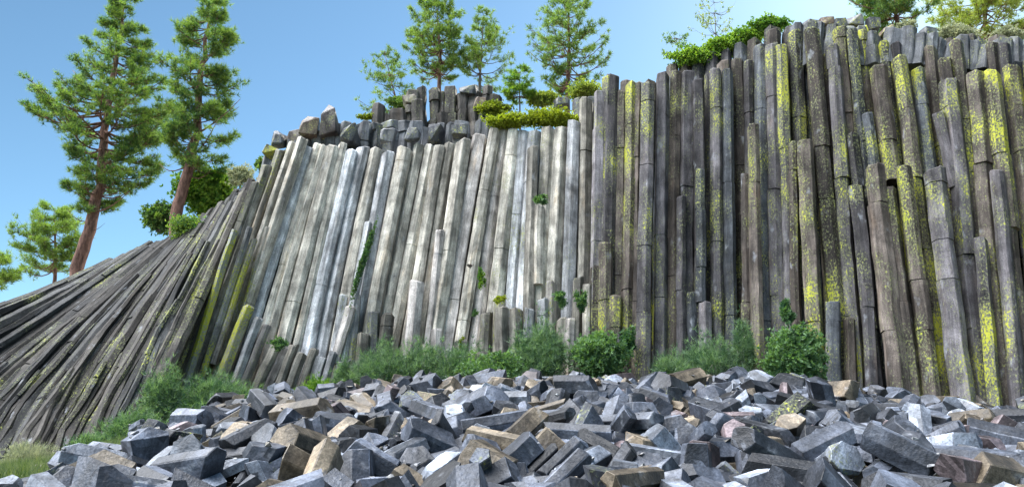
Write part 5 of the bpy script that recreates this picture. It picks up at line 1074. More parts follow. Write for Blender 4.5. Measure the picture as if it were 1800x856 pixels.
'163 6.36 9.18 1.07 .26 .82 .34 -.39;164 3.49 16.51 2.75 .82 .24 -.48 .19;165 -2.81 16.9 2.72 .98 .06 .06 -.16;166 -3.13 14.11 2.04 .63 .75 .17 .1;167 11.15 16.99 2.12 .23 .03 -.09 .97;168 4.6 9.58 1.31 .35 .17 .29 .87;169 6.57 17.18 2.66 .74 .41 -.04 .54;'
'170 4.32 16.34 2.74 .87 -.08 .19 -.45;171 1.42 16.94 2.73 .02 -.04 -.3 .95;172 -5 18.49 2.82 .92 -.03 -.15 .37;173 1.66 16.59 2.7 .54 -.14 -.45 -.7;174 -.2 7.54 .99 .7 -.08 -.71 -.08;175 -4.71 16.87 2.51 .53 -.38 -.59 .47;'
'176 .77 16.12 2.52 .84 .24 .29 -.4;177 -5.76 16.24 2.29 .6 .3 -.23 -.71;178 4.13 13.42 2.07 .44 .5 -.07 -.74;179 10.14 14.12 1.77 .27 -.1 .28 -.91;180 -5.12 11.77 1.39 .58 .17 -.08 .8;181 10.03 18.27 2.35 .98 .01 -.01 -.18;'
'183 1.26 13.21 2.05 .59 .79 .01 -.18;184 3.36 7.36 .75 .79 .51 .34 .04;185 2.03 13.18 1.92 .17 .08 .15 .97;186 5.68 8.07 1.09 .97 -.1 .03 -.19;187 1.3 12.35 1.91 .62 -.28 .64 .35;188 13.34 18.59 2.28 .88 .41 -.06 -.25;189 9.28 18.26 2.53 .69 .51 -.09 -.5;'
'190 -.38 11.19 1.75 .93 .34 -.05 .09;192 -3.93 14.75 2.18 .45 .12 .03 -.89;195 7.02 17.37 2.79 .72 -.38 -.39 .42;196 -2.56 15.75 2.46 .49 -.39 -.08 .78;197 5.56 18.4 3.04 .51 .24 .74 -.36;199 1.7 13.39 2.03 .73 .33 -.03 -.59;'
'200 10.05 19.61 2.48 .77 -.14 .46 .42;201 -.88 16.51 2.76 .42 -.48 -.61 .47;203 .73 12.71 1.79 .01 .03 .12 .99;204 6.19 17.46 2.9 .73 .53 .43 -.02;205 .95 6.72 .92 .33 -.17 .62 -.7;206 11.46 17.04 2.14 .89 -.08 .1 -.44;208 -6.69 18.49 2.65 .77 -.17 -.14 .6;'
'209 7.26 16.89 2.73 .26 .05 .21 -.94;210 5.92 16.6 2.66 .82 .44 .36 .02;211 -4.42 12.76 1.84 .31 -.44 -.81 .24;212 4.26 14.76 2.37 .22 -.08 .34 -.91;213 5.22 11.01 1.72 .1 -.12 .6 -.79;214 4.85 13.93 2.17 .35 -.26 -.73 .52;'
'215 -3.43 8.26 1.05 .76 -.35 -.38 .4;216 2.97 16.5 2.69 .61 .48 -.32 .54;217 3.65 7.75 .93 .61 -.14 -.36 .7;218 .85 14.28 2.36 .39 .22 -.14 -.88;219 -3.64 10.73 1.46 .92 -.16 .33 -.12;222 .94 18.85 3.15 .25 -.04 -.06 -.97;'
'223 6.5 13.14 1.9 .84 -.06 .14 -.53;224 3.21 8.39 1.01 .14 .48 .78 -.37;225 1.5 8.43 1.18 .11 .09 -.25 -.96;227 2.54 12.37 1.86 .93 .36 .06 .03;228 8.14 13.66 2.13 .46 .16 -.03 -.87;231 2.79 14.88 2.46 .09 .04 -.19 .98;232 -7.15 19.12 2.62 .39 .29 -.54 .69;'
'233 12.13 18.08 2.32 .83 -.24 .24 -.43;234 3.6 8.36 1.05 .64 .45 -.22 .58;235 1.52 7.99 1.08 .69 .72 .04 0;239 4.67 19.21 3.38 .79 .39 .24 .4;240 -4.8 13.93 2.04 .94 -.18 -.14 .25;243 12.11 18.88 2.46 .95 .13 -.01 -.27;246 -2.68 11.83 1.84 .93 .35 .07 .06;'
'247 8.85 13.95 2.12 .62 .6 .32 .39;248 1.56 14.01 2.24 .14 -.01 .35 -.93;249 4.48 10.09 1.43 .81 .3 .07 .5;250 1.17 16.58 2.65 .43 -.85 .3 .04;253 6.62 15.87 2.36 .23 .13 .8 -.55;254 9.84 15.36 2.04 .71 .43 -.21 -.51;255 10.31 17.14 2.17 .05 .37 -.87 .32;'
'256 8.98 12.23 1.6 .05 .08 .36 .93;257 -2.12 8.87 1.15 .84 -.28 -.24 -.39;258 7.19 19.24 2.96 .3 .43 .79 -.31;260 -5.83 19.15 2.77 .92 .07 -.05 -.37;261 2.52 18.54 3.13 .3 .16 -.4 -.85;264 9.26 12.99 1.82 .91 .21 .03 -.35;'
'265 1.59 18.82 3.2 .49 .04 .03 -.87;266 -6.25 19.52 2.78 .98 -.16 -.03 -.05;267 -3.33 16.92 2.67 .07 0 .56 -.82;270 4.11 19.49 3.23 .22 -.06 -.16 -.96;272 -.28 12.99 2 .72 .37 -.53 .24;273 -5.33 11.01 1.31 .47 -.08 -.88 .06;'
'274 -.63 15.88 2.7 .72 .64 .18 .18;276 6.23 10.02 1.46 1 -.01 .04 .08;278 7.14 11.36 1.71 .56 -.39 .37 .63;279 5.29 15.9 2.61 .13 .02 -.07 .99;280 10 14.52 1.93 .57 -.24 .38 -.68;281 -2.42 8 1.01 .61 .31 -.22 -.69;282 7.74 17.41 2.7 .28 -.7 -.01 .66;'
'283 -2.26 7.33 1.02 .62 .05 .05 .78;284 -4.26 15.16 2.16 .97 .24 -.05 .03;285 .58 16.94 2.78 .79 .28 .05 .55;286 9.64 14.69 2.06 .92 .28 .2 .2;288 3.82 9.65 1.32 .16 -.47 .07 .87;289 2.33 15.92 2.64 .62 .22 .59 -.46;290 2.02 10.2 1.47 .2 .87 -.4 -.21;'
'291 12.04 19.53 2.47 .9 -.21 .13 -.36;292 -5.94 18.44 2.75 .73 -.18 -.24 .61;293 4.67 10.8 1.7 .95 .28 -.05 .15;294 5.3 16.14 2.67 .14 .24 -.79 .54;295 .82 10.47 1.55 .61 -.11 -.01 .78;296 2.11 11.11 1.76 .56 -.08 -.29 .77;'
'297 4.32 6.88 .79 .34 .61 .53 .48;298 5.14 8.99 1.12 .96 -.19 .03 .2;299 -.62 12.18 1.87 .36 -.15 -.45 .81;302 -.29 19.64 3.24 .74 -.51 .29 .34;303 -2.34 12.34 1.87 .28 .3 -.83 .37;304 2.08 18.28 3.07 .96 .24 -.02 .12;305 1.05 13.6 2.09 .8 .4 .04 .45;'
'306 -4.81 7.83 .85 .87 .47 -.07 .09;307 7.75 11.18 1.51 .36 -.91 -.2 -.11;308 2.73 8.01 1.07 .9 .4 -.01 -.18;309 .28 12.02 1.82 .38 -.33 -.61 .61;310 5.2 18.13 3.06 .79 .37 .19 .45;311 -5.32 13.46 1.83 .76 -.17 -.23 .59;313 11.04 19.68 2.48 .41 .38 -.27 .78;'
'314 6.26 8.7 1.17 .5 .1 -.09 -.86;316 -3.4 15.38 2.29 .92 .27 -.05 .29;317 -6.11 15.1 2.06 .7 .03 .13 -.7;318 -1.47 13.75 2.12 .55 -.54 -.32 -.55;319 -6.14 14.04 1.98 .95 .08 0 .29;323 5.68 13.37 2.05 .29 -.15 .6 -.73;325 -1.47 16.74 2.75 .77 -.61 .1 -.17;'
'326 8.35 16.83 2.61 .67 .48 -.52 -.22;327 2.89 16.01 2.65 .97 .22 -.01 .11;329 2.13 13.71 2.12 .94 .18 .09 -.28;330 3.62 13.64 2.16 .71 .04 -.24 .66;331 -6.41 14.52 1.93 .52 -.27 .13 -.81;332 9.76 17.02 2.24 .94 .33 .08 -.07;'
'334 -.54 16.53 2.8 .41 .03 -.15 -.9;336 -.82 18.72 3.15 .11 .14 -.09 -.98;337 10.87 14.31 1.71 .89 -.05 -.2 .42;338 -2.84 17.49 2.74 .69 .48 -.54 -.01;340 5.91 11.62 1.77 .32 -.02 -.01 -.95;342 -3.77 8.99 1.24 .27 -.07 .05 .96;'
'343 7.8 16.14 2.45 .87 -.21 -.23 .38;346 6.78 15.46 2.38 .3 -.17 .41 -.85;347 2.09 17.18 2.78 .17 -.01 -.37 .91;348 4.93 19.02 3.24 .02 .37 .01 -.93;352 -6.81 15.34 1.89 .09 .18 .97 -.11;353 3.6 19.03 3.25 .27 -.53 -.1 -.8;'
'354 -3.71 14.36 2.15 .67 .12 -.25 -.69;355 -6.15 17.43 2.54 .63 -.01 .15 -.76;356 5.31 9.61 1.31 .58 .12 -.56 .58;357 -4.47 18.12 2.9 .14 -.12 -.33 -.93;358 -5.23 16.03 2.32 .53 .62 -.46 -.35;359 5.77 15.65 2.53 .94 -.22 -.02 .27;'
'360 7.33 13.58 1.98 .84 .49 .02 .21;361 -4.82 9.43 1.14 .54 -.29 -.35 .71;363 8 13.02 1.96 .4 .25 .32 -.82;364 8.74 12.05 1.58 .69 -.01 -.02 .72;365 6.19 11.03 1.63 .24 .46 .67 .53;366 2.19 12.48 1.81 .68 .34 -.48 .43;367 2.7 18.98 3.15 .48 .15 -.14 -.85;'
'369 -4.77 7.08 .73 .01 -.54 -.84 .05;370 9.06 17.38 2.49 .16 .93 .32 -.11;371 -5.83 12 1.51 .78 .15 .58 .14;372 5.95 13.7 2.08 .81 .59 -.02 -.03;373 .01 8.53 1.05 .4 .84 .29 .2;375 -6.2 18.85 2.73 .58 .18 -.17 -.78;376 10.55 19.66 2.53 .77 -.14 -.14 .61;'
'378 7.05 9.66 1.28 .35 -.22 -.65 .64;379 -4.87 16.49 2.44 .93 .12 -.09 .34;380 -1.82 19.24 3.22 .09 .02 .27 .96;381 3.61 18.09 3.06 .79 .11 .1 -.6;382 5.79 12.78 1.93 .12 -.14 .23 -.95;386 10.09 15.09 1.94 .85 .21 .15 .46;'
'387 12.81 17.31 2.2 .81 .01 .05 -.59;388 10.94 16.12 2.01 .75 .12 .22 .61;389 8.65 13.25 2.04 .29 -.16 .64 -.69;390 -7.14 17 2.29 .3 0 .37 -.88;391 10.53 16.72 2.09 .35 .23 .33 .84;392 1.66 18.34 3.07 .81 .43 -.11 -.38;393 10.54 17.53 2.23 .83 0 -.27 -.49;'
'394 -1.7 7.12 .83 .39 -.67 -.3 -.55;395 -4.58 11.2 1.39 .79 -.38 .22 -.43;396 3.9 10.45 1.56 .5 .39 -.61 .47;397 6.99 11.64 1.68 .9 -.1 .1 -.41;399 .44 18.84 3.2 .75 -.18 .29 -.56;400 -5.72 17.53 2.57 .51 -.21 .51 .66;401 -1.94 11.24 1.58 .14 -.16 .83 -.52;'
'402 9.63 17.73 2.31 .76 .65 .07 .08;404 -3.46 15.98 2.48 .83 .47 .01 .3;405 11.6 19.06 2.51 .05 -.03 -.19 -.98;406 -.6 11.58 1.79 .85 -.12 .12 -.49;408 5.88 19.67 3.26 .84 -.17 -.52 .05;409 6.66 17.07 2.78 .11 .03 -.75 -.65;'
'410 .61 10.63 1.62 .26 .37 .67 -.58;411 -2.62 14.66 2.24 .1 .31 .83 -.45;413 4.8 18.04 3.07 .78 .07 .61 -.1;414 .31 18.33 3.08 .94 -.28 .14 .11;415 -3.52 10.97 1.6 .89 .35 -.09 -.26;416 7.42 13.33 1.94 .42 -.27 -.09 -.86;'
'418 2.51 6.9 .84 .85 .45 .23 .14;419 7 12.44 1.89 .06 .31 -.26 -.91;420 5.22 19.46 3.25 .45 .05 -.12 .88;421 8.34 12.64 1.84 .1 .72 .07 -.69;422 7.45 11.88 1.81 .81 .21 .01 .56;423 -5.28 19.02 2.88 .47 -.39 -.53 .59;425 -.6 7.36 .95 .64 .71 -.09 -.28;'
'426 -6.93 16.16 2.1 .17 -.15 -.62 .76;427 2.31 10.2 1.44 .49 -.19 -.57 .63;428 -2.2 14.55 2.27 .93 -.37 -.03 -.03;429 1.97 19.18 3.2 .04 -.09 -.92 .37;430 -4.68 9.11 1.25 .84 .51 .03 -.15;431 7.74 14.39 2.23 .83 .18 0 .52;'
'433 -5.8 10.16 1.11 .09 .36 .91 -.21;436 6.98 13.69 2.03 .19 -.11 .55 -.81;437 4.74 18.64 3.21 .76 -.23 .38 -.47;438 4.75 8.1 1.07 .96 .23 .05 .18;439 1.1 11.32 1.74 .42 .75 -.42 -.28;440 6.15 12.34 1.82 .34 .09 .32 .88;442 -4.52 15.81 2.31 .4 -.48 .08 .78;'
'443 10.46 18.22 2.43 .06 -.61 .79 .06;444 2.94 15.51 2.61 .19 -.02 -.46 .87;446 10.96 19.27 2.51 .8 .58 -.07 -.12;450 -6.71 18.05 2.57 .83 .04 .01 .56;451 -2.24 19.41 3.17 .88 .23 -.08 -.42;455 -3.58 7.58 1.09 .9 .27 .17 .29;'
'456 -4.32 18.78 2.97 .14 .17 -.49 -.84;457 11.21 16.27 1.96 .89 -.12 -.15 -.41;458 -4.18 7.99 1.08 .46 .47 .26 .71;459 -5.3 9.35 1.1 .42 -.17 -.41 .79;461 2.13 10.44 1.52 .57 .65 -.49 -.09;462 -.8 14.42 2.23 .71 .55 .42 -.12;'
'464 -1.88 13.84 2.13 .52 -.08 -.43 .73;465 -.95 11.31 1.69 .14 -.1 -.4 .9;466 .18 19.41 3.32 .98 -.16 .07 .03;467 -5.88 9.32 1.08 .96 .16 .04 -.21;469 -4.13 14.13 2.13 .82 .03 -.07 -.57;470 .72 11.85 1.83 .78 -.12 .13 -.61;'
'471 .17 11.61 1.77 .31 .11 -.38 -.86;472 5.51 17.07 2.88 .8 -.09 -.18 .56;473 -7.21 18.59 2.6 .93 -.09 .04 -.37;474 7.63 19.42 3.05 .92 -.14 -.09 .37;475 8.46 17.87 2.74 .54 -.34 .35 -.69;476 2.21 18.91 3.19 .05 -.02 -.04 1;'
'477 5.44 18.75 3.14 .81 .36 -.46 .08;478 -4.29 11.06 1.44 .06 .95 .27 .15;479 .92 13.11 1.89 .26 .15 -.06 -.95;480 4.25 18.8 3.17 .84 -.14 -.18 .5;481 1.5 19.57 3.32 .39 -.08 -.18 .9;483 6.34 12.71 1.86 .49 -.3 .49 -.65;484 -.38 18.86 3.15 .64 .55 .26 .48;'
'485 2.37 16.39 2.74 .7 .23 .59 -.32;486 -2.63 15.14 2.3 .89 .43 -.03 .17;487 -.55 8.38 1.13 .64 -.09 .16 -.75;489 -6.73 16.65 2.16 .25 -.05 .74 -.62;490 -1.15 13.21 2.08 .76 .14 .06 .64;492 6.73 18.88 3.05 .44 .03 .08 -.9;'
'494 -2.84 19.54 3.15 .57 -.42 -.44 .55;495 -2.8 14.32 2.07 .26 .47 .74 -.4;496 6.24 16.66 2.78 .34 .02 -.25 .91;497 -7.23 15.27 1.8 .12 -.37 .9 -.22;498 -5.87 17.24 2.56 .51 .1 -.03 .85;500 -4.03 16.59 2.6 .12 .07 -.13 -.98;'
'501 1.19 7.12 1.01 .04 -.52 -.52 .67;503 11.14 17.92 2.24 .26 .42 .83 -.23;504 -4.03 19.36 3.11 .76 -.32 .27 -.51;506 -5.23 14.48 1.99 .78 .57 -.22 -.13;507 -2.35 11.93 1.73 .45 .77 .12 -.45;508 .34 12.94 1.95 .48 .11 .01 -.87;'
'509 7.16 12.88 1.95 .77 -.22 .24 -.55;510 -2.67 14.07 2.13 .73 -.64 -.21 .11;511 4.48 8.74 1.15 .2 .17 .56 .79;512 1.57 11.19 1.69 .76 .47 .3 .34;513 -4.46 19.08 3.01 .59 .46 .15 .65;514 1.99 8.3 1.2 .98 .11 .1 .1;515 9.34 16.08 2.21 .28 .94 .07 .16;'
'516 2.06 11.86 1.81 .91 .35 .08 .23;517 .04 19.1 3.22 .31 .57 .28 -.7;518 -3.22 13.84 2.04 .69 -.69 -.12 .16;519 -.68 17.61 2.85 .98 .12 0 .17;520 -5.95 10.76 1.25 .5 -.03 .07 -.86;521 6.06 18.71 3.06 .78 .3 .09 .55;522 7.15 17.98 2.94 .75 .05 .13 .64;'
'523 -4.75 14.7 2.09 .99 .03 -.02 .16;524 5.64 8.96 1.12 .38 -.05 .34 -.86;525 -2.27 9.3 1.28 .03 -.08 .58 -.81;526 3.14 17.29 2.95 .39 -.32 -.71 .49;527 -4.42 8.59 1.03 .62 .21 -.73 .21;528 -5.9 16.62 2.3 .58 .81 -.07 .05;'
'529 .5 13.23 2.08 .11 .08 -.4 .91;530 3.3 15.56 2.54 .6 .2 .11 .76;531 -5.66 12.64 1.61 .27 .27 .08 -.92;532 -1.41 10.81 1.55 .18 -.27 -.11 .94;533 4.45 13.22 2.01 .64 -.26 .14 .71;534 -5.4 18.54 2.79 .96 .05 -.09 .25;535 13.16 17.67 2.17 .88 .47 .06 .07;'
'536 5.92 16.09 2.64 .98 .14 .1 .02;538 -3.9 11.56 1.61 .15 .29 -.53 -.79;539 5.26 17.63 3.05 .69 -.37 -.52 -.34;540 -2.92 14.98 2.19 .9 -.33 .14 .25;541 -6.8 16.38 2.1 .8 .47 .12 .36;542 -3.96 18.62 2.9 .57 .45 .54 -.43;543 .76 9.65 1.4 .9 .22 -.37 .03;'
'544 5.13 8.39 1.01 .42 -.52 -.03 .74;546 -3.74 7.17 .81 .1 .32 -.59 .73;547 3.14 19.06 3.19 .96 .01 .01 -.28;548 -5.58 12.19 1.5 .47 .41 -.53 .57;549 -4.33 9.96 1.27 .83 .35 -.13 -.41;551 .99 17.21 2.82 .01 .57 -.72 .4;553 2.95 18.49 3.16 .48 -.07 -.1 .87;'
'554 11.34 18.47 2.51 .64 -.58 -.27 -.43;555 12.9 18.5 2.22 .49 -.19 .84 -.07;557 3.22 11.56 1.76 .43 -.06 -.29 .85;558 13.48 19.27 2.39 .59 .38 -.24 -.67;559 2.14 8.03 1.05 .81 -.37 .22 -.39;560 -.18 18.11 3.07 .61 .14 -.47 -.63;'
'561 5.1 15.26 2.45 .36 .72 -.13 -.57;562 11.56 15.98 2.05 .72 .15 -.17 -.65;563 9.01 12.61 1.76 .2 -.41 .88 -.17;564 -2.15 15.82 2.57 .94 -.12 .06 -.32;565 9.48 19.49 2.73 .63 -.14 .76 -.07;566 5.75 8.31 1.07 .09 -.31 -.56 .76;'
'567 -5.77 13.4 1.73 .63 -.51 -.57 -.16;569 9.25 16.82 2.37 .89 .4 .21 -.04;570 7.39 17.63 2.83 .79 -.2 -.16 -.56;572 -3.54 19.06 3.15 .48 -.03 .09 .87;573 -3.81 8.22 1.1 .95 .03 .1 -.29;574 -1.23 17.13 2.82 .69 .65 .17 .27;'
'575 5.71 9.54 1.33 .45 .23 .38 -.78;576 -2.14 7.74 1 .24 -.01 -.13 .96;579 11.97 16.1 2.06 .68 -.31 -.3 .6;580 -6.07 14.44 1.93 .01 .36 -.51 .78;581 3.85 14.22 2.34 .1 -.93 .27 -.23;582 5.19 14.06 2.25 .73 .51 -.1 .45;585 2.7 19.41 3.28 .25 -.93 -.28 .03;'
'586 8.14 10.62 1.53 .98 .12 .05 -.17;587 -.65 14.04 2.21 .43 .53 -.49 -.55;588 1.52 17.82 2.96 .94 -.1 -.14 .3;589 -.04 10.68 1.7 .9 -.06 -.24 .36;590 -1.57 12.07 1.8 .01 .01 .49 -.87;591 8.07 12.77 1.87 .95 -.08 -.09 .28;'
'592 2.99 12.49 1.87 .59 -.28 .37 -.67;594 4.28 12.19 1.85 .29 -.22 -.58 .73;595 5.85 17.97 2.98 .63 .5 -.4 .44;596 -1.22 12.54 1.86 .46 .05 .3 .83;599 .13 17.28 2.83 .95 -.13 .06 -.28;600 -2.08 18.63 3.05 .09 -.67 -.54 .5;'
'601 6.63 14.1 2.17 .19 -.29 -.93 .12;602 5.1 7.54 .97 .39 .59 -.47 -.53;603 3.93 17.72 3.04 .67 .26 .18 .67;605 3.63 7.1 .77 .93 -.01 -.04 -.36;606 1.29 15.38 2.62 .89 .43 .04 .12;607 1.52 16.22 2.81 .28 -.65 -.01 .7;608 8.08 19.13 2.95 .85 .03 -.06 .52;'
'610 13.98 18.37 2.2 .52 .78 .36 .04;611 7.11 15.25 2.33 .78 .06 .01 -.62;613 -6.36 18.31 2.69 .93 -.02 -.04 -.35;614 1.86 16.29 2.71 .87 -.25 -.21 .38;615 12.41 16.87 2.06 .45 -.08 .32 -.83;616 .87 8.16 1.11 .67 .49 -.25 -.49;'
'618 .62 7.9 1.06 .62 .38 .28 .62;619 1.22 9.68 1.46 .01 -.03 -.41 .91;620 4.09 6.91 .78 .46 .44 .51 -.58;621 -3.62 17.42 2.71 .68 .61 .08 .41;622 4.16 9.79 1.41 .51 .44 -.53 .52;623 -.11 17.77 2.96 .91 .34 0 .25;624 4.85 7.36 .99 .7 -.03 -.21 .68;'
'625 -1.75 14.28 2.16 .9 .15 .4 -.09;626 1.73 9.26 1.37 .12 -.05 .79 -.6;627 8.39 18.86 2.9 .92 .39 .02 .06;628 8.2 16.04 2.54 .86 -.17 .15 -.46;630 .04 13.26 2.01 .74 .6 .16 .25;631 -2.33 18.4 2.99 .38 .02 -.16 .91;632 -3.2 19.4 3.09 .13 .12 -.75 -.64;'
'633 4.04 11.52 1.69 .96 -.2 .16 .12;634 8.24 15.52 2.44 .83 -.36 -.42 .02;635 7.72 16.84 2.59 .57 .54 -.34 .52;637 1.25 16.2 2.62 .58 -.43 -.17 -.67;638 9.6 13.56 1.86 .69 .61 .37 .15;642 5.53 14.87 2.48 .71 .39 .17 .57;643 -1.91 15.37 2.42 .64 .77 -.08 .01;'
'646 4.44 9.26 1.23 .07 .04 .28 .96;648 -2.95 12.42 1.94 .3 .7 -.12 -.64;649 7.37 18.47 2.92 .39 .02 -.05 .92;651 -3.76 13.71 2.05 .36 .09 -.08 -.93;652 2.46 14.14 2.27 .48 .86 .06 .12;653 -3.05 15.84 2.47 .44 .17 -.19 -.86;'
'654 -5.16 7.44 .74 .24 .1 -.13 -.96;655 7.04 15.91 2.44 .85 -.49 -.11 .17;656 4.55 8.98 1.19 1 -.07 0 -.02;657 4.11 8.04 1.15 .5 -.22 -.41 .73;661 -3.41 7.21 .91 .54 -.23 -.3 .76;662 9.85 11.01 1.37 .04 .46 -.86 -.21;663 -1.34 8.64 1.13 .41 .13 -.03 -.9;'
'664 12.97 19.19 2.48 .58 .2 .05 .79;665 -4.01 10.17 1.35 .27 .6 .01 .75;666 -2.15 16.28 2.6 .05 .12 -.46 -.88;667 8.19 16.45 2.54 .03 -.59 -.8 -.1;668 -1.41 18.74 3.09 .26 .37 -.45 -.77;669 .97 12.18 1.87 .9 .28 -.15 -.3;'
'670 6.31 18.18 2.85 .88 -.27 .29 .28;671 -.47 17.01 2.79 .8 -.29 .33 -.42;672 -5.35 14.84 2.03 .41 .21 .32 .83;673 .05 7.64 .96 .59 -.48 -.45 .46;674 3.57 9.13 1.2 .63 -.04 .16 .76;675 -6.4 16.56 2.26 .68 .64 -.32 .16;676 -.85 13.45 2.05 .14 .04 -.05 .99;'
'677 7.72 17.86 2.87 .87 .39 .3 .01;681 3.67 17.33 2.99 .46 -.04 -.12 .88;682 -4.73 13.59 1.98 .77 -.13 -.27 .56;684 11.23 15.71 1.96 .79 .11 0 -.6;685 5.92 8.6 1.09 .88 .17 -.09 -.43;686 9.88 13.72 1.76 .62 .18 -.18 .74;688 -5.08 8.33 .91 .85 -.51 -.13 .02;'
'690 -4.42 14.56 2.08 .56 .49 -.19 .64;691 -4.09 7.01 .86 .25 0 .37 -.89;692 7.55 10.05 1.36 .99 .08 -.01 -.11;693 3.2 8.9 1.2 .23 .57 .45 -.65;694 3.36 10.96 1.68 .72 .13 .04 .68;695 -1.41 8.3 1.1 .98 -.01 -.02 -.2;696 4.1 18.09 3.03 .05 -.14 -.66 .74;'
'697 2.08 14.23 2.26 .09 -.22 .96 .15;698 .9 13.83 2.25 .13 .59 .53 -.59;699 1.48 12.92 1.95 .12 -.09 -.09 .98;700 9.69 18.16 2.35 .24 -.05 -.29 .92;702 5.01 13.25 2.09 .88 .2 .07 .44;703 -2.17 14.35 2.24 .85 -.05 .51 .13;'
'705 -4.98 11.39 1.33 .98 -.03 -.09 .14;706 6.66 17.97 2.9 .54 -.09 -.18 .81;707 .95 17.93 2.98 .91 .22 0 .35;712 7.33 14.29 2.13 .75 -.39 -.31 -.43;713 7.35 12.34 1.85 .96 .19 .01 -.18;717 -2.52 18.76 3.11 .95 -.05 -.18 .26;'
'718 -5.43 17.42 2.54 .75 -.21 -.24 .57;720 7.25 19.62 3.12 .76 -.65 .09 .06;722 4.97 10.33 1.46 .86 .07 .12 -.49;723 -.73 7.97 1.05 .72 .25 .64 -.05;724 -2.73 7.58 .93 .2 .85 -.31 -.37;725 -5.88 9.88 1.16 .47 -.02 .08 -.88;'
'726 2.75 11.6 1.81 .51 -.01 .3 -.81;727 10.07 18.54 2.49 .91 .15 -.02 .4;728 1.33 18.86 3.03 .53 -.76 -.19 -.33;729 -7.38 17.27 2.3 .29 .12 -.02 -.95;730 10.66 15.46 1.9 .28 .27 .58 .72;731 2.23 7.39 .99 .66 .2 .09 .72;732 8.9 14.56 2.19 .11 .12 .75 -.65;'
'733 10.81 16.45 2.1 .75 .4 .2 .49;734 -4.85 12.02 1.49 .11 .6 .37 -.7;735 -1 17.77 2.83 .09 -.14 .86 -.48;736 -.03 9.71 1.39 .18 .01 .37 -.91;737 5.47 13.06 2 .83 .19 -.16 -.49;738 -1.09 16.19 2.76 .74 .17 .07 .64;739 9.74 15.81 2.23 .65 .58 -.12 .48;'
'740 9.33 14.11 1.95 .26 .03 .66 -.7;741 4.58 13.45 2.05 .76 -.35 -.32 .45;742 .79 11.23 1.77 .18 -.28 .78 -.54;744 -5.73 8.6 .91 .17 .1 -.04 -.98;746 7.93 18.33 2.86 .13 -.04 .36 -.92;749 8.5 11.83 1.63 .74 .01 .66 .11;750 11.48 18.23 2.38 .09 -.43 -.04 -.9;'
'751 6.92 10.24 1.41 .65 -.6 -.36 .3;752 9.26 12.42 1.73 .1 .53 .62 -.58;753 10.72 18.46 2.43 .71 .18 -.51 -.45;756 1.26 19.09 3.22 .19 -.55 -.1 .81;757 -.86 18.13 2.99 .92 .12 -.08 .37;758 5.65 16.5 2.77 .29 -.28 -.9 .17;'
'760 9.19 15.48 2.26 .02 -.93 .36 -.09;762 11.09 14.62 1.76 .27 .22 -.55 -.76;764 10.09 16.45 2.13 .31 .12 .85 -.41;765 -2.75 8.07 1.09 .42 .01 -.16 .9;768 12.71 17.69 2.12 .4 -.3 .45 -.74;769 -2.58 8.45 1.09 .86 -.27 -.17 .41;'
'770 .06 15.65 2.54 .54 -.66 -.24 -.46;771 -1.6 19.43 3.19 .81 .57 -.07 -.1;772 4.4 17.01 2.87 .78 .05 .59 .2;773 2.8 10.33 1.47 .74 0 .1 -.66;775 3.54 9.55 1.3 .91 .4 -.04 -.03;777 4.21 10.5 1.59 .95 .31 .04 -.01;778 8.95 16.98 2.55 .9 -.37 .19 .13;'
'779 -4.22 17.14 2.65 .01 -.12 .64 .76;780 -1.39 9.32 1.19 .98 -.15 -.03 .11;782 3.24 12.15 1.88 .87 .02 -.07 .49;783 -1.62 14.08 2.16 .09 .08 -.27 -.96;784 6.15 14.92 2.45 .56 -.04 .03 -.83;785 2.87 7.36 .77 .37 .25 .74 -.5;'
'786 11.48 16.66 2.08 .63 -.15 .28 -.71;787 -3.83 17.24 2.71 .45 .17 -.34 .81;788 5.1 9.84 1.27 .63 .16 .1 -.75;789 4.92 9.31 1.19 .87 -.07 -.02 .49;790 -2.49 8.89 1.21 .71 .49 .26 .45;791 6.24 15.38 2.41 .78 .3 .34 -.44;793 -1.97 13.47 2.13 .95 .26 -.04 -.13;'
'794 12.27 17.59 2.18 .92 .12 .09 -.38;795 -5.43 11.63 1.35 .14 -.27 -.93 .2;796 8.93 18.1 2.61 .1 .62 .33 .7;797 9.98 16.13 2.12 .91 -.27 .26 -.17;798 3.68 19.27 3.19 .64 .38 -.34 .57;799 6.9 13.32 1.97 .97 .07 0 .24;802 -4.28 16.17 2.44 .46 .88 -.02 .12;'
'803 -6.67 15.08 1.99 .38 -.1 .23 .89;804 1.14 15.91 2.56 .04 -.13 -.55 .82;805 -2.08 10.8 1.54 .7 -.11 0 .71;806 -3.63 8.49 1.13 .89 .17 .11 -.4;807 10.49 19.09 2.58 .4 -.09 -.18 .89;810 9.6 17.26 2.37 .41 .41 .42 .7;811 9.85 19.2 2.67 .15 -.02 .61 .78;'
'812 6.62 18.43 2.94 .65 .09 -.04 .75;813 3.78 15.97 2.65 .71 .69 -.03 -.1;814 -1.16 14.43 2.28 .35 -.29 .75 -.49;816 11.25 17.5 2.16 .32 -.35 .31 -.82;817 5.2 10.59 1.57 .87 .47 -.1 -.06;818 1.54 6.62 .86 .07 -.68 -.73 -.09;'
'820 -.6 8.78 1.11 .73 .25 -.04 -.63;821 6.11 17.02 2.84 .76 .06 -.06 .65;822 -3.58 15.02 2.18 .01 -.01 -.13 -.99;823 -6.22 12.52 1.61 .87 -.14 -.16 -.45;824 -.65 9.78 1.29 .35 .16 -.01 -.92;826 -7.66 18.55 2.45 .66 -.74 -.11 -.02;'
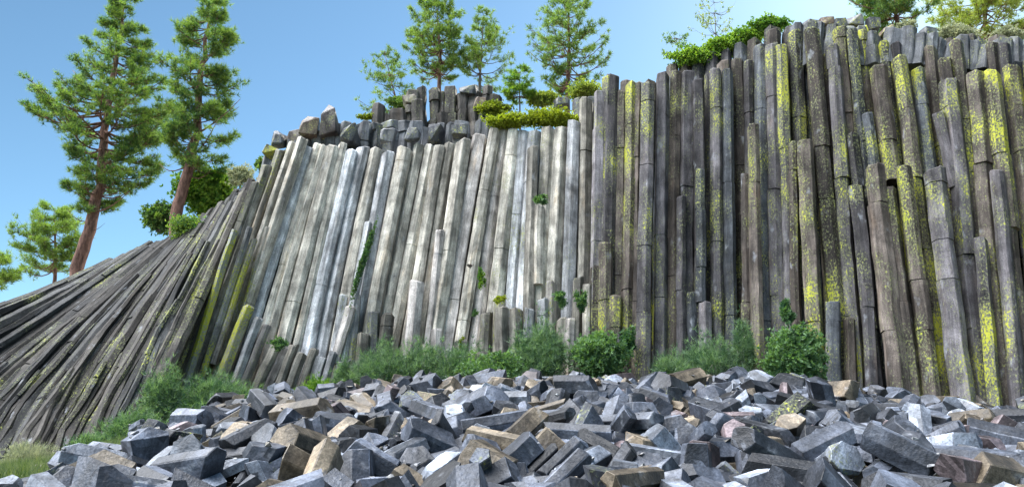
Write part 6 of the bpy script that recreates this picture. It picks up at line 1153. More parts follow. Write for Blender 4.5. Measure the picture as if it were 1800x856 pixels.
'827 6.72 14.99 2.37 .83 .06 -.01 .55;829 10.78 17.96 2.34 .36 -.75 .33 -.44;830 -3.82 11.21 1.59 .85 -.03 0 -.53;831 5.89 10.78 1.63 .96 .27 0 -.01;832 -1.04 9.52 1.26 .95 .27 .02 -.13;834 5.74 9.3 1.16 .54 .8 -.18 -.16;835 -5.76 13.58 1.83 .09 -.13 -.82 .54;'
'836 -5.62 10.8 1.25 .71 .12 .03 .69;837 -6.37 17.81 2.61 .5 .03 .02 .87;839 -4.33 11.79 1.6 .08 .98 -.12 .1;840 .36 8.28 1.08 .08 -.06 -.17 .98;842 -1.46 15.9 2.69 .56 -.17 -.28 .77;843 7.5 11.29 1.61 .54 .46 .35 .61;844 .29 15.88 2.63 .5 .14 .09 .85;'
'845 -5.02 9.06 1.12 .29 -.49 .2 -.79;847 8.34 19.85 3.14 .38 .92 .07 .06;848 6.78 9.41 1.26 .43 .11 -.05 -.9;849 -.13 18.64 3.15 .75 .01 -.39 .54;850 -4.43 8.09 .97 .91 .04 .19 .36;851 -5.22 8 .78 .74 .23 -.4 .49;852 9.94 13.22 1.75 .93 -.1 -.01 .35;'
'853 6.27 11.93 1.79 .76 -.27 .31 -.51;854 5.89 15.23 2.51 1 .02 -.05 .05;855 -.22 8.91 1.17 .86 .12 -.05 .5;856 .03 11.38 1.6 .2 .88 .04 .43;857 7.44 15.94 2.35 .28 .39 .24 .85;858 2.81 8.48 1.07 .85 .45 .25 -.07;859 .16 12.66 1.92 .9 -.29 -.25 .22;'
'860 11.79 18.48 2.33 .14 -.86 .14 .47;861 -4.69 19.52 3.04 .69 .47 -.3 -.46;862 -4.7 8.53 1.09 .77 .24 -.13 -.58;863 10.19 17.82 2.31 .87 -.16 .34 -.32;864 7.74 11.45 1.64 .52 .19 .1 .83;865 5.54 18.09 3.03 .4 .25 .02 -.88;'
'868 1.51 11.79 1.79 .46 -.76 -.43 .17;869 -1.12 12.16 1.86 .01 .01 .07 -1;870 -1.59 14.72 2.38 .11 .03 -.07 .99;872 3.38 19.4 3.23 .85 -.07 .44 -.28;875 -.93 17.12 2.8 .76 -.44 0 .48;876 1.55 17.27 2.85 .95 .17 -.05 .26;878 2.37 16.87 2.75 .28 .03 .13 .95;'
'882 -5.38 16.35 2.36 .2 -.28 .89 -.31;884 -.43 10.88 1.72 .18 .09 -.09 -.98;885 -1.8 18.44 2.98 .94 -.2 -.09 .27;886 1.1 12.74 1.78 .35 .09 -.52 -.78;887 7.47 18.95 2.92 .98 -.07 .07 -.14;888 -.44 15.53 2.57 .31 .78 .44 -.32;'
'889 4.04 7.38 .79 .3 -.7 .48 -.43;890 -1.14 19.55 3.27 .6 .29 -.18 .72;891 -2.81 7.1 .95 .63 .61 -.28 -.39;892 -1.66 7.82 1.05 .79 .3 -.12 -.52;893 9.35 15.33 2.2 .58 -.02 -.23 .78;895 9.56 14.03 1.77 .4 .72 .31 .47;896 1.88 7.62 1.06 .54 .1 -.13 -.83;'
'897 4.58 11.32 1.73 .86 .23 .02 .45;898 -4.9 17.22 2.59 .79 -.22 .28 -.51;899 -6.71 18.93 2.69 .6 -.08 .79 -.13;902 3.23 16.86 2.79 .2 -.27 -.82 .46;903 -2.29 11.51 1.73 .76 .55 .17 .29;904 -5.62 8.94 1.03 .19 .02 .36 -.91;'
'905 -1.04 10.11 1.39 .95 .28 .03 -.13;906 -3.19 17.9 2.79 .95 -.04 .12 .28;908 -.9 8.61 1.1 .38 -.29 .6 -.64;909 3.97 10.02 1.46 .18 -.12 .07 -.97;910 -6.64 19.66 2.7 .96 -.18 .21 -.04;911 2.01 8.89 1.21 .71 -.19 .31 -.6;'
'913 -7.34 19.55 2.65 .98 .18 -.11 -.01;914 10.34 16.29 2.03 .66 .32 -.48 .48;915 4.87 15.06 2.39 .83 .51 -.13 -.17;916 6.4 9.71 1.3 .22 .17 .04 .96;917 3.74 8.04 1 .96 .03 -.05 .28;918 4.91 13.61 2.14 .93 .14 -.15 .31;919 11.54 19.57 2.5 .27 .03 -.03 -.96;'
'920 -1.13 13.72 2.12 .72 .53 -.22 -.38;922 8.99 13.14 1.85 .03 -.06 .85 -.52;923 12.25 19.25 2.49 .33 -.03 .07 .94;924 -5.59 14.69 2.02 .44 -.09 -.35 .82;925 9.01 16.51 2.47 .95 .03 .13 -.28;926 3.64 12.26 1.96 .91 .21 .06 .35;'
'927 9.63 18.75 2.54 .48 -.35 .57 -.57;928 -4.94 15.1 2.14 .72 .23 -.27 .6;929 .46 17.91 2.96 .79 .57 .09 .23;930 2.4 12.79 1.85 .45 .19 .37 .79;931 -2.87 19.14 3.08 .3 -.06 -.12 .94;932 10.53 13.98 1.69 .17 -.43 .72 -.51;'
'933 4.89 8.5 1.09 .54 -.47 .56 -.42;934 -.46 18.42 3.09 .32 .02 .15 -.94;935 10.35 14.6 1.79 .28 .96 .06 -.03;936 3.31 16.12 2.67 .74 .18 -.04 -.64;939 11.93 16.83 2.12 .81 -.19 .32 -.46;940 -.09 7.03 .86 .05 -.83 .56 .06;'
'942 14 19.61 2.5 .8 .31 -.1 -.51;943 10.78 15.1 1.82 .76 .57 .07 -.32;944 -3.46 14.37 2.12 .66 .33 -.21 -.64;945 -5.51 7.6 .74 .09 -.04 -.01 .99;946 -1.54 6.92 .89 .49 .37 -.61 .5;947 -1.69 11.05 1.51 .1 -.56 -.57 .6;949 -5.19 12.21 1.53 .25 .41 .17 -.86;'
'950 -3.48 19.66 3.15 .14 .06 .17 .97;951 -3.8 7.68 .86 .17 .77 -.6 .13;952 1.18 6.55 .85 .32 -.68 .65 -.12;953 4.51 14.38 2.29 .95 .02 -.05 .31;954 2.34 19.56 3.27 .9 -.22 .25 -.29;955 1.25 18.16 3.07 .61 -.23 -.41 .64;957 6.71 17.57 2.86 .64 -.05 -.23 .74;'
'958 4.18 13.03 2.04 .74 -.1 -.16 .65;959 11.17 15.29 1.85 .91 .08 .07 -.39;961 4.58 7.09 .82 .22 -.12 .79 -.56;962 13.68 17.99 2.21 .09 .93 .33 .13;963 -3.62 16.27 2.54 .55 .17 -.67 .47;964 4.31 12.67 1.95 .26 .31 -.57 -.71;'
'965 5.21 8.13 1.03 .51 -.18 -.15 -.83;966 .17 7.88 1.06 .41 -.05 -.08 .91;967 -.56 19.48 3.34 .54 .36 .15 .75;968 7.91 15.72 2.41 .05 .09 .11 -.99;970 4.84 8.84 1.17 .04 -.46 -.88 -.08;971 -1.54 13.73 2.3 .7 -.04 -.19 .69;'
'972 7.92 19.25 3.06 .22 .03 .33 .92;974 -4.93 12.41 1.53 .8 .55 .15 .22;976 -3.04 17.4 2.81 .45 -.11 .82 .34;978 6.86 13.88 2.12 .08 -.47 .84 .27;979 1.51 12.64 2.01 .96 -.06 -.27 -.06;981 3.21 9.9 1.52 .96 .27 -.05 -.05;'
'982 9.95 18.73 2.68 .34 .46 .78 -.26;983 4.3 15.66 2.55 .38 .64 -.63 -.21;984 -1.92 18.87 3.13 .15 -.94 .31 .08;986 1.18 8.44 1.13 .61 -.2 .36 -.68;987 4.02 15.24 2.35 .25 -.15 -.19 -.94;990 -6.68 17.72 2.53 .04 -.41 .87 .28;'
'992 -.6 10.53 1.51 .9 .44 -.02 .08;995 11.64 16.12 2.28 .98 .11 .01 -.17;997 -5.03 9.48 1.26 .61 .03 .05 -.79;998 11.9 15.4 1.89 .75 -.6 .22 -.19;1000 -5.58 18.89 2.8 .09 -.62 .77 .11;1002 4.06 7.43 1.03 .52 .69 -.49 -.14;'
'1003 -1.12 18.46 3.14 .48 .07 -.44 .76;1006 4.99 8.21 1.06 .51 -.17 -.17 .83;1007 5.37 19.07 3.2 .86 -.04 -.01 -.51;1008 -2.18 17.61 2.99 .96 -.16 -.24 .06;1009 4.45 9.45 1.26 .34 -.44 .1 .83;1011 5.81 16.83 2.81 .88 -.16 -.08 .43;'
'1012 7.45 16.61 2.78 .9 -.34 -.09 .24;1014 -3.78 10.36 1.46 .26 .21 .74 .58;1015 -3.21 18.19 2.95 .49 .72 -.29 -.4;1016 6.62 9.53 1.45 .75 .13 -.39 -.52;1018 8.69 16.52 2.54 .14 .03 .51 -.85;1019 -5.39 8.44 1.01 .59 -.79 -.08 .16;'
'1021 -2.24 13.84 2.17 .41 .08 .1 .9;1024 -4.22 17.41 2.71 .31 .86 .32 .23;1025 2.91 15.14 2.58 .07 -.13 -.57 .81;1026 1.66 7.83 1.15 .78 .19 -.34 .5;1027 -1.1 16.54 2.77 .6 .31 -.22 -.7;1029 -4.61 12.3 1.59 .39 -.42 .82 .01;'
'1034 6.37 17.95 2.86 .8 -.56 .19 -.12;1036 3.22 8.67 1.14 .91 .41 -.02 -.05;1037 9.89 15.1 2.06 .65 .59 -.37 -.3;1039 5.81 11.83 1.73 .2 .3 -.25 -.9;1040 1.21 19.45 3.29 .86 -.44 -.18 .2;1041 5.31 18.45 3.02 .68 .41 -.61 -.06;'
'1042 -3.35 11.86 1.79 .6 .4 -.56 .4;1045 8.19 18.57 2.84 .01 -.96 .28 .04;1047 5.02 17.71 3 .81 .34 -.39 -.26;1048 10.89 14.83 1.85 .2 .23 .71 -.63;1049 1.43 16.47 2.87 .68 -.48 .27 .49;1051 -4 14.36 2.19 .37 .88 0 .31;1052 -3.85 16.44 2.58 .68 .7 .12 .15;'
'1053 .84 18.3 3.06 .47 -.54 -.62 .31;1054 9.45 17.46 2.54 .09 .05 -.94 .32;1056 -3.81 15.1 2.28 .43 .73 -.52 .04;1057 .33 11.46 1.72 .86 -.12 .46 .17;1061 5.88 9.28 1.32 .27 .87 .14 .39;1064 4.72 12.96 2.06 .11 -.39 .01 .92;'
'1065 -1.57 8.81 1.15 .05 .01 -.06 1;1066 -4.64 14.15 2.06 .16 -.45 -.78 .41;1068 -4.38 12.39 1.79 .18 -.05 .25 .95;1069 6.48 15.29 2.4 .65 .06 -.12 -.75;1072 9.22 19.43 2.8 .06 -.27 .1 -.96;1076 12.95 18.77 2.3 .53 .47 .31 .63;'
'1077 6.88 18.03 3 .59 -.15 -.41 -.68;1078 2.35 16.16 2.62 .98 -.12 .04 -.14;1080 -1.23 17.42 2.87 .34 -.23 .36 -.83;1081 6.5 19.38 3.17 .32 -.54 .41 -.66;1082 -4.11 12.19 1.71 .83 .51 .22 .05;1083 2.67 20.11 3.37 .15 -.88 -.42 .13;'
'1084 -2.51 16.39 2.68 .2 -.25 .08 -.94;1088 5.23 9.28 1.19 .4 .11 .86 -.29;1089 -4.67 17.2 2.63 .58 .35 .26 .69;1090 8.34 11.31 1.55 .17 .06 -.03 .98;1091 10.51 17.9 2.26 .58 .43 .56 .41;1095 -2.97 6.89 .91 .03 .45 .89 .06;'
'1096 3.07 15.79 2.67 .85 .06 -.51 -.08;1097 -1.04 7.72 1.05 .84 .11 .3 .44;1100 10.88 14.51 1.83 .12 .24 .96 0;1101 -6.3 16.43 2.41 .88 -.45 -.11 .11;1102 1.19 15.7 2.68 .23 -.41 .18 -.86;1106 9.02 16.24 2.42 .22 -.41 -.76 -.45;'
'1108 -1.73 20.24 3.24 .08 -.13 .98 -.1;1109 -1.09 9.83 1.33 .15 .01 -.97 -.2;1112 4.49 15.17 2.63 .88 .2 .41 .13;1113 4.8 10.1 1.41 .78 -.24 .33 -.48;1114 9.38 16.66 2.33 .07 .65 .38 -.66;1115 -2.75 7.72 1.02 .06 -.04 -.47 .88;'
'1116 11.24 17.27 2.26 .88 .31 -.04 -.37;1117 3.17 19.52 3.16 .31 -.74 -.28 .52;1118 3.41 11.99 1.88 .99 .01 .05 -.13;1120 4.54 12.35 2.09 .57 .6 -.56 .05;1121 -2.37 10.77 1.56 .58 .12 -.14 -.8;1123 10.35 13.52 1.74 .29 .82 -.42 -.26;'
'1124 13.84 19.16 2.53 .84 -.33 .32 -.3;1125 -7.17 18.85 2.59 .63 -.76 -.15 -.01;1126 -4.75 10.35 1.27 .15 .16 -.24 -.94;1129 -2.58 14.48 2.13 .51 .06 -.16 -.84;1133 -6.05 8.13 .87 .65 -.1 .75 .07;1135 -4.96 14.62 2.04 .55 .58 -.41 -.43;'
'1137 8.44 13.63 2.11 .85 -.15 -.24 .44;1138 4.12 10.24 1.58 .95 -.1 .12 .28;1139 13.23 18.97 2.56 .22 .15 .96 -.05;1140 -1.46 14.97 2.45 .11 .04 .19 .98;1144 7.75 17.64 2.89 .97 -.01 .21 -.16;1145 -7.08 15.85 1.97 0 .06 .52 -.85;'
'1146 4.06 11.23 1.75 .33 .6 -.61 -.39;1147 -2.43 9.6 1.41 .73 -.41 .27 -.48;1150 -6.58 16.85 2.37 .85 .4 .2 -.28;1151 3.55 12.69 1.95 .54 -.07 .13 .83;1153 7.19 17.16 2.85 .94 .03 -.13 -.32;1154 1.39 14.28 2.35 .68 -.15 .59 .41;'
'1155 -.78 17.28 2.9 .28 .35 .04 -.89;1159 1.52 15.9 2.64 .8 -.49 .17 -.31;1161 -5.17 19.69 3.02 .22 .21 -.26 -.92;1162 -4.43 15.45 2.21 .71 -.05 .2 -.67;1163 1.31 7.54 1 .5 -.86 .11 -.05;1165 3.85 18.02 2.98 .67 .21 -.09 -.71;'
'1166 3.35 16.66 2.79 .42 -.37 -.35 -.75;1167 -4.07 9.73 1.3 .34 -.44 0 .83;1168 -2.06 6.95 1.05 .86 -.29 -.27 .32;1170 -2.2 8.68 1.15 .5 .16 -.11 -.85;1173 -2.33 14.73 2.31 .96 .04 -.07 .26;1175 8.38 12.39 1.74 .74 -.65 -.03 .15;'
'1176 -5.02 14.23 2.13 .33 -.61 -.71 .06;1177 9.17 13.83 2.03 .13 .19 .1 .97;1178 -5.62 18.01 2.71 .76 .11 .17 -.62;1179 3.15 18.75 3.14 .22 .56 -.6 .54;1183 9.84 18.03 2.45 .02 .09 -.16 .98;1185 -.56 17.87 2.94 .63 -.11 -.36 .68;'
'1186 10.46 18.63 2.61 .63 -.19 -.59 -.47;1189 -5.88 15 1.97 .22 -.43 -.61 .62;1194 -4.72 15.95 2.35 .81 -.36 -.3 .35;1197 1.04 12.43 1.97 .05 .69 .46 -.55;1198 -2.35 19.7 3.23 .39 -.86 -.32 .09;1199 .84 14.69 2.44 .56 -.58 -.55 .22;'
'1202 -.64 19 3.24 .11 -.84 -.53 .08;1203 -1.77 17.52 2.99 .49 -.24 -.81 .23;1204 10.7 17.66 2.37 .41 .45 .01 .79;1206 -.07 17.42 2.87 .36 -.12 -.38 .84;1207 12.19 16.94 2.12 .33 -.18 .4 .84;1208 -2.12 18.44 3.2 .97 .22 .05 .12;'
'1209 -5.41 11.84 1.56 .7 -.3 -.32 .57;1212 -.84 12.68 1.85 .58 .05 .32 .74;1214 -5.03 15.5 2.29 .81 -.06 .16 -.57;1216 -.18 16.21 2.77 .8 .22 -.23 -.51;1217 4.84 11.41 1.75 .43 .61 -.45 -.49;1218 -2.39 8.45 1.23 .65 -.29 .57 -.41;'
'1220 1.48 13.3 2.13 .94 .09 -.12 -.3;1223 2.77 12.59 1.79 .69 .2 -.41 -.57;1224 4.32 7.35 .9 .5 -.5 .64 -.32;1225 7.85 14.84 2.34 .48 .03 .51 .71;1226 12.51 17.91 2.29 .88 -.38 -.1 .28;1228 9.75 12.43 1.56 .33 .17 .22 .9;'
'1231 6.83 16.99 2.82 .86 .17 .01 .49;1232 -5.64 12.87 1.73 .44 .34 .73 .39;1233 6.1 18.28 3.08 .5 -.09 -.07 -.86;1234 .01 12.94 2.02 0 .7 -.29 -.66;1235 4.72 13.69 2.16 .04 .5 .18 .85;1236 2.67 18.23 3.11 .82 .16 -.5 .23;'
'1237 3.09 18.24 3.06 .48 .76 .35 .28;1238 4.53 18.67 3.15 .76 -.08 .17 -.62;1239 1.98 17.94 2.98 .16 -.2 -.76 .6;1243 6.56 9.11 1.16 .79 .21 -.15 -.56;1244 11.56 17.47 2.24 .42 .71 -.31 -.46;1246 7.85 15.51 2.43 .68 -.03 -.65 .34;'
'1247 2.81 18.73 3.04 .19 -.55 -.74 .34;1248 -5.68 16.79 2.53 .69 .65 -.32 -.06;1249 .19 7.52 1.05 .83 -.31 .38 -.25;1250 -5.11 6.76 .65 .59 .19 -.15 -.77;1252 -6.6 15.56 1.88 .41 -.53 .21 .71;1254 7.6 18.09 3.02 .99 .08 -.09 .01;'
'1256 6.51 11.19 1.67 .04 .01 -.39 .92;1258 6.43 18.08 3.09 .36 -.69 -.49 .38;1260 8.88 12.41 1.72 .92 -.08 -.19 -.34;1261 3.37 17.88 3.06 .92 0 .15 -.35;1263 -.43 7.83 1.05 .07 .79 .59 .13;1264 -5.38 14.3 2.03 .66 -.28 .52 -.46;'
'1265 4.75 6.69 .77 .55 -.48 .54 -.42;1266 -3.04 14.62 2.32 .52 -.51 .36 -.58;1267 -3.29 15.09 2.33 .16 -.9 -.27 .29;1268 .52 8.51 1.14 .75 -.11 .4 .52;1269 5.95 8.9 1.28 .73 -.04 .29 .61;1270 -.6 7.64 .94 .42 -.71 -.33 .45;'
'1274 -5.16 9.62 1.12 .57 -.59 .01 -.58;1275 -4.67 9.69 1.18 .71 .6 -.22 -.3;1277 2.26 7.82 1.01 .79 .61 .07 .01;1278 -5.1 11.18 1.23 .39 .39 -.76 .35;1281 9.88 14 2.08 .85 .47 .13 .2;1287 4.99 18.3 3.09 .51 .13 -.14 -.84;'
'1288 10.99 17.69 2.36 .55 .16 .1 .81;1289 3.85 7.73 1.01 .81 -.06 -.05 .58;1291 9.69 13.34 1.78 .77 .56 .19 .23;1292 3.24 7.62 .91 .36 .02 .25 -.9;1294 5.34 10.19 1.4 .51 -.53 -.64 -.22;1297 4.71 7.87 1.07 .68 .73 .01 -.01;'
'1298 9.74 14.37 1.96 .46 -.12 -.86 .2;1303 7.54 10.38 1.43 .17 .05 -.07 -.98;1305 6.22 16.38 2.82 .57 -.35 -.74 .1;1306 .46 12.53 1.88 .11 .53 .69 -.49;1308 -5.19 11.65 1.49 .6 .41 -.08 -.68;1309 9.49 18.65 2.68 .04 -.71 .19 -.67;'
'1311 9.05 18.67 2.7 .05 .5 -.15 -.85;1313 -4.37 20.06 3.08 .14 -.37 -.88 .26;1316 2.08 6.8 .88 .83 -.19 .18 -.49;1317 1.28 11.41 1.75 .4 .26 .45 .76;1319 -6.45 18.69 2.71 .35 -.3 -.58 .68;1323 -2.16 9.97 1.44 .31 .19 .13 .92;'
'1324 9.06 15.25 2.22 .3 .5 .8 .1;1325 3.79 9.29 1.2 .28 .18 -.92 .2;1327 -1.05 12.74 1.87 .6 -.15 .3 .73;1332 8.01 11.4 1.61 .33 -.09 .48 -.81;1335 6.81 12.1 1.86 .38 .83 -.39 .14;1336 9.36 17.14 2.49 .54 .1 .51 .67;1338 9.95 17.47 2.41 .99 .01 -.1 .07;'
'1339 10.05 19.33 2.6 .6 -.42 .61 -.32;1340 -6.31 14.91 2.04 .62 -.33 -.45 .55;1341 5.61 19.32 3.3 .92 .18 -.35 .03;1344 -5.06 16.28 2.39 .91 -.12 .4 .02;1347 .91 19.43 3.23 .76 .4 .48 .14;1348 -4.45 7.58 1.03 .72 .63 -.04 -.31;'
'1349 -4.65 11.62 1.42 .81 .17 -.23 .51;1350 -.66 16.84 2.9 .33 .3 -.76 -.47;1351 4.13 19.05 3.27 .61 .05 -.04 -.79;1353 9.39 17.63 2.41 .83 -.14 .25 -.48;1354 -.65 15.02 2.49 .42 -.23 .6 -.65;1356 7.75 18.89 2.96 .51 .14 .28 .8;'
'1357 -4.54 14.86 2.03 .85 .22 .29 -.38;1360 -1.48 12.32 1.89 .06 -.55 0 -.83;1362 -1.48 8.05 1.07 .66 -.63 -.3 .27;1365 -6.52 19.23 2.67 .2 -.01 -.97 -.15;1366 -4.72 18.87 3 .72 .52 -.17 -.42;1367 1.77 18.54 3.12 .28 -.55 -.01 -.79;'
'1371 -5.47 12.4 1.58 .73 .68 -.04 -.01;1372 7.42 16.22 2.48 .5 -.28 .58 .58;1373 11.24 19.47 2.59 .84 -.35 .14 .39;1374 5.47 9.16 1.11 .93 .12 .02 .36;1377 6.9 12.69 1.9 .69 .26 -.54 .4;1378 -1.67 18.11 2.88 .23 -.71 -.4 .53;'
'1379 -2.69 14.88 2.11 .42 .37 .1 .82;1390 -1.08 6.87 .86 .18 .49 -.69 -.5;1391 10.31 14.42 1.75 .89 .36 .19 -.19;1392 3.15 6.81 .84 .89 -.05 .18 -.41;1393 -3.22 7.38 1 .83 -.04 .56 -.06;1394 2.22 12.72 2.05 .61 -.68 -.07 .4;'
'1396 8.94 14.94 2.28 .76 .53 .29 .23;1397 11.82 18.16 2.39 .87 -.16 .15 -.45;1398 -.2 15.59 2.61 .81 .07 .1 -.58;1399 -4.49 11.46 1.36 .1 .65 -.21 .72;1400 10.34 16.49 2.22 .6 .4 .52 .46;1401 11.76 16.46 2.08 .06 .31 .81 .48;'
'1404 -7.1 17.91 2.51 .59 -.68 .14 -.42;1405 13.69 18.33 2.22 .23 -.29 .8 -.47;1406 -1.19 19.02 3.22 .73 .38 -.28 -.5;1410 10.54 16.67 2.3 .39 .58 -.54 -.46;1411 6.48 16.84 2.7 .31 -.11 -.6 .73;1413 9.72 19.47 2.55 .61 -.62 -.37 -.32;'
'1414 -3.29 11.6 1.71 .9 -.01 -.12 .42;1416 10.77 17.05 2.21 .8 -.27 -.35 .4;1417 8.61 15.44 2.5 .9 -.1 -.02 .43;1419 8.51 18.38 2.82 .96 .04 .08 .28;1420 -7.02 17.29 2.37 .26 -.73 .62 -.09;1422 11.32 18.93 2.5 .15 -.07 -.93 .32;'
'1423 10.78 15.66 1.88 .5 -.09 -.39 -.77;1424 1.11 7.98 1.2 .53 -.21 .82 .07;1425 14.69 19.79 2.41 .06 .93 .36 .05;1426 13.05 17.35 2.29 .02 .34 -.17 .93;1427 7.13 9.31 1.45 .8 -.15 .32 -.48;1430 7.24 19 3.15 .15 -.26 .36 -.88;'
'1431 9.12 14.53 2.18 .45 -.18 -.8 .36;1432 3.18 11.17 1.68 .06 .21 -.89 -.41;1433 -2.27 7.69 .97 .66 -.06 -.74 .11;1436 10.17 18.87 2.63 .66 .46 -.59 .11;1437 -.51 14.21 2.21 .04 .6 .44 .67;1438 -2.22 9.05 1.16 .33 .37 .29 .82;'
'1439 7.86 10.82 1.61 .61 .16 -.38 -.68;1440 13.8 18.93 2.31 .9 -.21 .15 -.36;1442 -2.6 12.05 1.85 .42 -.69 0 -.58;1444 -1.56 14.36 2.28 .98 -.04 .08 -.2;1445 .72 12.91 1.89 .97 .22 -.07 -.07;1446 10.06 17.01 2.4 .85 -.42 .18 -.26;'
'1449 -3.57 14.72 2.1 .03 -.7 .31 .64;1450 9.3 14.37 2.08 .61 .75 .23 .05;1454 -4.95 16.72 2.5 .32 -.51 -.76 .24;1456 6.08 12.91 1.91 .15 .81 -.56 0;1459 11.3 18.02 2.38 .26 .07 -.41 .87;1461 7.04 16.37 2.5 .79 -.03 .1 -.6;'
'1465 -6.15 8.37 1.05 .11 .01 .47 -.88;1466 -6.83 15.64 1.89 .37 .42 .42 -.71;1467 -3.06 19.78 3.04 .32 .46 -.74 .38;1470 1.94 13.17 2.05 .22 -.46 -.52 -.69;1471 -2.15 18.04 3.1 .49 .25 .8 .25;1473 5.12 17.35 2.95 .01 -.02 -.64 .77;'
'1479 4.13 14.99 2.39 .1 .2 -.7 -.68;1480 -5.96 14.72 2.04 .89 -.3 -.07 -.34;1481 3.13 8.16 1.03 .58 -.79 .18 -.07;1484 11.63 18.78 2.44 .06 .65 -.27 -.7;1485 3.32 7.04 .76 .03 .92 -.38 -.01;1488 -3.95 8.8 1.18 .02 .78 .07 .63;'
'1489 13.15 17.99 2.27 .44 -.34 .01 -.83;1490 -4.94 7.32 .83 .32 .92 .21 .11;1491 5.47 14.55 2.38 .11 .04 .06 .99;1494 -.85 13.99 2.26 .55 -.55 .31 -.55;1495 8.03 16.34 2.55 .36 .08 .27 .89;1500 2.48 8.71 1.13 0 .77 .62 .17;'
'1507 5.88 17.5 2.92 .65 -.54 .43 -.31;1508 -4.99 7.68 .98 .4 -.46 -.45 .65;1510 .94 7.53 1.12 .79 0 .61 .1;1514 -3.95 11.94 1.75 .74 .09 -.61 -.26;1516 6.02 15.55 2.51 .96 .01 .09 .25;1517 .54 13.57 2.18 .19 -.97 .14 -.01;'
'1518 9.48 16.25 2.28 .86 -.12 .22 -.44;1520 4.58 13.97 2.25 .26 -.2 .75 -.57;1521 9.94 15.83 2.03 .79 -.04 -.02 .62;1522 -3.99 7.77 .9 .3 .81 -.39 -.31;1527 -5.61 17.21 2.68 .61 .68 0 -.4;1528 -6.44 17.11 2.24 .04 -.8 .44 -.41;'
'1529 7.37 10.65 1.64 .4 .24 .83 .3;1530 1.6 17.54 2.97 .96 .21 -.2 .06;1531 11.13 15.09 1.71 .28 .78 .56 -.01;1532 3.99 11.79 1.77 .47 -.29 .59 -.59;1533 4.38 19.54 3.3 .91 -.07 .03 -.4;1534 6.29 17.28 2.77 .71 .69 .14 .03;'
'1535 .77 15.76 2.53 .04 0 .71 .7;1537 -.15 17.01 2.75 .5 .55 .26 -.62;1538 -1.82 15.05 2.47 .85 .22 -.42 -.22;1539 1.75 11.04 1.72 .52 .54 .44 -.5;1540 11.22 16.61 2.17 .51 .03 -.09 -.86;1541 -4.61 16.51 2.61 .85 -.36 -.27 .27;'
'1542 0 9.9 1.35 .15 .91 -.26 .27;1543 -5 9.31 1.11 .73 .12 -.11 -.66;1544 10.98 18.99 2.48 .89 .23 .36 -.15;1545 1.07 10.3 1.6 .15 -.33 .74 .57;1546 6.45 15.94 2.54 .31 -.04 .73 -.6;1547 .49 9.42 1.29 .96 -.1 0 -.26;1548 -6.48 9.71 1 .32 .11 -.07 -.94;'
'1553 1.29 16.68 2.78 .72 -.47 .21 .47;1554 7.75 11.74 1.66 .9 -.3 -.04 -.32;1555 10.56 15.72 2.15 .11 -.24 .82 -.51;1557 3.89 18.91 3.2 .08 .7 -.69 -.18;1558 -2.7 11.6 1.67 .39 0 .92 -.07;1559 10.27 18.31 2.43 .81 .17 -.32 .47;'
'1561 3.48 14.09 2.29 .98 -.12 .13 -.12;1562 4.6 8.33 1.13 .85 .44 -.27 .09;1564 12.56 17.13 2.18 .14 -.13 -.84 .5;1569 6.64 19.7 3.26 .83 -.3 -.25 .41;1570 -3.67 6.91 1.01 .23 .61 .04 .76;1572 7.55 11.6 1.78 .36 -.13 -.74 -.56;'
'1574 10.26 15.27 2.18 .99 0 .14 -.05;1575 -5.51 8.1 .81 .08 .33 -.74 -.59;1579 1.25 16.05 2.89 .25 .23 -.03 .94;1580 7.72 13.87 2.08 .25 -.94 .22 .02;1582 .52 7.18 .88 .48 .19 -.1 -.85;1583 -7.05 16.47 2.07 .19 -.6 .16 -.76;'
'1584 5.47 13.58 2.05 .3 .06 -.06 -.95;1585 4.44 10.68 1.65 .52 .17 .02 .83;1586 8.59 12.79 1.83 .85 .3 0 -.42;1588 -5.47 9.72 1.09 .15 -.45 -.07 .88;1589 4.62 17.18 2.94 .96 .16 -.02 .23;1590 -5.75 8.69 1.14 .93 -.29 -.05 -.24;'
'1591 2.65 16.28 2.73 .48 .65 .28 -.53;1595 -6.24 19.13 2.65 .81 -.15 -.56 .03;1596 4.88 9.63 1.23 .22 -.41 .24 .85;1598 -2.99 7.5 1 .94 .31 -.05 .15;1601 -6.45 15.38 2.02 .03 -.51 -.23 -.83;1603 3.59 19.5 3.22 .69 -.09 .54 .47;'
'1606 6.66 7.89 1.13 .29 .51 .25 -.77;1608 13.27 18.13 2.41 .14 .14 .7 .69;1611 4.05 13.64 2.07 .42 .18 .24 .86;1612 10.31 19.68 2.49 .22 .58 -.72 -.31;1614 7.14 17.73 2.96 .15 .11 .06 -.98;1615 -2.01 14.16 2.19 .79 .25 -.35 .43;'
'1616 -1.18 10.77 1.68 .58 -.25 -.6 -.48;1617 -4.85 8.12 .94 .6 .17 0 -.78;1620 2.32 5.56 .57 .41 -.81 -.39 .16;1622 -5.27 16.6 2.38 .54 .32 .78 -.08;1623 -4.5 10.7 1.31 .12 -.18 -.61 .76;1624 -3.27 16.72 2.66 .17 .02 -.52 .84;'
'1625 9.04 13.29 2.01 .75 -.33 .32 -.48;1627 .86 7.25 .94 .52 .21 -.04 -.83;1628 -3.14 19.55 3.19 .93 -.07 -.29 -.2;1629 3.11 16.13 2.78 .82 .09 -.07 -.56;1630 12.11 19.82 2.46 .23 .69 .37 -.58;1631 -2 9.75 1.42 .42 .37 .13 .82;'
'1632 .62 12.83 2.11 .67 .71 .19 .1;1634 13.12 19.84 2.5 .13 .82 .12 .54;1635 2.45 15.62 2.64 .08 .05 -.18 -.98;1636 -4.44 19.35 3.09 .09 .16 -.49 -.85;1638 5.57 17.75 3.01 .24 -.13 .32 -.91;1641 -7.26 19.82 2.73 .02 -.12 .25 .96;'
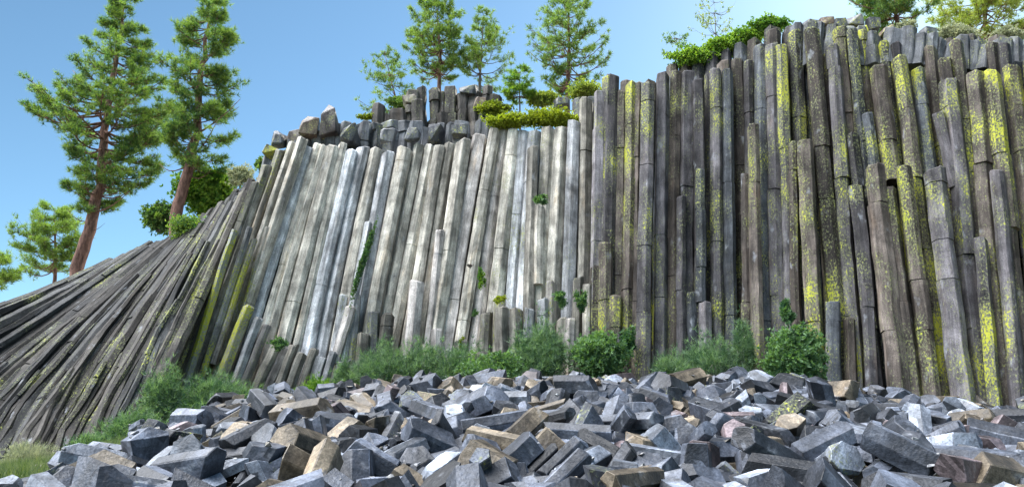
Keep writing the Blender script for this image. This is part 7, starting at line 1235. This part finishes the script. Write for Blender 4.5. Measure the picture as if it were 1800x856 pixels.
'1642 -2.98 15.42 2.34 .07 -.1 .92 .38;1643 6.2 9.36 1.22 .46 -.15 .48 -.73;1646 5.42 7.81 1.05 .21 .09 .18 .96;1648 -3.66 15.29 2.26 .42 -.19 -.5 .73;1649 11.49 15.22 1.85 .71 -.39 .53 .23;1652 -7 18.57 2.58 .07 .54 -.82 -.18;'
'1655 7.64 18.64 2.9 .11 .32 .53 .78;1656 11.27 14.07 1.62 .29 -.46 .83 -.14;1659 .93 13.06 2.15 .25 -.42 .87 -.1;1662 3.42 9.73 1.4 .22 -.08 .66 -.72;1664 -.98 8.84 1.18 .12 .89 -.4 -.17;1667 1.58 18.24 3.14 .17 -.06 -.1 -.98;'
'1669 -3.78 7.88 .99 .3 .72 -.17 -.6;1672 11.05 18.18 2.46 .45 0 .88 .16;1673 1.5 13.72 2.14 .42 -.46 -.67 .39;1675 10.14 17.37 2.26 .37 -.1 .4 -.84;1676 5.42 13.89 2.25 .7 .18 .12 -.68;1679 13.25 18.72 2.38 .14 -.12 .24 .95;'
'1680 12.2 16.5 2.01 .2 0 0 -.98;1686 11.04 18.77 2.5 .8 -.58 -.1 .13;1687 7.62 10.75 1.55 .63 .3 .17 .7;1691 -3.24 14.35 2.12 .56 .18 -.14 -.8;1692 -6.6 10.78 1.06 .77 -.1 -.47 -.42;1693 5.11 7.12 .89 .69 .32 .1 .65;1694 10.64 13.78 1.7 .09 -.46 .84 -.29;'
'1696 -.97 19.84 3.25 .56 -.64 -.17 -.5;1697 -4.37 8.33 .96 .39 -.56 -.07 .73;1698 3.4 8.46 .98 .21 -.03 -.94 -.28;1699 5.97 9.69 1.33 .79 -.02 .21 -.57;1700 8.44 14.02 2.17 .69 .63 .25 -.26;1701 -4.83 18.29 2.78 .25 -.31 .86 -.3;'
'1702 -1.84 6.75 .84 .09 .25 .77 .58;1703 -.06 16.69 2.69 .34 .01 -.87 -.35;1705 1.62 15.33 2.59 .91 .41 -.04 -.06;1707 6.59 8.57 1.14 .37 -.06 .34 -.86;1709 -5.19 14.93 2.13 .86 -.01 -.4 .32;1712 -6.01 17.75 2.65 .11 .03 .45 -.89;'
'1713 11.5 19.96 2.49 .58 -.55 .42 .43;1714 -4.47 6.69 .67 .57 .41 .45 -.56;1715 -.42 9.05 1.1 .73 .5 .25 -.39;1717 12.24 17.35 2.4 .39 -.65 -.07 -.65;1718 6 12.83 1.87 .19 .77 .56 .24;1719 -3.27 8.06 1.11 .64 -.74 .12 .17;'
'1721 .69 18.6 3.21 .7 .29 -.13 -.64;1722 -4.29 10.42 1.34 .1 .07 .75 -.65;1723 -2.02 13.16 2.04 .77 .35 -.47 -.26;1725 1.46 16.82 2.82 .58 -.02 -.8 -.15;1726 -4.28 15.94 2.44 .42 -.58 -.66 .23;1730 8.25 19.53 3.05 .28 -.92 .27 -.04;'
'1731 1.62 7.41 1.03 .56 -.23 -.49 .62;1733 -.4 18.13 3.01 .83 -.05 -.37 .41;1734 8.65 14.73 2.32 .79 -.13 .44 -.41;1736 4.43 14.58 2.38 .91 -.07 -.3 .28;1737 9.71 16.45 2.27 .68 -.52 .42 -.31;1739 3.6 16.49 2.92 .34 -.72 -.58 .17;'
'1740 -5.21 17.86 2.59 .56 -.05 .71 -.42;1742 -6.53 16.31 2.15 .25 .02 .45 .86;1743 -1.56 18.81 3.18 .48 -.03 -.03 -.88;1745 9.33 13.33 1.95 .26 .53 .4 .7;1747 -.42 6.93 .81 .9 -.02 -.05 .44;1748 4.38 11.24 1.72 .33 .13 .32 .88;'
'1750 6.38 19.47 3.46 .7 .42 .16 .56;1752 13.75 19.46 2.37 .01 -.9 .1 -.42;1753 8.79 18.25 2.77 .73 -.57 .09 .36;1754 -7.42 17.55 2.37 .2 .25 .8 .51;1755 -.68 6.97 .85 .5 .26 -.39 .72;1756 2.43 7.64 1.15 .54 -.81 -.23 .01;'
'1757 -5.21 7.69 .82 .56 .7 -.01 .45;1758 -2.9 14.8 2.09 .57 -.63 .07 -.52;1759 -.21 19.15 3.22 .2 .65 .71 .21;1760 13.23 18.36 2.25 .13 -.12 -.64 .75;1762 1.99 12.86 1.83 .28 -.51 .76 -.29;1764 .84 9.11 1.3 .54 .07 .19 -.82;'
'1766 -4.18 8.4 1.1 .76 .37 .34 .4;1769 -1.84 9.16 1.23 .89 -.21 .18 -.35;1771 2.16 16.84 2.79 .73 -.08 -.36 .58;1772 6.72 16.55 2.64 .9 .1 .04 .42;1776 6 18.42 3.23 .97 -.12 -.17 .08;1777 8.1 12.25 1.78 .11 -.35 -.43 .83;'
'1778 -2.6 7.2 .92 .23 .62 -.62 -.42;1779 8.95 15.53 2.41 .17 .31 .93 .06;1783 9.43 12.62 1.8 .65 -.61 .45 0;1784 1.35 8.68 1.09 .1 -.64 .55 .53;1785 .16 8.11 1.15 .59 .8 -.1 .06;1786 -7.06 16.74 2.23 .73 -.61 -.26 .15;1788 .16 10.14 1.48 .05 -.99 -.03 -.08;'
'1790 -5.49 15.01 2.19 .4 -.65 .35 -.55;1793 11.28 17.79 2.38 .26 -.88 -.38 -.12;1794 -6.41 18.99 2.79 .23 .93 -.27 -.04;1799 8.13 18.12 2.95 .78 -.59 -.2 -.01;1803 6.36 18.33 3.02 .53 .13 -.78 -.3;1804 -.68 16.27 2.91 .17 .15 .24 .94;'
'1805 1.95 12.9 2.07 .33 .41 .33 -.79;1806 6.23 13.12 1.89 .41 .59 -.66 .24;1808 -.54 17.53 2.93 .08 -.93 -.04 .35;1810 -3.98 10.92 1.55 .33 -.63 -.41 -.57;1811 11.48 16.33 2.06 .08 -.52 -.05 -.85;1812 -3.76 12.74 1.94 .09 .26 -.74 -.61;'
'1814 9.39 19.12 2.67 .53 .78 -.03 -.33;1817 13.63 18.64 2.4 .45 -.58 -.67 .04;1820 10.67 15.44 2.04 0 -.2 -.46 .86;1826 -4.23 14.9 2.18 .26 .02 -.92 .29;1829 -4 16.19 2.51 .29 -.09 -.19 .93;1834 -.41 7.12 1.09 .33 -.66 .64 .21;'
'1835 4.88 9.82 1.34 .12 .66 -.53 -.52;1836 -1.76 7.66 1.16 .19 -.27 -.91 -.24;1840 5.72 11.35 1.8 .55 -.09 .65 -.52;1844 -1.97 14.59 2.29 .41 .61 .64 -.23;1846 -3.92 13.33 2.13 .81 -.15 .05 -.57;1847 1.84 15.73 2.67 .92 .31 .11 .2;'
'1854 -4.4 19.72 3.11 .85 -.33 .33 -.25;1860 .04 7.35 .79 .41 -.5 -.12 .76;1862 6.32 9.04 1.23 .35 .42 .12 -.83;1863 4.49 15.93 2.59 .86 .14 .09 -.49;1866 2.62 7.4 1.04 .23 .29 -.93 .06;1867 -5.53 10.12 1.14 .15 -.41 -.16 .88;'
'1868 -6.14 14.99 2.2 .67 .2 .04 .72;1870 4.54 13.09 2.19 .14 -.38 .86 -.3;1871 12.94 17.61 2.2 .36 .06 -.47 -.8;1874 5.42 19.7 3.33 .53 -.15 .52 .65;1879 10.07 16.35 2.31 .6 -.34 .27 -.67;1882 .28 13.61 2.09 .42 -.12 .56 -.7;'
'1883 8.77 12.07 1.85 .97 -.23 .06 -.04;1885 10.57 14.36 1.81 .81 -.23 .25 .47;1886 -1.4 10.9 1.76 .29 .03 .95 .06;1889 7.42 13.86 2.07 .34 .73 .43 -.4;1892 -6.54 19.89 2.82 .92 -.39 -.01 -.1;1895 3.52 16.09 2.62 .67 .19 .03 -.72;'
'1896 11.42 18.75 2.61 .64 .48 -.09 .59;1899 5.37 7.23 1 .17 .71 -.65 -.2;1901 3.46 8.89 1.17 .09 .01 .21 .97;1902 12.07 17.07 2.41 .04 -.12 -.87 -.47;1903 -.46 20.4 3.37 .34 .09 -.11 -.93;1904 4.34 20.03 3.38 .14 .99 .03 .01;'
'1905 1.98 12.45 1.9 .77 .52 -.33 .15;1907 .04 16.91 2.91 .6 .77 .18 -.13;1908 1.34 13.73 2.12 .22 -.45 .85 -.16;1909 3.86 18.13 3.04 .55 -.54 .61 .17;1910 10.51 17.23 2.29 .93 .16 .12 -.32;1911 12.76 18.64 2.38 .07 .89 .13 .44;'
'1914 6.16 17.17 3.02 .04 .2 .03 .98;1916 -5.61 7.84 .82 .55 .81 .23 -.05;1917 5.63 14.58 2.43 .11 -.58 .43 -.68;1919 1.8 16.8 2.74 .23 .2 .66 .69;1924 -2.84 14.56 2.17 .31 -.83 -.36 .3;1925 -4.51 14.3 2.14 .84 -.35 .25 -.33;'
'1928 9.99 16.72 2.23 .15 .58 .43 -.67;1930 9.33 18.63 2.53 .66 .07 .15 -.74;1933 8.59 11.42 1.59 .29 .24 .54 .75;1934 13.06 19.52 2.54 .3 -.02 .06 .95;1935 -5.02 13.99 1.97 .3 .12 .49 .81;1937 -3.31 6.81 .98 .07 -.8 .55 .22;'
'1938 .54 7.43 1.12 .43 -.04 .4 .81;1940 8.16 13.16 2.05 .32 .58 -.41 .62;1943 9.46 15.67 2.29 .32 -.85 -.27 -.3;1944 2.71 6.31 .67 .93 .1 .01 .35;1948 7.19 16.92 2.95 .93 -.25 -.17 .22;1949 13.49 19.97 2.54 .16 -.75 -.63 .11;'
'1952 .27 8.49 1.16 .03 -.94 -.23 .24;1953 -4.13 8.56 1.16 .38 -.14 -.11 .91;1959 1.52 11.4 1.9 .87 -.01 .28 .4;1960 9.21 17.28 2.59 .61 .74 .19 -.21;1961 6.42 19.2 3.25 .03 .27 -.56 .78;1966 11.05 19.97 2.51 .23 .71 -.23 .62;'
'1967 4.8 10.03 1.61 .88 -.46 .01 .09;1968 9.02 19.57 2.87 .13 .96 -.02 -.26;1969 2.4 11.34 1.74 .19 -.04 .32 -.93;1970 6.41 17.71 2.85 .7 .2 -.68 -.07;1971 .02 11.93 1.76 .05 .98 -.03 .2;1975 7.27 16 2.57 .23 -.28 .34 .87;'
'1977 4.69 10.37 1.49 .38 -.1 .36 .85;1986 3.48 16.95 2.89 0 -.84 -.45 -.3;1990 3.6 7.39 1.02 .72 -.5 -.4 -.28;1991 1.23 10.46 1.67 .27 -.12 -.38 .88;1992 10.06 12.7 1.72 .29 -.34 .75 -.49;1993 3.85 7.19 .92 .84 -.39 .14 -.35;'
'1995 6.7 9.15 1.39 .64 -.04 .73 -.23;1996 7.61 18.94 3.08 .88 .15 .44 -.12;1997 -6.22 8.95 1 .42 .06 .14 -.9;1999 14.83 19.2 2.41 .24 .5 .02 .83;2000 12.64 16.74 2.12 .89 .38 0 .23;2002 -.93 7.46 1.04 .1 -.89 .18 .41;2003 -4.85 6.6 .66 .57 -.23 .52 -.6;'
'2006 2.37 8.43 1.04 .96 -.09 .16 -.21;2008 .74 19.15 3.22 .79 .25 -.19 -.53;2012 12.4 16.28 2.11 .43 .49 -.58 .49;2014 -1.75 19.65 3.29 .55 -.21 -.47 -.66;2015 7.98 19.82 3.04 .64 -.49 -.58 .12;2018 -4.87 16.09 2.37 .93 .32 0 .21;'
'2020 -6.28 13.22 1.87 .01 -.89 -.45 -.08;2022 1.84 13.8 2.17 .01 .1 -.46 .88;2025 -4.11 5.84 .58 .34 .08 .23 -.91;2029 6.98 8.89 1.28 .47 .51 -.33 .64;2032 7.78 10.2 1.43 .33 .39 -.12 .85;')
ZONES = [(330, 'below the leaning fan'), (470, 'below the streaked leaning columns'), (590, 'below the slanted ledge'), (700, 'below the mossy fin'), (815, 'below the tall pale stub column'),
         (905, 'below the low pale leafed bush'), (1000, 'below the tallest feathery shrub'), (1090, 'below the step in the wall'), (1175, 'below the foremost dark column'), (1340, 'below the dark twiggy shrubs'),
         (1460, 'below the round bush'), (1640, 'below the broadest leaning column'), (5000, 'below the last columns rightwards')]
GRP = 'fallen column pieces lying in the rubble'
def describe(seed, q, u, v, z):
    rad, ln = block_dims(seed); nm, c, l = block_look(seed)
    size = 'big' if rad > .165 * 1.22 else ('small' if rad < .146 and ln < .54 else '')
    k = ln / rad
    shape = 'long prism' if k > 4.6 else ('stubby chunk' if k < 2.3 else 'block')
    a = q @ Vector((1, 0, 0))
    if abs(a.z) > .72: pose = 'on end'
    elif abs(a.y) > .82: pose = 'end-on'
    else:
        if a.x < 0: a = -a
        sl = a.z / max(.2, a.x)
        pose = 'lying level' if abs(sl) < .18 else ('tilted up to one side' if False else ('dipping right' if sl < 0 else 'dipping left'))
    top = float(np.interp(u, [0, 220, 330, 450, 640, 900, 1480, 1560, 1800], [860, 800, 745, 712, 680, 665, 680, 722, 732]))
    f = (v - top) / (858 - top)
    row = 'at the rubble crest' if f < .16 else ('high in the rubble' if f < .4 else ('halfway down the rubble' if f < .68 else 'low in the rubble'))
    if f > .86: row = 'at the rubble foot'
    zone = next(t for lim, t in ZONES if u < lim)
    return ' '.join(x for x in (size, nm, shape) if x) + (' spotted yellow' if l > .2 and not size else ''), pose, row, zone
items = [r.split() for r in BLOCKS.split(';') if r]
rest_v = []; rest_f = []; rest_c = []; allv = []; allf = []
descs = []; objs = []
for i, r in enumerate(items):
    seed = int(r[0]); x, y, z, qw, qx, qy, qz = map(float, r[1:8])
    z += .20
    q = Quaternion((qw, qx, qy, qz)); q.normalize()
    V, Fc = make_block(seed, i < 700); nm, c, l = block_look(seed)
    if y < 10.5 and block_dims(seed)[1] > .85: V = [p * .76 for p in V]
    M = Matrix.Translation((x, y, z)) @ q.to_matrix().to_4x4()
    W = [M @ p for p in V]; k0 = len(allv)
    allv += W; allf += [tuple(t + k0 for t in f) for f in Fc]
    if i < 300:
        o = block_mesh('rock_block', V, Fc, make_block.shade, c, l)
        o.location = (x, y, z); o.rotation_mode = 'QUATERNION'; o.rotation_quaternion = q
        u, v = int(r[8]), int(r[9])
        descs.append((describe(seed, q, u, v, z), u, v)); objs.append(o)
    else:
        k0 = len(rest_v); rest_v += W; rest_f += [tuple(t + k0 for t in f) for f in Fc]
        rest_c += [(c[0] * s, c[1] * s, c[2] * s, l) for f, s in zip(Fc, make_block.shade) for _ in f]
# each label singles out one piece: look and pose, then place; ties are told apart by their order across the picture
by = {}
for i, (d, u, v) in enumerate(descs): by.setdefault(d, []).append(i)
ORD = ['leftmost', 'second', 'third', 'fourth', 'fifth', 'sixth', 'seventh']
NUM = ['', '', 'two', 'three', 'four', 'five', 'six', 'seven']
for d, ids in by.items():
    ids.sort(key=lambda i: descs[i][1])
    look, pose, row, zone = d
    for k, i in enumerate(ids):
        if len(ids) == 1: lab = look + ' ' + pose + ' ' + row + ', ' + zone
        elif len(ids) == 2: lab = ('left' if k == 0 else 'right') + ' of two: ' + look + ' ' + pose + ' ' + row.replace(' the ', ' ') + ', ' + zone.replace(' the ', ' ')
        else: lab = ORD[k] + ' of ' + NUM[len(ids)] + ': ' + look + ' ' + pose + ' ' + row.replace(' the ', ' ') + ', ' + zone.replace(' the ', ' ')
        w_ = lab.split()
        if len(w_) > 16: lab = ' '.join(x for x in w_ if x != 'the')
        if len(lab.split()) > 16: lab = lab.replace('dipping ', 'dips ').replace('stubby chunk', 'chunk').replace('long prism', 'prism').replace('high in rubble', 'in rubble')
        tag(objs[i], lab, 'rock', GRP)
# small chips and fines lying in the gaps
from mathutils.bvhtree import BVHTree
bvh = BVHTree.FromPolygons(allv, allf)
rc = random.Random(5); n = 0
CH = []
for s in range(14):
    bm = bmesh.new()
    for k in range(9): bm.verts.new((rc.uniform(-1, 1), rc.uniform(-.7, .7), rc.uniform(-.45, .45)))
    g = bmesh.ops.convex_hull(bm, input=bm.verts[:])
    bmesh.ops.delete(bm, geom=list({q for q in g['geom_interior'] + g['geom_unused'] if isinstance(q, bmesh.types.BMVert)}), context='VERTS')
    CH.append(([p.co.copy() for p in bm.verts], [tuple(p.index for p in f.verts) for f in bm.faces])); bm.verts.index_update(); CH[-1] = ([p.co.copy() for p in bm.verts], [tuple(p.index for p in f.verts) for f in bm.faces]); bm.free()
while n < 2600:
    x = rc.uniform(-12.5, 14); y = rc.uniform(7, 19.8)
    best = None
    for k in range(3):
        xx = x + rc.uniform(-.16, .16); yy = y + rc.uniform(-.16, .16)
        h = bvh.ray_cast(Vector((xx, yy, 9)), Vector((0, 0, -1)))
        if h[0] is None: continue
        if best is None or h[0].z < best[0].z: best = h
    n += 1
    if best is None or best[1].z < .45: continue
    sz = rc.choice((.02, .03, .03, .04, .055, .075)); V, Fc = CH[rc.randrange(14)]
    R = Matrix.Rotation(rc.uniform(0, 6.3), 4, 'Z') @ Matrix.Rotation(rc.uniform(-.5, .5), 4, 'X')
    k0 = len(rest_v); rest_v += [best[0] + (R @ p) * sz + Vector((0, 0, sz * .25)) for p in V]; rest_f += [tuple(t + k0 for t in f) for f in Fc]
    t = rc.uniform(.08, .30); cc = rc.choice(((1, 1, 1.05), (1.1, 1, .85), (1, 1, 1)))
    for f in Fc: rest_c += [(t * cc[0], t * cc[1], t * cc[2], 0)] * len(f)
o = mesh_obj('rubble', rest_v, rest_f, M_ROCK)
a = o.data.color_attributes.new('tone', 'FLOAT_COLOR', 'CORNER'); a.data.foreach_set('color', np.array(rest_c, dtype=np.float32).ravel())
tag(o, kind='stuff')
